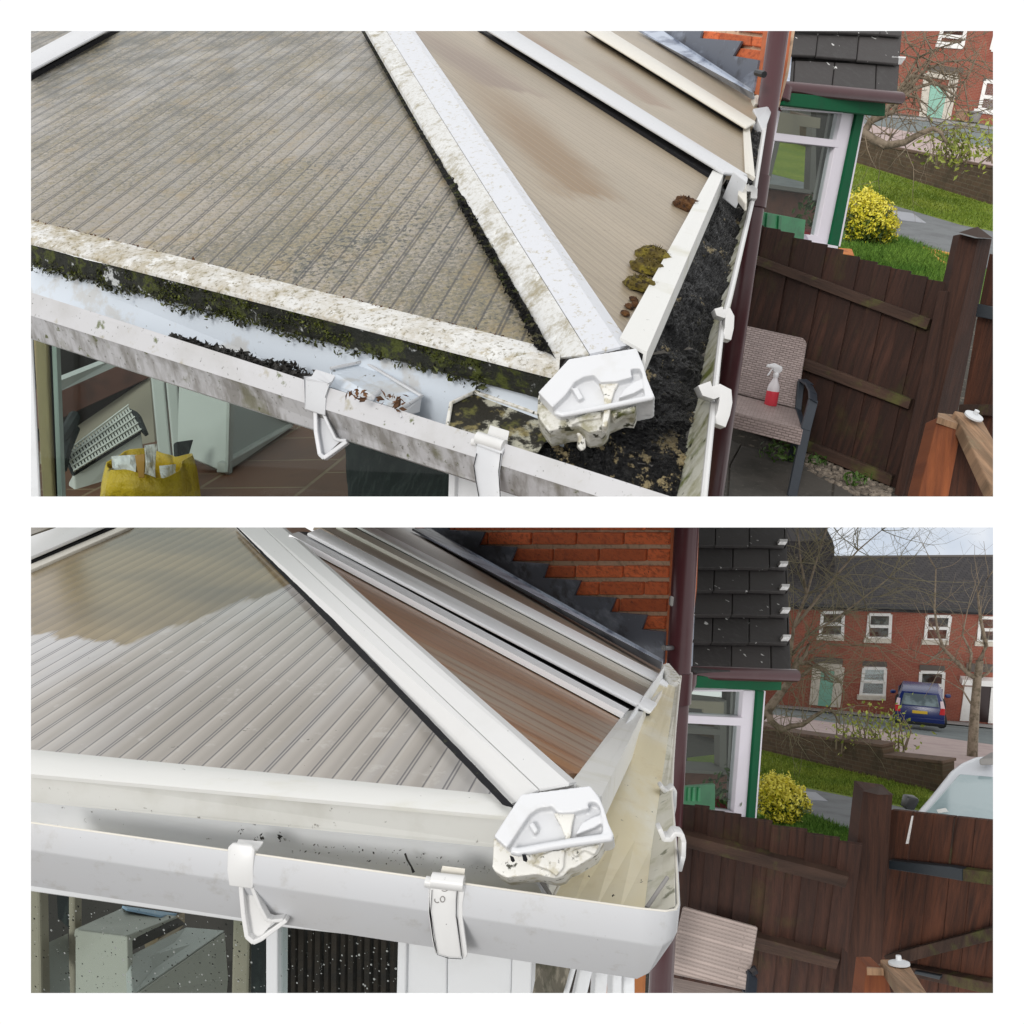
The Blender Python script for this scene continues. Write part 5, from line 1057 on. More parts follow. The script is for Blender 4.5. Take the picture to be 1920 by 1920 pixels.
# ---- ground, path, lawn, road
structure('ground', slab(GL, [(500, 2100), (1980, 2100), (1980, 1366), (1430, 1316), (500, 1215)], .3), m_soil)
structure('road', slab(GL, [y3(300, 1000), y3(690, 1030), y3(2000, 1156), y3(2000, 1262), y3(690, 1080), y3(300, 1040)], .02, .02), m_road)
structure('pavement', slab(GL, [y3(300, 1040), y3(690, 1078), y3(2000, 1258), y3(2000, 1500), y3(500, 1240)], .02, .028), m_pink)
structure('kerb', slab(GL, [y3(690, 1020), y3(2000, 1140), y3(2000, 1160), y3(690, 1034)], .02, .09), m_stone)
structure('lawn', slab(GL, [y7(200, 60), y7(600, 15), y7(1510, 235), y7(2000, 350), y7(2000, 460), y7(1330, 320), y7(780, 212), y7(200, 160)], .02, .024), m_grass)
structure('path', slab(GL, [y7(200, 160), y7(780, 212), y7(1330, 320), y7(2000, 460), y7(2000, 700), y7(1140, 480), y7(850, 370), y7(200, 300)], .02, .02), m_path)
structure('path_slab', slab(GL, [y7(800, 240), y7(900, 248), y7(966, 296), y7(860, 290)], .02, .028), m_slab_pale)
structure('grass_verge', slab(GL, [y7(200, 300), y7(850, 375), y7(1140, 485), y7(1500, 580), y7(1500, 900), y7(200, 800)], .02, .02), m_grass_dark)
structure('grass', blades(GL.off(.02), lambda rd: in_poly([y7(560, 400), y7(850, 378), y7(1140, 490), y7(1140, 560), y7(800, 560)], rd), 5000, .10, .016, 13, UPL), m_grass_dark, kind='stuff', fill=False)
structure('lawn_grass', blades(GL.off(.024), lambda rd: in_poly([y7(580, 25), y7(1510, 240), y7(1520, 350), y7(780, 208), y7(580, 160)], rd), 7000, .08, .018, 14, UPL), m_grass, kind='stuff', fill=False)
wl = vert(gpL(*y7(610, 22)), gpL(*y7(1500, 240)), gL)
t = thing('garden_wall', 'low brown brick wall stepping down along the lawn towards the white van', 'wall', gpL(*y7(1000, 120)))
obj('brickwork', slab(wl, [y3(300, 1090), y3(615, 1150), y3(750, 1186), y3(1262, 1254), y3(1276, 1308), y3(1592, 1342), y3(1592, 1400), y7(1600, 265), y7(1510, 240), y7(600, 18), y7(200, -60)], .25), m_lowwall, t)
obj('coping', slab(wl, [y3(300, 1072), y3(615, 1134), y3(750, 1170), y3(1262, 1240), y3(1262, 1256), y3(750, 1188), y3(615, 1152), y3(300, 1092)], .30, .02), m_coping, t, bevel=.01)
obj('coping', slab(wl, [y3(1268, 1292), y3(1592, 1328), y3(1592, 1345), y3(1268, 1310)], .30, .02), m_coping, t, bevel=.01)

# ---- terrace houses
hp = vert(gpL(*y3(800, 1040)), gpL(*y3(1800, 1134)), gL)
t = thing('terraced_house', 'long red brick terrace with grey tiled roof and two window rows, behind the blue car', 'house', hp.hit(*y3(1300, 1090)))
obj('wall', slab(hp, [y3(500, 440), y3(760, 470), y3(2000, 506), y3(2000, 1170), y3(500, 1010)], .4), m_house, t)
rt = hp.hit(*y3(760, 480), .5), hp.hit(*y3(2000, 516), .5)
rpl = three((*PX(rt[0])[:2], PX(rt[0])[2]), (*PX(rt[1])[:2], PX(rt[1])[2]), (*y3(1400, 212), PX(rt[0])[2] + 6)); rpl.ax(rt[1] - rt[0])
RF = obj('roof', slab(rpl, [y3(500, 470), y3(760, 478), y3(2000, 516), y3(2000, 209), y3(985, 215), y3(500, 215)], .2), m_house_roof, t)
obj('ridge', slab(rpl, [y3(985, 209), y3(2000, 203), y3(2000, 213), y3(985, 219)], .3, .03), m_lintel, RF)
obj('gutter', tube([hp.hit(*y3(700, 478), .65), hp.hit(*y3(2000, 516), .65)], .10, None, 8), m_black_plastic, t)
obj('gable', slab(hp, [y3(500, 140), y3(740, 132), y3(992, 122), y3(1002, 160), y3(1002, 470), y3(500, 470)], 3.0, -4.0), m_house_roof, t)
obj('eaves_course', slab(hp, [y3(700, 490), y3(2000, 526), y3(2000, 536), y3(700, 500)], .1, .06), m_lintel, t)
WS = [([(938, 520), (1052, 520), (1046, 648), (926, 646)], m_pane_dark), ([(1194, 530), (1310, 532), (1304, 662), (1182, 660)], m_pane_dark), ([(1510, 540), (1636, 542), (1618, 672), (1498, 670)], m_pane_dark), ([(1800, 548), (1960, 552), (1950, 682), (1788, 678)], m_pane_dark), ([(1164, 824), (1282, 826), (1274, 974), (1146, 970)], m_blind), ([(1474, 845), (1600, 848), (1590, 990), (1466, 986)], m_pane_dark)]
for q, mg in WS:
    ml = ((q[0][0] + q[3][0]) / 2, (q[0][1] + q[3][1]) / 2), ((q[1][0] + q[2][0]) / 2, (q[1][1] + q[2][1]) / 2)
    wf = sash(t, hp, quad_poly(y3, q), [(y3(*ml[0]), y3(*ml[1]))], m_house_trim, mg, .1, off=.06, thick=.15)
    (a, b, c, d) = q
    obj('window_sill', slab(hp, [y3(d[0] - 16, d[1] + 2), y3(c[0] + 10, c[1] + 4), y3(c[0] + 8, c[1] + 26), y3(d[0] - 20, d[1] + 24)], .15, .14), m_sill, wf)
    if q[0][1] > 700: obj('window_arch', slab(hp, [y3(a[0] - 6, a[1] - 40), y3(b[0] + 6, b[1] - 36), y3(b[0] + 8, b[1] - 10), y3(a[0] - 8, a[1] - 12)], .1, .04), m_lintel, wf)
obj('door', slab(hp, [y3(925, 836), y3(1008, 842), y3(990, 1036), y3(906, 1028)], .06, .05), m_mint, t, bevel=.02)
bm = newbm(); strip_on(hp, [y3(908, 815), y3(888, 1024)], .42, .1, .07, bm); strip_on(hp, [y3(1032, 820), y3(1008, 1036)], .46, .1, .07, bm); strip_on(hp, [y3(900, 806), y3(1044, 814)], .55, .1, .08, bm); obj('door_surround', bm, m_sill, t)
obj('door_canopy', slab(hp, [y3(896, 764), y3(1050, 775), y3(1048, 802), y3(890, 792)], .1, .3), m_lintel, t)
dl = obj('door_glass', slab(hp, [y3(948, 850), y3(975, 852), y3(970, 890), y3(944, 888)], .03, .07), m_pane_dark, t)
obj('porch_door', slab(hp, [y3(1782, 880), y3(1960, 886), y3(1950, 1130), y3(1766, 1112)], .06, .03), m_dark_door, t)
bm = newbm(); strip_on(hp, [y3(1742, 925), y3(1716, 1112)], .5, .1, .07, bm); strip_on(hp, [y3(1876, 930), y3(1858, 1124)], .3, .1, .07, bm); strip_on(hp, [y3(1700, 900), y3(1960, 915)], .3, .5, .4, bm); obj('porch_post', bm, m_house_trim, t)
obj('porch_canopy', slab(hp, [y3(1726, 800), y3(1960, 812), y3(1960, 850), y3(1722, 842)], .1, .5), m_lintel, t)
for (x, y, s, nm, mm, lab) in ((1072, 1040, .62, 'flower_pot', m_pot, 'clay flower pot by the mint door, in the view with the blue car'), (1130, 1046, .6, 'stone_planter', m_stone, 'grey stone planter under the lower white window, in the view with the blue car')):
    o = lathe([(.3 * s, 0), (.44 * s, .02), (.62 * s, .9 * s), (.72 * s, .92 * s), (.72 * s, 1.1 * s), (.58 * s, 1.1 * s), (.5 * s, .9 * s)], basis(gpL(*y3(x, y)), -gL, FW), 16); tag(obj(nm, o, mm, smooth=True), lab, 'planter')
o = lathe([(.42, 0), (.42, .05), (.30, .06), (.12, .9), (.06, .95), (0, .95)], basis(gpL(*y3(1680, 1108)), -gL, FW), 16); tag(obj('traffic_cone', o, m_cone, smooth=True), 'small orange cone by the terrace wall to the right of the blue car', 'cone')

# ---- blue car
cb = gpL(*y3(1466, 1162)); MBc = basis(cb, UP + FW * -.05, rayd(1724, 1330)); k = 1.06
def cp(x, y, z): return MBc @ Vector((x * k, y * k, z * k * .90))
t = thing('parked_car', 'dark blue hatchback seen from behind with yellow number plate on the grey road', 'car', cb)
def hw(z): return .84 if z < .95 else .84 - (z - .95) * .36
prof = [(.10, .30), (.0, .45), (.0, .62), (.06, .98), (.42, 1.47), (.75, 1.56), (2.0, 1.54), (2.9, 1.04), (3.9, .86), (4.05, .45), (3.9, .28)]
bm = newbm(); prism(bm, [cp(-hw(z), y, z) for y, z in prof], [cp(hw(z), y, z) for y, z in prof]); bmesh.ops.triangulate(bm, faces=[f for f in bm.faces if len(f.verts) > 4])
obj('body', bm, m_car_blue, t, bevel=.05, smooth=True, segs=3)
def cq(pts, m, nm, th=.02, p=None):
    o = obj(nm, qslab([cp(*q) for q in pts], th), m, p or t, bevel=.012); return o
cq([(-.66, .06, 1.02), (.66, .06, 1.02), (.56, .36, 1.43), (-.56, .36, 1.43)], m_glass_car, 'rear_window', .03)
for s in (-1, 1):
    cq([(s * .70, .02, .98), (s * .845, .03, .98), (s * .79, .20, 1.24), (s * .68, .16, 1.24)], m_lamp_clear, 'tail_light', .06); cq([(s * .66, -.015, .72), (s * .85, -.01, .72), (s * .85, .02, .98), (s * .70, .01, .98)], m_lamp_red, 'tail_light', .06)
    wh = basis(cp(s * .74, .75, .31), RT, FW); w_ = obj('wheel', lathe([(0, -.10), (.30, -.10), (.32, -.06), (.32, .06), (.30, .10), (0, .10)], wh, 24), m_tyre, t, smooth=True)
    wh = basis(cp(s * .74, 3.2, .31), RT, FW); w_ = obj('wheel', lathe([(0, -.10), (.30, -.10), (.32, -.06), (.32, .06), (.30, .10), (0, .10)], wh, 24), m_tyre, t, smooth=True)
    o = obj('wing_mirror', lathe([(0, -.12), (.07, -.09), (.08, 0), (.07, .09), (0, .12)], basis(cp(s * .98, 1.9, 1.06), RT, FW), 10), m_car_blue, t, smooth=True)
cq([(-.26, -.035, .70), (.26, -.035, .70), (.26, -.035, .82), (-.26, -.035, .82)], m_plate, 'number_plate', .02)
cq([(-.84, -.05, .36), (.84, -.05, .36), (.84, -.05, .52), (-.84, -.05, .52)], m_car_blue, 'bumper', .10)
cq([(-.80, -.02, .22), (.80, -.02, .22), (.82, -.03, .35), (-.82, -.03, .35)], m_black_plastic, 'bumper_skirt', .10)

# ---- white van
t = thing('white_van', 'white van with black wing mirror, pale windscreen above the dark gate boards', 'van', P(*y7(1700, 700), 10.6))
vb = three((*y7(1480, 362), 10.6), (*y7(1680, 142), 11.5), (*y7(1866, 160), 11.4))
obj('body', slab(vb, quad_poly(y7, [(1436, 362), (1470, 335), (1540, 250), (1636, 130), (1700, 84), (1780, 52), (2000, 34), (2000, 640), (1400, 640)]), 3.2, back=rayd(1900, 1500) * 2.6), m_van, t, bevel=.10, smooth=True, segs=4)
obj('windscreen', slab(vb, quad_poly(y7, [(1486, 366), (1684, 146), (2000, 172), (2000, 500), (1478, 420)]), .05, .02), m_wind, t, bevel=.02)
obj('roof_bar', qslab([P(*y7(1790, 66), 11.5), P(*y7(1850, 30), 12), P(*y7(2000, 22), 12), P(*y7(2000, 56), 11.5)], .08), m_stone, t, bevel=.02)
obj('wing_mirror', qslab([P(*y7(1402, 276), 10.4), P(*y7(1462, 282), 10.4), P(*y7(1468, 300), 10.4), P(*y7(1440, 350), 10.4), P(*y7(1386, 342), 10.4)], .14), m_black_plastic, t, bevel=.03, smooth=True)
obj('windscreen_patch', qslab([P(*y7(1560, 345), 10.5), P(*y7(1610, 335), 10.5), P(*y7(1625, 355), 10.5), P(*y7(1570, 362), 10.5)], .01), m_house_trim, t)  # small pale plate in front of the windscreen

# ---- trees
t = thing('leaning_tree', 'leaning bare tree with a veil of fine twigs over the grey terrace roof', 'tree', P(*y3(560, 1120), 17))
L1 = [((560, 1120, 17), (640, 1050, 17), (700, 970, 17), (760, 890, 17), (800, 800, 17), (850, 740, 17), (860, 690, 17)), ((640, 1050, 17), (655, 1110, 16.8), (715, 1160, 16.8), (760, 1140, 16.8), (830, 1130, 16.7), (900, 1080, 16.7), (960, 1046, 16.6), (1000, 1065, 16.6), (1030, 1125, 16.6)),
      ((700, 970, 17), (740, 900, 17), (760, 760, 17), (780, 600, 17), (850, 420, 17), (900, 250, 17), (960, 60, 17)), ((760, 890, 17), (830, 860, 17), (900, 800, 17), (1000, 870, 17), (1040, 900, 17)), ((800, 800, 17), (860, 790, 17), (930, 830, 17), (990, 900, 17)),
      ((780, 600, 17), (880, 480, 17), (1000, 330, 17), (1130, 180, 17), (1260, 70, 17)), ((850, 420, 17), (820, 250, 17), (800, 40, 17)), ((760, 760, 17), (860, 640, 17), (1000, 560, 17), (1160, 440, 17), (1300, 330, 17)), ((850, 740, 17), (960, 690, 17), (1100, 700, 17)), ((760, 850, 17), (820, 720, 17), (870, 690, 17), (840, 640, 17))]
bm = newbm(); 
for i, l in enumerate(L1):
    r0 = (.10, .07, .05, .042, .042, .033, .03, .03, .02, .03)[i]; limb(bm, [(*y3(x, y), q) for x, y, q in l], [r0 * (1 - .78 * j / (len(l) - 1)) for j in range(len(l))])
obj('trunk', bm, m_branch, t, smooth='all')
bm = newbm(); rd = random.Random(33)
for i, l in enumerate(L1):
    for j, (x, y, q) in enumerate(l[1:]):
        up_ = i in (2, 5, 6, 7)
        for _ in range(6 if up_ else 3): twig_tree(bm, P(*y3(x, y), q), camdir(rd.gauss(.35, .8), rd.gauss(-.5 if up_ else -.1, .7), rd.gauss(0, .4)), rd.uniform(.7, 1.7) if up_ else rd.uniform(.4, 1.0), .009, 2, rd, .4, .8, None, (2, 4) if up_ else (1, 3), 3, .65)
obj('crown', bm, m_twig_green, t, fill=False, smooth='all')
t = thing('street_sapling', 'slim bare street tree between the blue car and the dark terrace door', 'tree', gpL(*y3(1753, 1310)) )
bm = newbm(); zt = 26
L2 = [((1750, 1400, zt), (1756, 1250, zt), (1768, 1050, zt), (1782, 880, zt), (1796, 780, zt)), ((1782, 880, zt), (1735, 855, zt), (1660, 780, zt), (1600, 720, zt), (1568, 640, zt), (1548, 500, zt), (1556, 280, zt)), ((1796, 780, zt), (1830, 700, zt), (1800, 560, zt), (1784, 420, zt), (1840, 330, zt)), ((1782, 880, zt), (1840, 850, zt), (1900, 760, zt)), ((1660, 780, zt), (1560, 770, zt), (1420, 720, zt)), ((1735, 855, zt), (1750, 740, zt), (1700, 640, zt), (1730, 500, zt)), ((1600, 720, zt), (1500, 800, zt), (1440, 770, zt)), ((1768, 1050, zt), (1700, 940, zt), (1560, 860, zt))]
for i, l in enumerate(L2): limb(bm, [(*y3(x, y), q) for x, y, q in l], [(.15, .075, .07, .05, .035, .05, .03, .03)[i] * (1 - (.35 if i == 0 else .75) * j / (len(l) - 1)) for j in range(len(l))])
obj('trunk', bm, m_branch, t, smooth='all')
bm = newbm(); rd = random.Random(35)
for l in L2[1:]:
    for (x, y, q) in l[1:]:
        for _ in range(3): twig_tree(bm, P(*y3(x, y), q), camdir(rd.gauss(0, .7), rd.gauss(-.7, .5), rd.gauss(0, .4)), rd.uniform(.6, 1.4), .011, 1, rd, .3, .7, None, (1, 3), 3, .6)
obj('crown', bm, m_twig, t, fill=False, smooth='all')
tb = gpL(*y3(1180, 1300)); t = thing('budding_shrub', 'sparse yellow green shrub on the pink pavement, left of the blue car', 'shrub', tb)
bm = newbm(); lf = newbm(); rd = random.Random(12)
for i in range(22):
    x, y = rd.uniform(1000, 1400), rd.uniform(1040, 1190); p0 = P(*y3(x + rd.uniform(-40, 40), 1270 + rd.uniform(-30, 40)), 19.2); p1 = P(*y3(x, y), 19)
    tube([p0, (p0 + p1) / 2 + RT * rd.gauss(0, .1), p1], [.02, .014, .006], bm, 4)
    for k_ in range(20): q = p0.lerp(p1, rd.uniform(.2, 1.05)) + Vector((rd.gauss(0, .18), rd.gauss(0, .18), rd.gauss(0, .12))); leaves(lf, q, .03, 1, .05, seed=i * 40 + k_)
obj('stems', bm, m_twig, t); obj('foliage', lf, m_sprig, t, fill=False)
bc = P(1466, 1502, 11.6)
t = thing('variegated_bush', 'yellow topped bush beside the porch, in the view with the blue car and white van', 'bush', gpL(*y7(690, 430)))
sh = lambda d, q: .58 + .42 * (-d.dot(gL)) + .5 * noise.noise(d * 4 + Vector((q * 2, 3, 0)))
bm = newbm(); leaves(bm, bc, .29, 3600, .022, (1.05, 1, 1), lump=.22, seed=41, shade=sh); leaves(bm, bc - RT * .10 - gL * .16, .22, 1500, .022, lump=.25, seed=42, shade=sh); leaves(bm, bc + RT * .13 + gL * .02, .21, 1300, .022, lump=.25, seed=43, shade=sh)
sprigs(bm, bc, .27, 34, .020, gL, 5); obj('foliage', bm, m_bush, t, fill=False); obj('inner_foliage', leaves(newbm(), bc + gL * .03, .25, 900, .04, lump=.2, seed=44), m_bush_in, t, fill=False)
bm = newbm(); tube([gpL(*y7(690, 430)) + gL * .05, bc - gL * .1], [.03, .02], bm); obj('stem', bm, m_branch, t)

# ---- side wall of the house, lead, pipe
RA = (1076, 1470, .925); fpl = three(RA, (525, 989, 1.93), (1232, 1262, 3.3))
wp = vert(fpl.hit(*y2(400, 90)), fpl.hit(*y2(1700, 812)), gL)
t = thing('brick_house', 'brick house above the washed conservatory, long steps of lead flashing cut into orange brick', 'house', wp.hit(*y2(1700, 812)))
obj('wall', slab(wp, quad_poly(y2, [(300, -60), (1745, -60), (1725, 500), (1705, 812), (400, 100)]), .12, -.012), m_mortar, t)
bk = newbm()
for (p0, p1, xs) in ((-40, 72, (300, 560, 830, 1090, 1350, 1600, 1742)), (82, 150, (560, 738, 978, 1222, 1480, 1738)), (172, 240, (700, 862, 1095, 1345, 1605, 1736)), (264, 330, (900, 1040, 1215, 1476, 1730)), (352, 425, (1080, 1345, 1590, 1726)), (444, 516, (1260, 1455, 1720)), (538, 612, (1400, 1580, 1712)), (634, 700, (1560, 1706))):
    for a, b in zip(xs[:-1], xs[1:]):
        slab(wp, quad_poly(y2, [(a + 7, p0 + 2), (b - 7, p0 + 4), (b - 10, p1), (a + 4, p1 - 2)]), .05, .004, bk)
obj('brick_course', bk, m_brick, t, bevel=.004)
obj('corner', slab(wp, quad_poly(y2, [(1744, -60), (1796, -60), (1782, 420), (1738, 812), (1696, 800), (1728, 420)]), .10, .012), m_corner, t)
obj('lead_flashing', slab(wp, quad_poly(y2, [(250, -20), (500, -20), (526, 70), (722, 80), (690, 152), (896, 164), (864, 242), (1068, 256), (1040, 332), (1246, 346), (1210, 428), (1436, 440), (1405, 518), (1606, 534), (1578, 612), (1706, 626), (1696, 800), (1200, 520), (400, 60)]), .01, .022), m_lead, t)
obj('flashing_lip', qslab([fpl.hit(*y2(330, 60), .02), fpl.hit(*y2(1692, 818), .02), fpl.hit(*y2(1698, 776), .05), fpl.hit(*y2(430, 60), .05)], .01), m_lead_lip, t)
pz = 3.7; pt = [P(*y2(1828, 0), pz), P(*y2(1822, 60), pz), P(*y2(1776, 930), pz + .02)]; pb = (pt[2] - pt[0]).normalized()
pp = obj('downpipe', tube([pt[0] - pb * .3, pt[0] + pb * 3.2], .047, None, 18), m_maroon, t, smooth=True)
obj('pipe_socket', tube([pt[0] + pb * .60, pt[0] + pb * .72], .055, None, 18), m_maroon, pp, smooth=True)
obj('pipe_clip', tube([P(*y2(1700, 712), pz - .3), P(*y2(1745, 712), pz - .05)], .01, None, 8), m_black_plastic, pp)
obj('wall_clip', qslab([P(*y3(108, 430), pz - .1), P(*y3(128, 434), pz - .1), P(*y3(122, 488), pz - .1), P(*y3(104, 482), pz - .1)], .03), m_stone, t, bevel=.004)

# ---- porch
t = thing('porch', 'green porch with tall slope of black roof tiles and a row of white end clips', 'porch', P(*y7(540, 400), 6.2))
pp_ = vert(P(*y3(205, 960), 5.7), P(*y3(620, 950), 6.3), gL)
rp = three((*y3(220, 820), 5.65), (*y3(765, 845), 6.2), (*y3(250, 60), 7.6)); rp.ax(rp.hit(*y3(765, 845)) - rp.hit(*y3(220, 820)))
bm = newbm(); rowsY = [-80, 35, 152, 272, 398, 530, 680, 836]
def el(y): return 258 - (y - 55) * .048
def er(y): return 740 + (y - 55) * .034
for i in range(7):
    a, b = rowsY[i], rowsY[i + 1]
    xs = ((0, .20, .58, .98, 1.0) if i % 2 else (0, .0, .40, .80, 1.0))
    xs = sorted(set(xs))
    for f0, f1 in zip(xs[:-1], xs[1:]):
        def X(f, y): return el(y) + (er(y) - el(y)) * f
        sl_ = 6
        q = [(X(f0, a) + 2, a - 6), (X(f1, a) - 2, a - 6 + sl_ * f1), (X(f1, b) - 2, b + sl_ * f1), (X(f0, b) + 2, b)]
        pts = [rp.hit(*y3(*q[0]), .005), rp.hit(*y3(*q[1]), .005), rp.hit(*y3(*q[2]), .055), rp.hit(*y3(*q[3]), .055)]
        prism(bm, pts, [p - rp.n * .03 for p in pts], (rp.p, rp.e1, rp.e2), random.random())
obj('roof_tiles', bm, m_tile, t, bevel=.006)
obj('roof_deck', slab(rp, quad_poly(y3, [(262, -80), (736, -80), (764, 840), (222, 822)]), .05, -.03), m_room_dark, t)
obj('abutment_flashing', slab(rp, quad_poly(y3, [(236, -80), (266, -80), (228, 812), (190, 812)]), .02, .05), m_lead_lip, t)
for (x, y) in ((726, 125), (730, 245), (738, 370), (742, 497), (746, 646)):
    obj('tile_clip', slab(rp, quad_poly(y3, [(x - 24, y - 8), (x + 22, y - 7), (x + 20, y + 9), (x - 22, y + 9)]), .04, .085), m_clip, t, bevel=.003)
gt = obj('gutter', tube([P(*y3(180, 845), 5.55), P(*y3(790, 864), 6.12)], .042, None, 14), m_maroon, t, smooth=True)
obj('gutter_outlet', tube([P(*y3(196, 850), 5.5), P(*y3(192, 900), 5.5), P(*y3(176, 944), 5.5)], [.06, .06, .05], None, 14), m_maroon, gt, smooth=True)
obj('fascia', slab(pp_, quad_poly(y3, [(220, 866), (718, 878), (712, 944), (610, 946), (360, 934), (218, 930)]), .06, .10), m_green, t, bevel=.004)
fr = newbm()
for q, off in (([(166, 948), (206, 950), (y3_ := 172, 1700), (132, 1700)], 0), ([(508, 944), (582, 946), (536, 1640), (456, 1610)], 0), ([(192, 1080), (506, 1094), (502, 1140), (188, 1124)], .004), ([(196, 938), (512, 940), (512, 952), (196, 950)], .004), ([(340, 1598), (460, 1612), (536, 1640), (340, 1612)], .004)): slab(pp_, quad_poly(y3, q), .06, off, fr)
wf = obj('window', fr, m_frame, t, bevel=.004)
obj('pane', slab(pp_, quad_poly(y3, [(200, 945), (512, 945), (462, 1620), (150, 1620)]), .006, -.03), m_glass_porch, wf)
obj('corner_post', slab(pp_, quad_poly(y3, [(584, 946), (620, 948), (568, 1660), (530, 1654)]), .10, .02), m_green, t, bevel=.004)
obj('post_edge', slab(pp_, quad_poly(y3, [(620, 948), (627, 948), (576, 1660), (568, 1660)]), .10, .018), m_frame, t)
far_ = pp_.off(-1.3)
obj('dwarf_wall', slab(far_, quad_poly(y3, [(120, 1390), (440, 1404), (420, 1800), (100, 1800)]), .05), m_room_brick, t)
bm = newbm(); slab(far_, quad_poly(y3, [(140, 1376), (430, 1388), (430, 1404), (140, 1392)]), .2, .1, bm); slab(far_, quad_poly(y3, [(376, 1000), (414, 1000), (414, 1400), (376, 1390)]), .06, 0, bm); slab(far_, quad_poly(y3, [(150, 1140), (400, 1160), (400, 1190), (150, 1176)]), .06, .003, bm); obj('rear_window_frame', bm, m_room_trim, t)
bm = newbm()
for i in range(6):
    x = 415 + i * 16; slab(pp_.off(-.16 - .03 * (i % 2)), quad_poly(y3, [(x + 36, 945), (x + 52, 945), (x + 22, 1560), (x + 8, 1560)]), .02, 0, bm)
obj('curtain', bm, m_curtain, t)
obj('ceiling_blind', slab(far_.off(.3), quad_poly(y3, [(205, 1000), (400, 1010), (398, 1075), (290, 1066), (290, 1046), (204, 1040)]), .02), m_room_wall, t)
obj('rear_wall', slab(far_, quad_poly(y3, [(414, 900), (620, 900), (560, 1800), (400, 1800)]), .05, -.02), m_room_dark, t)
b = P(*y7(405, 330), 6.6); t2 = thing('window_plant', 'small dark plant in a red pot inside the porch window beside the washed gutter', 'plant', b)
obj('pot', lathe([(.09, -.16), (.13, -.02), (.13, 0), (.11, 0)], basis(b, -gL, FW), 14), m_terracotta_pot, t2, smooth=True)
obj('foliage', leaves(newbm(), b - gL * .14, .13, 120, .03, seed=2), m_weed, t2, fill=False)
bm = slab(pp_, quad_poly(y7, [(124, 224), (352, 205), (352, 346), (268, 342), (120, 330)]), .02, .14)
for x in (206, 232, 262): slab(pp_, quad_poly(y7, [(x, 225), (x + 12, 225), (x + 10, 300), (x - 4, 300)]), .02, .15, bm)
tag(obj('panel_board', bm, m_board_green, bevel=.003), 'bright green board with faint stripes seen past the gutter clips of the washed conservatory', 'board')

# ---- fence, post, gate
fp = vert(gpL(1280, 1985), gpL(1600, 2050), gL)
t = thing('fence_panel', 'dark brown stepped fence behind the empty wicker chair, two rails in view', 'fence', gpL(1600, 2050))
edges = [(60, 292), (138, 312), (238, 326), (316, 346), (400, 368), (490, 384), (580, 404), (660, 428), (756, 448), (850, 470), (940, 494), (1028, 514), (1150, 536)]
tops = [(*y7(a, b), *y7(c + 5, b + (c - a) * .12)) for (a, b), (c, d) in zip(edges[:-1], edges[1:])]
obj('boards', board_run(fp, GL, gL, tops, .018, .012), m_fence, t, bevel=.002)
for q in ([(100, 456), (190, 482), (640, 598), (1082, 712), (1062, 772), (190, 550), (90, 525)], [(300, 965), (580, 1040), (1032, 1162), (1012, 1216), (575, 1112), (290, 1030)]):
    pl = fp.off(.045); pl.grain(pl.hit(*y7(*q[2])) - pl.hit(*y7(*q[1]))); obj('rail', slab(pl, quad_poly(y7, q), .045), m_rail, t, bevel=.003)
t = thing('gate_post', 'brown gate post with pyramid cap, left of the white van and the wide gate', 'post', gpL(1590, 2080))
ppl = Pl(P(*y7(1200, 700), 4.2), -FW - UP * .1); ppl.grain(gL)
obj('post', slab(ppl, quad_poly(y7, [(1162, 240), (1322, 262), (1240, 1500), (1020, 1500)]), .12), m_post, t, bevel=.005)
obj('cap', (lambda bm: [face(bm, q) for q in ([P(*y7(1156, 242), 4.15), P(*y7(1240, 262), 4.10), P(*y7(1248, 212), 4.25)], [P(*y7(1240, 262), 4.10), P(*y7(1328, 262), 4.18), P(*y7(1248, 212), 4.25)], [P(*y7(1328, 262), 4.18), P(*y7(1260, 232), 4.35), P(*y7(1248, 212), 4.25)], [P(*y7(1260, 232), 4.35), P(*y7(1156, 242), 4.15), P(*y7(1248, 212), 4.25)], [P(*y7(1156, 242), 4.15), P(*y7(1260, 232), 4.35), P(*y7(1328, 262), 4.18), P(*y7(1240, 262), 4.10)])] and bm)(newbm()), m_rail, t)
obj('fillet', slab(ppl.off(.02).grain(gL), quad_poly(y7, [(1086, 560), (1136, 566), (1050, 1500), (1010, 1500)]), .06), m_post, t, bevel=.003)
t = thing('side_gate', 'wide brown boarded gate with hinge strap and sloping brace, under the white van', 'gate', gpL(1760, 2080))
gl_ = vert(P(*y7(1310, 700), 4.28), P(*y7(2000, 800), 3.7), gL)
bm = newbm()
for a, b, sl_ in ((1310, 1424, 0), (1432, 1540, 0), (1542, 1656, 0), (1662, 1770, 0), (1772, 1900, 0), (1902, 2050, 0)):
    k0 = lambda x: 345 + (x - 1310) * .108
    slab(gl_.grain(gL), quad_poly(y7, [(a, k0(a)), (b, k0(b)), (b - 130, 1700), (a - 130, 1700)]), .02, -.02 + .004 * ((a // 10) % 2), bm)
obj('boards', bm, m_gate, t, bevel=.002)
bm = newbm()
for q in ([(1424, 378), (1430, 378), (1404, 530), (1392, 530)], [(1656, 392), (1660, 392), (1636, 640), (1624, 640)]): slab(gl_, quad_poly(y7, q), .004, -.012, bm)
obj('board_gap', slab(gl_, quad_poly(y7, [(1423, 378), (1431, 378), (1404, 530), (1391, 530)]), .004, -.010), m_clip, t)
obj('board_gap', slab(gl_, quad_poly(y7, [(1655, 392), (1660, 392), (1634, 640), (1624, 640)]), .004, -.010), m_rail, t)
obj('hinge_strap', slab(gl_, quad_poly(y7, [(1298, 622), (1640, 656), (1700, 668), (1700, 734), (1620, 720), (1296, 668)]), .03, .03), m_black_metal, t, bevel=.004)
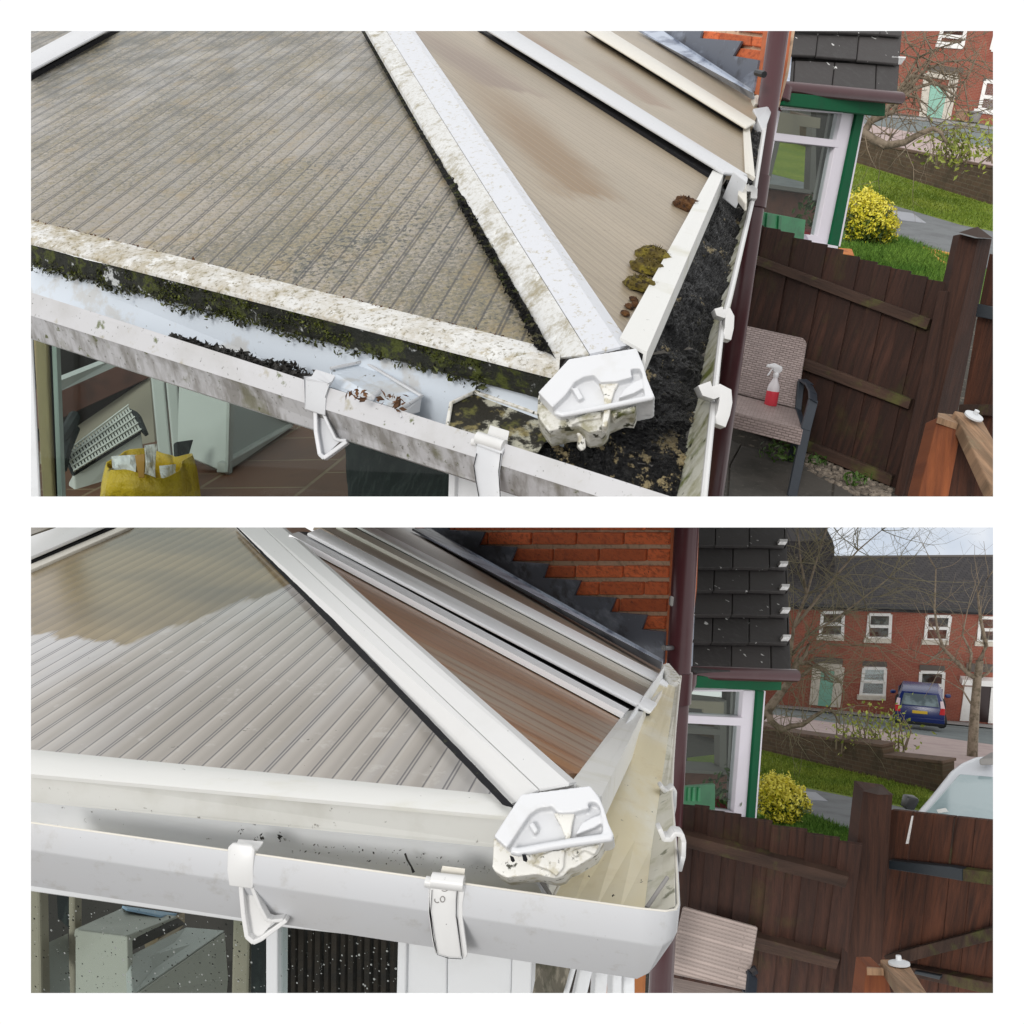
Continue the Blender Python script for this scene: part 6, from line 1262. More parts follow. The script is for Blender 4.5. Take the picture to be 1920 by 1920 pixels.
obj('ledge', slab(gl_, quad_poly(y7, [(1700, 668), (2000, 704), (2000, 776), (1700, 734)]), .03, .029).copy() if False else slab(gl_, quad_poly(y7, [(1702, 668), (2000, 704), (2000, 776), (1702, 734)]), .03, .029), m_rail, t, bevel=.003)
obj('brace', slab(gl_, quad_poly(y7, [(1270, 1142), (2000, 950), (2000, 1010), (1866, 1056), (1370, 1184), (1290, 1178)]), .04, .032), m_rail, t, bevel=.003)
obj('ledge', slab(gl_, quad_poly(y7, [(1380, 1198), (2000, 1316), (2000, 1390), (1400, 1250)]), .04, .030), m_rail, t, bevel=.003)
obj('latch', slab(gl_, quad_poly(y7, [(1440, 1222), (1580, 1250), (1572, 1272), (1436, 1240)]), .03, .045), m_black_metal, t, bevel=.003)
t = thing('trellis_post', 'short orange post and weathered board in front of the wide gate\'s brace', 'post', P(*y7(1220, 1400), 3.0))
op = Pl(P(*y7(1230, 1260), 3.0), -FW + UP * .1); op.grain(gL)
obj('post', slab(op, quad_poly(y7, [(1180, 1206), (1262, 1206), (1300, 1270), (1330, 1450), (1150, 1450)]), .10), m_orange_post, t, bevel=.005)
obj('post_top', qslab([P(*y7(1182, 1182), 3.08), P(*y7(1256, 1186), 3.08), P(*y7(1270, 1210), 2.99), P(*y7(1178, 1208), 2.98)], .02), m_weathered, t)
pts = [P(*y7(1250, 1160), 3.05), P(*y7(1390, 1156), 3.05), P(*y7(1574, 1450), 2.62), P(*y7(1443, 1450), 2.58)]
bd = qslab(pts, .04, rnd=.5); uvl = bd.loops.layers.uv['UVMap']; ax_ = (pts[3] - pts[0]).normalized(); ay_ = (pts[1] - pts[0]).normalized()
for f in bd.faces:
    for l in f.loops: l[uvl].uv = ((l.vert.co - pts[0]).dot(ay_), (l.vert.co - pts[0]).dot(ax_))
obj('top_board', bd, m_weathered, t, bevel=.004)
nn = (pts[1] - pts[0]).cross(pts[3] - pts[0]).normalized(); nn = nn if nn.dot(CAM - pts[0]) > 0 else -nn
tag(obj('solar_cap', lathe([(.020, 0), (.032, .003), (.032, .010), (.020, .014), (.009, .016), (.008, .03), (.0, .032)], basis(P(*y7(1356, 1194), 2.99), nn, FW), 20), m_screw, smooth=True), 'grey round disc on the weathered board in front of the wide gate\'s brace', 'disc')
obj('infill_board', slab(op.off(-.05), quad_poly(y7, [(1300, 1220), (1420, 1450), (1300, 1450), (1290, 1300)]), .03), m_gate, t)

# ---- chair
def c_(x, y, zz): return P(*y7(x, y), zz)
t = thing('wicker_chair', 'weathered wicker chair with nothing on its seat, below the washed gutter corner', 'chair', c_(330, 1900, 4.3))
back = [c_(176, 868, 4.22), c_(586, 982, 4.13), c_(530, 1330, 4.05), c_(90, 1236, 4.13)]
seat = [c_(80, 1244, 4.10), c_(520, 1336, 4.02), c_(470, 1560, 3.7), c_(-40, 1470, 3.8)]
fp_ = [('arm', [c_(545, 1215, 4.08), c_(556, 1240, 4.0), c_(540, 1420, 3.85), c_(500, 1900, 3.8)], .05), ('side_frame', [c_(140, 1080, 4.2), c_(86, 1180, 4.17), c_(70, 1260, 4.17)], .06), ('leg', [c_(530, 1330, 4.08), c_(500, 1950, 4.15)], .04)]
wicker_chair(t, back, seat, .085, m_wicker_smooth, gL, fp_, .03, .1)
# ---- the washed conservatory
def rimL(u): return .95 - .09 * (u - 58) / 1192
T = thing('conservatory', 'washed white conservatory with ribbed roof half brown from painted reflection and empty cream gutter', 'conservatory', P(700, 1850, 1.0) + gL * 1.5)
A, B = P(58, 1416, 1.03), P(950, 1500, .945)
vpd = rayd(1423, 481).normalized(); fr_pl = Pl(A, (B - A).cross(vpd)); fr_pl.ax((B - A) - vpd * (B - A).dot(vpd))
perL = along(fr_pl, y5(40, 250), y5(1060, 352)) / 3
def uvp(pl, q): return Vector(((pl.hit(*q) - pl.p).dot(pl.e1), (pl.hit(*q) - pl.p).dot(pl.e2), 0))
def halfplane(pl, a, b, inside):                    # signed distance from line a-b, positive towards inside
    A_, B_, I = uvp(pl, a), uvp(pl, b), uvp(pl, inside); d = (B_ - A_).normalized(); n = Vector((-d.y, d.x, 0))
    if (I - A_).dot(n) < 0: n = -n
    return tuple(A_), tuple(n)
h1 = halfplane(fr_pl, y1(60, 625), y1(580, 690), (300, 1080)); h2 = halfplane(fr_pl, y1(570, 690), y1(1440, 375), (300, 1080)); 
m_poly_refl = poly_mat('painted_reflection_polycarbonate', (.36, .34, .315), (.055, .055, .07), perL, [L((.09, .08, .07), 60, .68, .71, detail=4, amt=.8), L((.52, .50, .47), 24, .58, .66, detail=7, amt=.4)], rough=.22, band=.09, refl_zone=([h1[0], h2[0]], [h1[1], h2[1]], ((.25, .195, .11), (.14, .115, .08)), .012), streak=[L((.56, .57, .60), 1.8, .44, .62, stretch=(1.6, .5, 1), amt=.55)])  # brown zone paints the house's reflection into the sheet colour
obj('roof_sheet', slab(fr_pl, [(-20, 1086), (252, 970), (445, 970), (449, 989), (700, 1255), (965, 1520), (920, 1510), (58, 1420), (-20, 1412)], .014), m_poly_refl, T)
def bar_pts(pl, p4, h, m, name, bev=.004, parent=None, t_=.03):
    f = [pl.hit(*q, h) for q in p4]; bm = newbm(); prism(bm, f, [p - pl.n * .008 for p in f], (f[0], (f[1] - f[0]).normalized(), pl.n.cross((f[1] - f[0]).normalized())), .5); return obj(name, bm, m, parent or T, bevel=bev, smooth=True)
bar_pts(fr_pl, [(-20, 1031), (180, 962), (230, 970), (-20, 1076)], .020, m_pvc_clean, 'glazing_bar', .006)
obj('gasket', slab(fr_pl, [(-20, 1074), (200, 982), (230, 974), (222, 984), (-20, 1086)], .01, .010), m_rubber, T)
obj('roof_sheet', slab(fr_pl, [(-20, 970), (150, 970), (-20, 1030)], .014, -.002), m_poly_refl, T)
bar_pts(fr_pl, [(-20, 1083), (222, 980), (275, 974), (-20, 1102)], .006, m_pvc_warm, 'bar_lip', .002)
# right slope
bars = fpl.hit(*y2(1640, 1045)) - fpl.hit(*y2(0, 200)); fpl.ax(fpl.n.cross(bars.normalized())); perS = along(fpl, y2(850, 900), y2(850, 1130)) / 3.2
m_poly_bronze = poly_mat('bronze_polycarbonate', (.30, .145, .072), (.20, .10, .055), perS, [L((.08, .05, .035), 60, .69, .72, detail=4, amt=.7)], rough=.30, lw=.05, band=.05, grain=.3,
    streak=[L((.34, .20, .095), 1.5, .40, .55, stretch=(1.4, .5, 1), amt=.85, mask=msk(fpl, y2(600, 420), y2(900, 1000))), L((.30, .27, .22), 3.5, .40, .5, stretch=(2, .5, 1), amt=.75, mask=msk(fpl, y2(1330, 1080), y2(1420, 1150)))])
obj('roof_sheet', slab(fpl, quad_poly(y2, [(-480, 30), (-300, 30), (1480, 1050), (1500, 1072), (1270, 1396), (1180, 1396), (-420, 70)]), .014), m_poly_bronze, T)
m_poly_grey = poly_mat('grey_polycarbonate', (.27, .215, .165), (.10, .09, .08), perS, [L((.34, .32, .3), 30, .55, .7, detail=6, amt=.5)], rough=.35, band=.05)
obj('roof_sheet', slab(fpl, quad_poly(y2, [(-200, 40), (60, 40), (1640, 930), (1600, 1010)]), .014, .001), m_poly_grey, T)
obj('roof_sheet', slab(fpl, quad_poly(y2, [(60, 40), (380, 40), (1696, 820), (1660, 880)]), .014, .0015), m_poly_grey, T)
bar_pts(fpl, [y2(-240, 80), y2(-180, 57), y2(1668, 1014), y2(1634, 1056)], .022, m_bar_bright, 'glazing_bar', .004)
obj('gasket', slab(fpl, [y2(-290, 78), y2(-240, 80), y2(1634, 1056), y2(1500, 1046)], .01, .008), m_rubber, T)
obj('bar_lip', slab(fpl, [y2(-340, 93), y2(-290, 78), y2(1510, 1046), y2(1486, 1068)], .01, .012), m_bar_bright, T)
bar_pts(fpl, [y2(30, 45), y2(105, 45), y2(1742, 888), y2(1722, 922)], .020, m_bar_bright, 'glazing_bar', .004)
obj('gasket', slab(fpl, [y2(-10, 45), y2(34, 45), y2(1700, 912), y2(1650, 916)], .01, .008), m_rubber, T)
obj('bar_lip', slab(fpl, [y2(-80, 45), y2(-10, 45), y2(1660, 908), y2(1630, 918)], .01, .010), m_pvc_warm, T)
# hip bar
zt = 1.93
h_l = (P(430, 970, zt), P(966, 1508, .935)); h_c = (P(472, 970, zt - .01), P(1012, 1484, .910)); h_r = (P(504, 970, zt - .01), P(1066, 1474, .908)); h_e = (P(508, 970, zt), P(1076, 1471, .922))
hb = newbm(); loft([[h_l[0] + gL * .006, h_l[0], h_c[0]], [h_l[1] + gL * .004, h_l[1], h_c[1]]], hb); HB = obj('hip_bar', hb, m_pvc_clean, T, solid=-.003)
hb = newbm(); loft([[h_c[0], h_r[0], h_e[0], h_e[0] + gL * .04], [h_c[1], h_r[1], h_e[1], h_e[1] + gL * .04]], hb); obj('hip_bar_face', hb, m_pvc_clean, HB, solid=-.003)
obj('seam', tube([h_c[0], h_c[1]], .0009, None, 6), m_stone, HB); obj('seam', tube([h_r[0].lerp(h_c[0], .1), h_r[1].lerp(h_c[1], .1)], .0006, None, 6), m_stone, HB)
obj('hip_gasket', grid_surface([fr_pl.hit(424, 970, .010), fr_pl.hit(440, 970, .010), fr_pl.hit(970, 1518, .012), fr_pl.hit(942, 1508, .010)], 4, 160, lambda p, s, t_: .0006 * fbm(p, 60), newbm()), m_rubber, HB, fill=False)
# front eaves
eA = [P(20, 1412, 1.035), P(962, 1503, .944)]; eM = [P(20, 1451, 1.00), P(958, 1535, .915)]; eB = [P(20, 1500, 1.005), P(958, 1592, .925)]
ev = newbm(); loft([[eA[0] + FW * .01, eA[0], eA[0].lerp(eM[0], .55) - gL * .003, eM[0] - gL * .0015, eM[0]], [eA[1] + FW * .01, eA[1], eA[1].lerp(eM[1], .55) - gL * .003, eM[1] - gL * .0015, eM[1]]], ev); EV = obj('eaves_trim', ev, m_eaves_clean, T, solid=-.003, smooth=True)
ev = newbm(); loft([[eM[0], eM[0].lerp(eB[0], .9), eB[0], eB[0] + FW * .03], [eM[1], eM[1].lerp(eB[1], .9), eB[1], eB[1] + FW * .03]], ev); obj('trim_face', ev, m_eaves_face, EV, solid=-.003)
obj('fascia', qslab([eB[0] + FW * .012 - gL * .01, eB[1] + FW * .012 - gL * .01, P(1030, 1700, .98), P(20, 1600, 1.06)], .01), m_fascia_clean, T)
rd = random.Random(8); 
for i, pts in enumerate(([y5(798, 802), y5(815, 850), y5(845, 900), y5(862, 942)], )): tag(obj('twig', tube([P(*q, .945) for q in pts], [.0011, .0010, .0009, .0016], None, 6), m_speck, smooth=True), 'thin black twig stuck upright in the washed front gutter near the clip', 'twig')
bm = newbm()
for (x, y) in ((1415, 545), (1662, 590), (1664, 560), (1546, 575), (1510, 595)): leaves(bm, P(*y4(x, y), .975), .003, 5, .0022, seed=x)
for _ in range(90): 
    x, y = rd.uniform(0, 1420), rd.uniform(0, 1); u, v = y5(x, 700 + y * 120 + x * .1); leaves(bm, P(u, v, .962), .001, 1, rd.uniform(.0006, .0016), seed=rd.randint(0, 9999))
structure('fascia_grit', bm, m_speck, kind='stuff', fill=False)
# right eaves trim
a0, b0_ = P(1070, 1474, .93), P(1120, 1498, .905); a1, b1_ = fpl.hit(1184, 1322), fpl.hit(1208, 1326, .010)
obj('eaves_trim', loft([[a0, a0.lerp(b0_, .8), b0_, b0_ + gL * .03], [a1, a1.lerp(b1_, .8), b1_, b1_ + gL * .05]]), m_eaves_clean, T, solid=-.004)
obj('eaves_trim', loft([[fpl.hit(*y2(1630, 990)), fpl.hit(*y2(1690, 905))], [P(*y2(1650, 1010), 1.95), P(*y2(1706, 920), 2.7)]]), m_pvc_warm, T, solid=-.008)
obj('end_trim', qslab([P(*y2(1690, 800), 2.95), P(*y2(1730, 790), 3.0), P(*y2(1800, 870), 2.8), P(*y2(1780, 950), 2.7), P(*y2(1730, 910), 2.7)], .04), m_cap_speck, T, bevel=.006)
# gutter
def sec(u, zr):
    r = P(*px_line((57.5, 1543), (1000, 1676), u), zr); b = P(*px_line((57.5, 1590), (1000, 1735), u), zr - .002); o = P(*px_line((57.5, 1657), (1000, 1801), u), zr + .032)
    return [r + FW * .003 + gL * .012, r + FW * .003, r, b, o, o + FW * .05, r + FW * .085 + gL * .012]
s0 = sec(20, rimL(20)); s1 = sec(990, rimL(990)); s2 = [P(1200, 1704, .868) + FW * .003 + gL * .012, P(1200, 1704, .868) + FW * .003, P(1200, 1704, .868), P(1200, 1765, .866), P(1194, 1831, .897), P(1194, 1831, .897) + FW * .05]
c0 = [P(1248, 1709, .868), P(1240, 1770, .866), P(1214, 1820, .895)]; c1 = [P(1266, 1706, .876), P(1260, 1757, .874), P(1226, 1806, .902)]; c2 = [P(1271, 1696, .90), P(1265, 1748, .90), P(1230, 1792, .92)]
RI = [P(1271, 1696, .90), P(1266, 1582, 1.06), P(1259, 1490, 1.25), P(1262, 1420, 1.50), P(1268, 1340, 2.0), P(1276, 1268, 3.1)]
def shell(k): return [x[k] for x in ((s0[2], s0[3], s0[4]), (s1[2], s1[3], s1[4]), (s2[2], s2[3], s2[4]))]
secs = [[s[2], s[2].lerp(s[3], .97), s[3].lerp(s[4], .03), s[4]] for s in (s0, s1, s2)] + [[c[0], c[0].lerp(c[1], .93), c[1].lerp(c[2], .07), c[2]] for c in (c0, c1, c2)]
for p in RI[1:]: secs.append([p, p + gL * .03, p + gL * .033 - RT * .003, p + gL * .06 - RT * .03])
G = obj('gutter', loft(secs), m_gutter_clean, T, solid=.0022, smooth=True)
rim_pts = [s0[2], s1[2], s2[2], c0[0], c1[0], c2[0]] + RI[1:]
obj('rim_edge', tube(rim_pts, [.0014] * 6 + [.0015, .0017, .002, .0026, .004], None, 8), m_pvc_warm, G, smooth=True)
# channel: floor of the side run, its inner walls, floor of the front run
FLr = [P(1206, 1722, .90), P(1222, 1590, 1.09), P(1238, 1480, 1.30), P(1250, 1400, 1.56), P(1259, 1335, 2.05), P(1269, 1270, 3.1)]
FLl = [P(1030, 1700, .95), P(1100, 1540, 1.13), P(1150, 1440, 1.36), P(1188, 1370, 1.62), P(1216, 1320, 2.1), P(1250, 1262, 3.1)]
ch = newbm(); loft([[l, l.lerp(r, .25), l.lerp(r, .5), l.lerp(r, .75), r] for l, r in zip(FLl, FLr)], ch); SC = obj('gutter_channel', ch, m_gutter_in, G, solid=-.002)
ch = newbm(); loft([[r + FW * .001, r.lerp(i, .5) + RT * .001, i - RT * .001] for r, i in zip(FLr, [c1[0].lerp(c2[0], .5)] + RI[1:])], ch); obj('channel_wall', ch, m_gutter_wall_clean, SC, solid=-.001)
ch = newbm(); loft([[l, l + (P(1121, 1500, 1.0) - P(1121, 1560, 1.02)) * .9] for l in FLl], ch); obj('channel_back', ch, m_fascia_clean, SC, solid=-.002)
obj('front_channel', qslab([P(20, 1600, 1.06), P(1030, 1700, .98), P(1200, 1730, .905), P(1190, 1770, .925), P(20, 1625, 1.01)], .003), m_gutter_in, G)
obj('joint_strip', tube([P(*y6(1345, 1070), .93), P(*y6(1205, 1275), .90)], .0022, None, 8), m_stone, SC, smooth=True)
bm = newbm(); tube([P(*y6(460, 1050), .93), P(*y6(550, 1190), .91)], .0022, bm, 8); obj('outlet_edge', bm, m_stone, SC, smooth=True); obj('outlet_edge', tube([P(*y6(640, 1060), .94), P(*y6(575, 1190), .91)], .0016, None, 8), m_pvc_warm, SC, smooth=True)
bm = newbm()
for (x, y) in ((810, 1070), (980, 1190), (1170, 1095), (700, 1010), (1240, 630), (1190, 630), (1210, 625)): leaves(bm, P(*y6(x, y), .93 if y > 800 else 1.2), .0015, 2, .0016, seed=x)
structure('channel_grit', bm, m_speck, kind='stuff', fill=False)
# brackets
def q(zq, p, d): u, v = zq(*p); return P(u, v, rimL(u) - d)
def strap(zq, pts, d, th, m=m_pvc_clean, nm='bracket', parent=None, bev=.0018):
    f = [q(zq, p, d) for p in pts]; bm = newbm(); prism(bm, f, [p + FW * th for p in f], None, .5); return obj(nm, bm, m, parent or G, bevel=bev, smooth=True)
br = strap(y4, [(1326, 650), (1355, 625), (1480, 640), (1500, 665), (1490, 780), (1490, 905), (1478, 916), (1335, 895), (1322, 800)], .006, .006)
f = [q(y4, p, d) for p, d in (((1340, 640), .006), ((1490, 660), .006), ((1515, 660), 0), ((1528, 645), -.006), ((1558, 606), -.012), ((1395, 592), -.012), ((1385, 615), -.004))]; bm = newbm(); prism(bm, f, [p + gL * .003 for p in f], None, .5); obj('hook', bm, m_pvc_clean, br, bevel=.001, smooth=True)
bm = newbm()
for pts, w_ in (([(1410, 905), (1425, 1080), (1448, 1225), (1490, 1262), (1540, 1240), (1700, 1120)], .0045), ([(1480, 905), (1530, 1030), (1575, 1115), (1610, 1125), (1680, 1118)], .0036)):
    p3 = [q(y4, p, .003 - .012 * max(0, (p[0] - 1480) / 220)) for p in pts]
    for a, b in zip(p3[:-1], p3[1:]): d = (b - a).normalized(); bar(a - d * .0006, b + d * .0006, d.cross(FW).normalized() * w_, FW * .012, bm, .5)
f = [q(y4, p, -.006) for p in [(1425, 905), (1480, 915), (1570, 1120), (1620, 1130), (1540, 1225), (1480, 1240), (1450, 1190)]]; prism(bm, f, [p + FW * .002 for p in f], None, .5)
obj('bracket_foot', bm, m_pvc_clean, br, bevel=.001)
br = strap(y5, [(988, 1040), (1190, 1060), (1180, 1160), (1180, 1270), (1222, 1590), (1120, 1585), (1040, 1560), (1010, 1440), (985, 1240), (978, 1120)], .0065, .006)
strap(y5, [(1196, 1060), (1250, 1050), (1232, 1180), (1232, 1290), (1268, 1560), (1256, 1590), (1230, 1592), (1188, 1270), (1188, 1160)], .0055, .006, nm='bracket_side', parent=br)
strap(y5, [(974, 1070), (984, 1070), (982, 1240), (1006, 1440), (1034, 1556), (1022, 1550), (1000, 1440), (972, 1240)], .0055, .006, nm='bracket_side', parent=br)
bm = newbm(); tube([q(y5, (1000, 1000), .004), q(y5, (1240, 1028), .004)], .0072, bm, 14); obj('clip_roll', bm, m_pvc_clean, br, smooth=True)
f = [q(y5, p, -.006) for p in [(1064, 948), (1240, 985), (1250, 918), (1078, 896)]]; bm = newbm(); prism(bm, f, [p + FW * .002 for p in f], None, .5); obj('clip_tab', bm, m_pvc_warm, br, bevel=.0006)
obj('clip_peg', tube([q(y5, (952, 1010), .003), q(y5, (1000, 1020), .003)], .0052, None, 10), m_pvc_clean, br, smooth=True)
bm = newbm(); tube([q(y5, (1190, 1060), .0085), q(y5, (1182, 1270), .0085), q(y5, (1228, 1590), .0085)], .00035, bm, 6); tube([q(y5, (1000, 1075), .0085), q(y5, (990, 1240), .0085), q(y5, (1040, 1560), .0085), q(y5, (1120, 1586), .0085), q(y5, (1220, 1592), .0085)], .0003, bm, 6); obj('rubber_seal', bm, m_rubber, br)
def ring(zq, c, r, sq, d, a0, a1): return [q(zq, (c[0] + r * math.cos(t_), c[1] + r * sq * math.sin(t_)), d) for t_ in [a0 + (a1 - a0) * i / 14 for i in range(15)]]
bm = newbm(); tube(ring(y5, (1079, 1144), 17, 1.25, .0068, 0, 6.2832), .0005, bm, 6); tube(ring(y5, (1038, 1150), 18, 1.1, .0068, .8, 3.6), .0005, bm, 6); tube(ring(y5, (1094, 1070), 24, .6, .0068, .5, 2.6), .0004, bm, 6)
obj('moulded_mark', bm, m_stone, br)
def clip_side(pts, zc, w):
    bm = newbm(); a = [P(u, v, zc) for u, v in pts]
    for p, q_ in zip(a[:-1], a[1:]): d = (q_ - p).normalized(); bar(p - d * w * .1, q_ + d * w * .1, FW.cross(d).normalized() * w * .45, FW * w * 1.8, bm, .5)
    return obj('bracket', bm, m_pvc_clean, SC, bevel=w * .12, smooth=True)
clip_side([y6(1296, 748), y6(1325, 815), y6(1370, 815), y6(1400, 775), y6(1445, 785), y6(1458, 830), y6(1455, 930), y6(1430, 1025)], 1.02, .012)
clip_side([y6(1304, 456), y6(1330, 490), y6(1358, 492), y6(1385, 468), y6(1398, 490), y6(1394, 590), y6(1380, 660)], 1.27, .012)
CAPL = dict(a=(350, 505), b=(820, 445), c=(340, 915), base=[(350, 505), (820, 445), (885, 525), (945, 700), (985, 790), (960, 812), (340, 915), (300, 905), (250, 865), (165, 790)],
    hood=[(350, 505), (820, 445), (880, 520), (915, 600), (945, 700), (985, 785), (905, 765), (905, 690), (885, 590), (860, 560), (800, 555), (815, 600), (700, 630), (600, 632), (560, 588), (470, 600), (410, 640), (340, 740), (255, 870), (165, 790)],
    fin_r=[(886, 640), (912, 690), (850, 730), (715, 780), (760, 700), (830, 660)], fin_l=[(400, 705), (436, 690), (470, 750), (440, 775)], lip=[(285, 885), (335, 898), (480, 870), (700, 832), (972, 795)],
    web=[(570, 632), (720, 625), (700, 700), (690, 780), (672, 860), (640, 880), (650, 800), (620, 720)], skirt=[(165, 800), (155, 1000), (175, 1030), (250, 1072), (460, 1046), (500, 1060), (590, 1076), (640, 1056), (680, 1010), (720, 1000), (830, 935), (865, 915), (920, 820), (340, 880)],
    scallop=[[(430, 980), (470, 920), (560, 890), (650, 880), (640, 1000), (590, 1060), (540, 1020)], [(690, 890), (780, 860), (890, 840), (850, 915), (780, 880), (720, 930)]])
EC = end_cap(T, y6, CAPL, (.895, .892, .868), None, m_cap_speck)
for q_ in ([(276, 925), (300, 935), (310, 958), (296, 968), (282, 955)], [(358, 916), (384, 920), (396, 950), (388, 966), (366, 956)]): f = [P(*y6(*p), .862) for p in q_]; bm = newbm(); prism(bm, f, [p + FW * .002 for p in f], None, .5); obj('drain_hole', bm, m_rubber, EC)
# window below
wpl = vert(P(58, 1680, 1.07), P(1000, 1820, .98), gL)
WN = obj('window', slab(wpl, [y4(0, 868), y4(60, 884), y4(1390, 1072), y4(1700, 1120), y5(560, 1380), y5(900, 1440), y5(900, 1480), y5(780, 1450), y5(740, 1455), y4(1640, 1160), y4(350, 975), y4(0, 925)], .03, -.004), m_frame_white, T, bevel=.002)
for q_, off_, nm in (([y4(1570, 1100), y4(1648, 1120), y4(1648, 1800), y4(1570, 1800)], -.002, 'mullion'), ([y5(742, 1440), y5(810, 1440), y5(800, 1980), y5(730, 1980)], .008, 'glazing_bead'), ([y5(800, 1440), y5(1112, 1490), y5(1108, 1980), y5(790, 1980)], .002, 'frame'), ([y5(1115, 1490), y5(1600, 1560), y5(1590, 1980), y5(1112, 1980)], 0, 'corner_panel'), ([y6(290, 1600), y6(428, 1620), y6(418, 1920), y6(282, 1920)], .010, 'corner_trim')):
    obj(nm, slab(wpl, q_, .03, off_), m_frame_white, WN, bevel=.002)
PN = obj('pane', slab(wpl, [y4(0, 900), y4(350, 960), y4(1640, 1140), y5(745, 1440), y5(735, 1980), y4(0, 1800)], .004, -.012), m_glass_wet, WN)
dp, dk = newbm(), newbm(); rd = random.Random(55); Q = Vector((0, 0, 0))
for i in range(760):
    u, v = in_poly([y4(60, 960), y4(350, 990), y4(1640, 1170), y5(735, 1480), y5(728, 1900), y4(60, 1620)], rd)
    p = wpl.hit(u, v, -.0115); r = rd.choice([.0003, .0004, .0005, .0007, .0011]) * rd.uniform(.7, 1.3)
    face(dk if (rd.random() < .6) == (u < 590) else dp, [p + wpl.e1 * r * math.cos(a) * rd.uniform(.7, 1.2) + wpl.e2 * r * 1.2 * math.sin(a) for a in (0, .9, 1.8, 2.7, 3.6, 4.5, 5.4)])
a_ = structure('rain_drops', dp, m_drop, kind='stuff', fill=False); a_ = structure('dark_rain_drops', dk, m_drop_dark, kind='stuff', fill=False)
# room
def r_(zq, x, y, d): return P(*zq(x, y), d)
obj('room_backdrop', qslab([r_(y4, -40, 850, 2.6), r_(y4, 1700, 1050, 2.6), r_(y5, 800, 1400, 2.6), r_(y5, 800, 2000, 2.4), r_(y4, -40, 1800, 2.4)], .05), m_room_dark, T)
obj('room_curtain', (lambda bm: [qslab([r_(y5, x, 1360, 1.9), r_(y5, x + 60, 1370, 1.92 + .05 * (i % 2)), r_(y5, x + 55, 1990, 1.9), r_(y5, x - 5, 1990, 1.88)], .01, bm) for i, x in enumerate(range(-150, 740, 62))] and bm)(newbm()), wood('dark_curtain', (.030, .020, .014), (.012, .010, .010)), T)
obj('room_post', (lambda bm: [qslab([r_(y4, a, 860, d), r_(y4, b, 880, d), r_(y4, b + c, 1750, d), r_(y4, a + c, 1750, d)], .03, bm) for a, b, c, d in ((20, 118, 16, 1.5), (300, 345, 0, 1.7), (1365, 1480, -20, 1.35))] and bm)(newbm()), m_room_wall, T, bevel=.004)
obj('inner_dark_frame', qslab([r_(y4, 1480, 1060, 1.34), r_(y4, 1570, 1070, 1.34), r_(y4, 1565, 1750, 1.34), r_(y4, 1475, 1750, 1.34)], .02), m_charcoal, T)
obj('rear_curtain', qslab([r_(y4, 225, 900, 2.2), r_(y4, 350, 910, 2.2), r_(y4, 340, 1200, 2.2), r_(y4, 235, 1100, 2.2)], .02), m_charcoal, T)
tc = thing('stepped_cabinet', 'white stepped storage unit seen through the rain spotted window', 'cabinet', r_(y4, 560, 1750, 1.5))
for pts, nm, mm in (([(345, 1170, 1.55), (660, 1030, 1.9), (1000, 1090, 1.85), (680, 1215, 1.5)], 'top', m_cabinet_warm), ([(345, 1175, 1.54), (680, 1218, 1.49), (690, 1750, 1.42), (345, 1750, 1.46)], 'front', m_cabinet_warm), ([(700, 1340, 1.50), (1060, 1160, 1.8), (1310, 1180, 1.75), (715, 1600, 1.38)], 'shelf', m_cabinet), ([(720, 1615, 1.37), (1310, 1195, 1.74), (1330, 1500, 1.7), (1310, 1750, 1.6), (700, 1750, 1.35)], 'lower_front', m_cabinet_warm), ([(690, 1230, 1.52), (1010, 1100, 1.86), (1060, 1140, 1.86), (700, 1320, 1.52)], 'recess', m_room_dark)):
    obj(nm, qslab([r_(y4, *p) for p in pts], .012), mm, tc, bevel=.002)
obj('side_board', qslab([r_(y4, 150, 1270, 1.6), r_(y4, 300, 1200, 1.72), r_(y4, 320, 1750, 1.6), r_(y4, 190, 1750, 1.5)], .02), m_cabinet, tc)
obj('box', qslab([r_(y4, 860, 1150, 1.8), r_(y4, 1050, 1060, 2.0), r_(y4, 1050, 1140, 1.95), r_(y4, 880, 1240, 1.75)], .03), m_tan, tc)
tag(obj('blue_sheet', qslab([r_(y4, 650, 1022, 1.88), r_(y4, 1000, 1072, 1.95), r_(y4, 900, 1085, 1.80), r_(y4, 680, 1040, 1.80)], .004), M('blue_sheet', (.30, .45, .62), .6)), 'pale blue sheet lying on the stepped white unit inside the window', 'sheet')
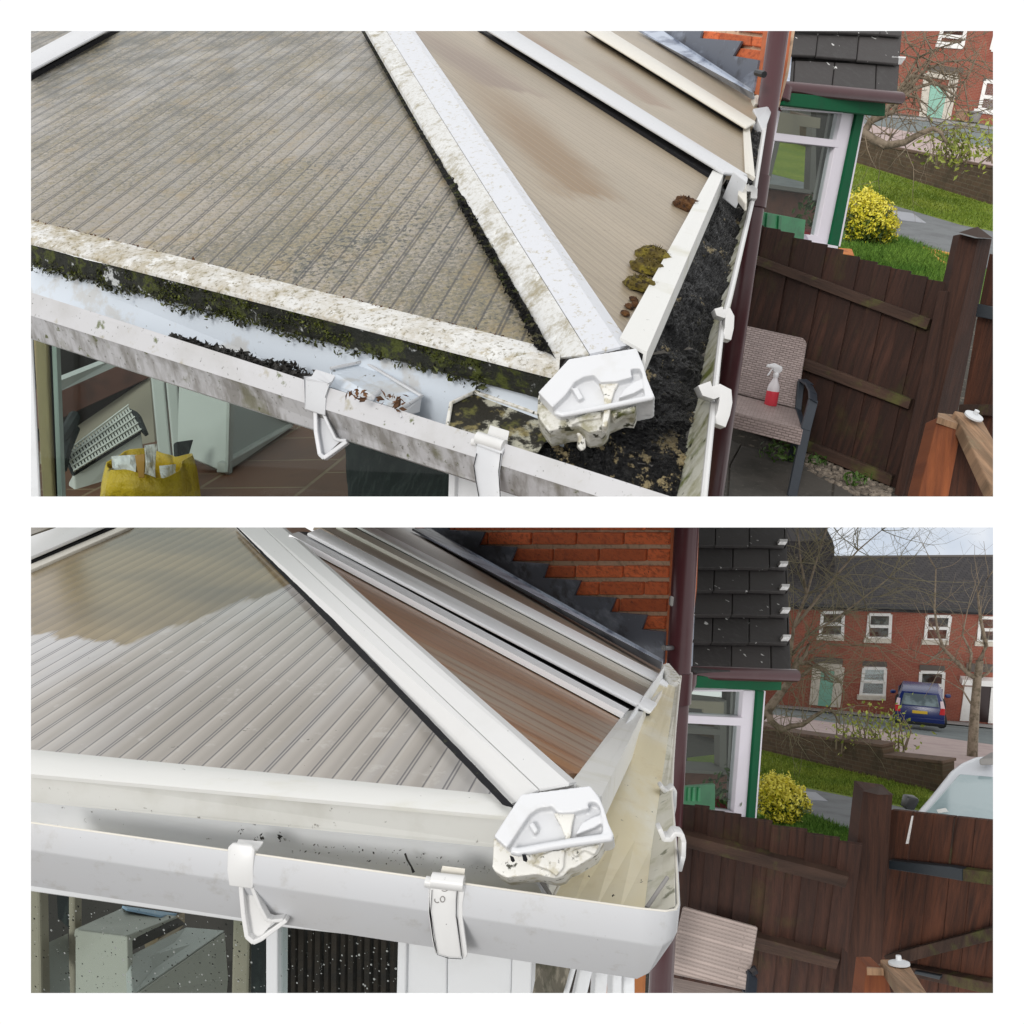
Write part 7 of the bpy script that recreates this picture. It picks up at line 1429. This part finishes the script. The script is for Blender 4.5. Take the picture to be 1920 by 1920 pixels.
# side of the conservatory below the gutter corner
obj('stone_base', qslab([P(*y6(415, 1600), 1.25), P(*y6(700, 1640), 1.35), P(*y6(620, 1920), 1.3), P(*y6(410, 1920), 1.2)], .05), m_stonewall, T)
for a, b, c in ((655, 745, -85), (775, 858, -70), (868, 950, -20), (978, 1040, -5), (1050, 1125, 0)): obj('side_frame', qslab([P(*y6(a, 1600), 1.3 + (a - 600) / 900), P(*y6(b, 1620), 1.3 + (a - 600) / 900), P(*y6(b + c, 1920), 1.25 + (a - 600) / 900), P(*y6(a + c, 1920), 1.25 + (a - 600) / 900)], .04), m_frame_white, T, bevel=.003)
obj('side_reveal', qslab([P(*y6(640, 1600), 1.9), P(*y6(1150, 1620), 2.2), P(*y6(1110, 1940), 2.2), P(*y6(600, 1940), 1.9)], .03), m_room_dark, T)
tag(obj('orange_bricks', qslab([P(*y6(1098, 1700), 2.0), P(*y6(1200, 1680), 2.1), P(*y6(1190, 1940), 2.1), P(*y6(1090, 1940), 2.0)], .1), m_orange_brick), 'strip of orange brick pier just below the washed gutter corner', 'pier')
# ---------------------------------------------------------------- each model ends where its photograph ends
def trim_models():
    for o, pan, fill in REG:
        x0, y0, x1, y1 = PANEL[pan]; me = o.data
        if o.type != 'MESH': continue
        cuts = []
        for (a, b, c) in (((x0, y0), (x0, y1), 1), ((x1, y0), (x1, y1), -1), ((x0, y0), (x1, y0), 1), ((x0, y1), (x1, y1), -1)):
            n = rayd(*a).cross(rayd(*b)).normalized()
            mid = rayd((x0 + x1) / 2, (y0 + y1) / 2)
            if n.dot(mid) > 0: n = -n                # n points out of the model
            if any((v.co - CAM).dot(n) > 1e-5 for v in me.vertices): cuts.append(n)
        if not cuts: continue
        if me.users > 1: me = o.data = me.copy()
        bm = bmesh.new(); bm.from_mesh(me)
        for n in cuts:
            if not bm.verts: break
            r = bmesh.ops.bisect_plane(bm, geom=bm.verts[:] + bm.edges[:] + bm.faces[:], dist=1e-6, plane_co=CAM, plane_no=n, clear_outer=True)
            if fill:
                es = [e for e in r['geom_cut'] if isinstance(e, bmesh.types.BMEdge) and e.is_valid and len(e.link_faces) < 2]
                if es:
                    try: bmesh.ops.edgeloop_fill(bm, edges=es)
                    except Exception: pass
        bm.to_mesh(me); bm.free()
        if not me.polygons and not o.children: bpy.data.objects.remove(o)
trim_models()
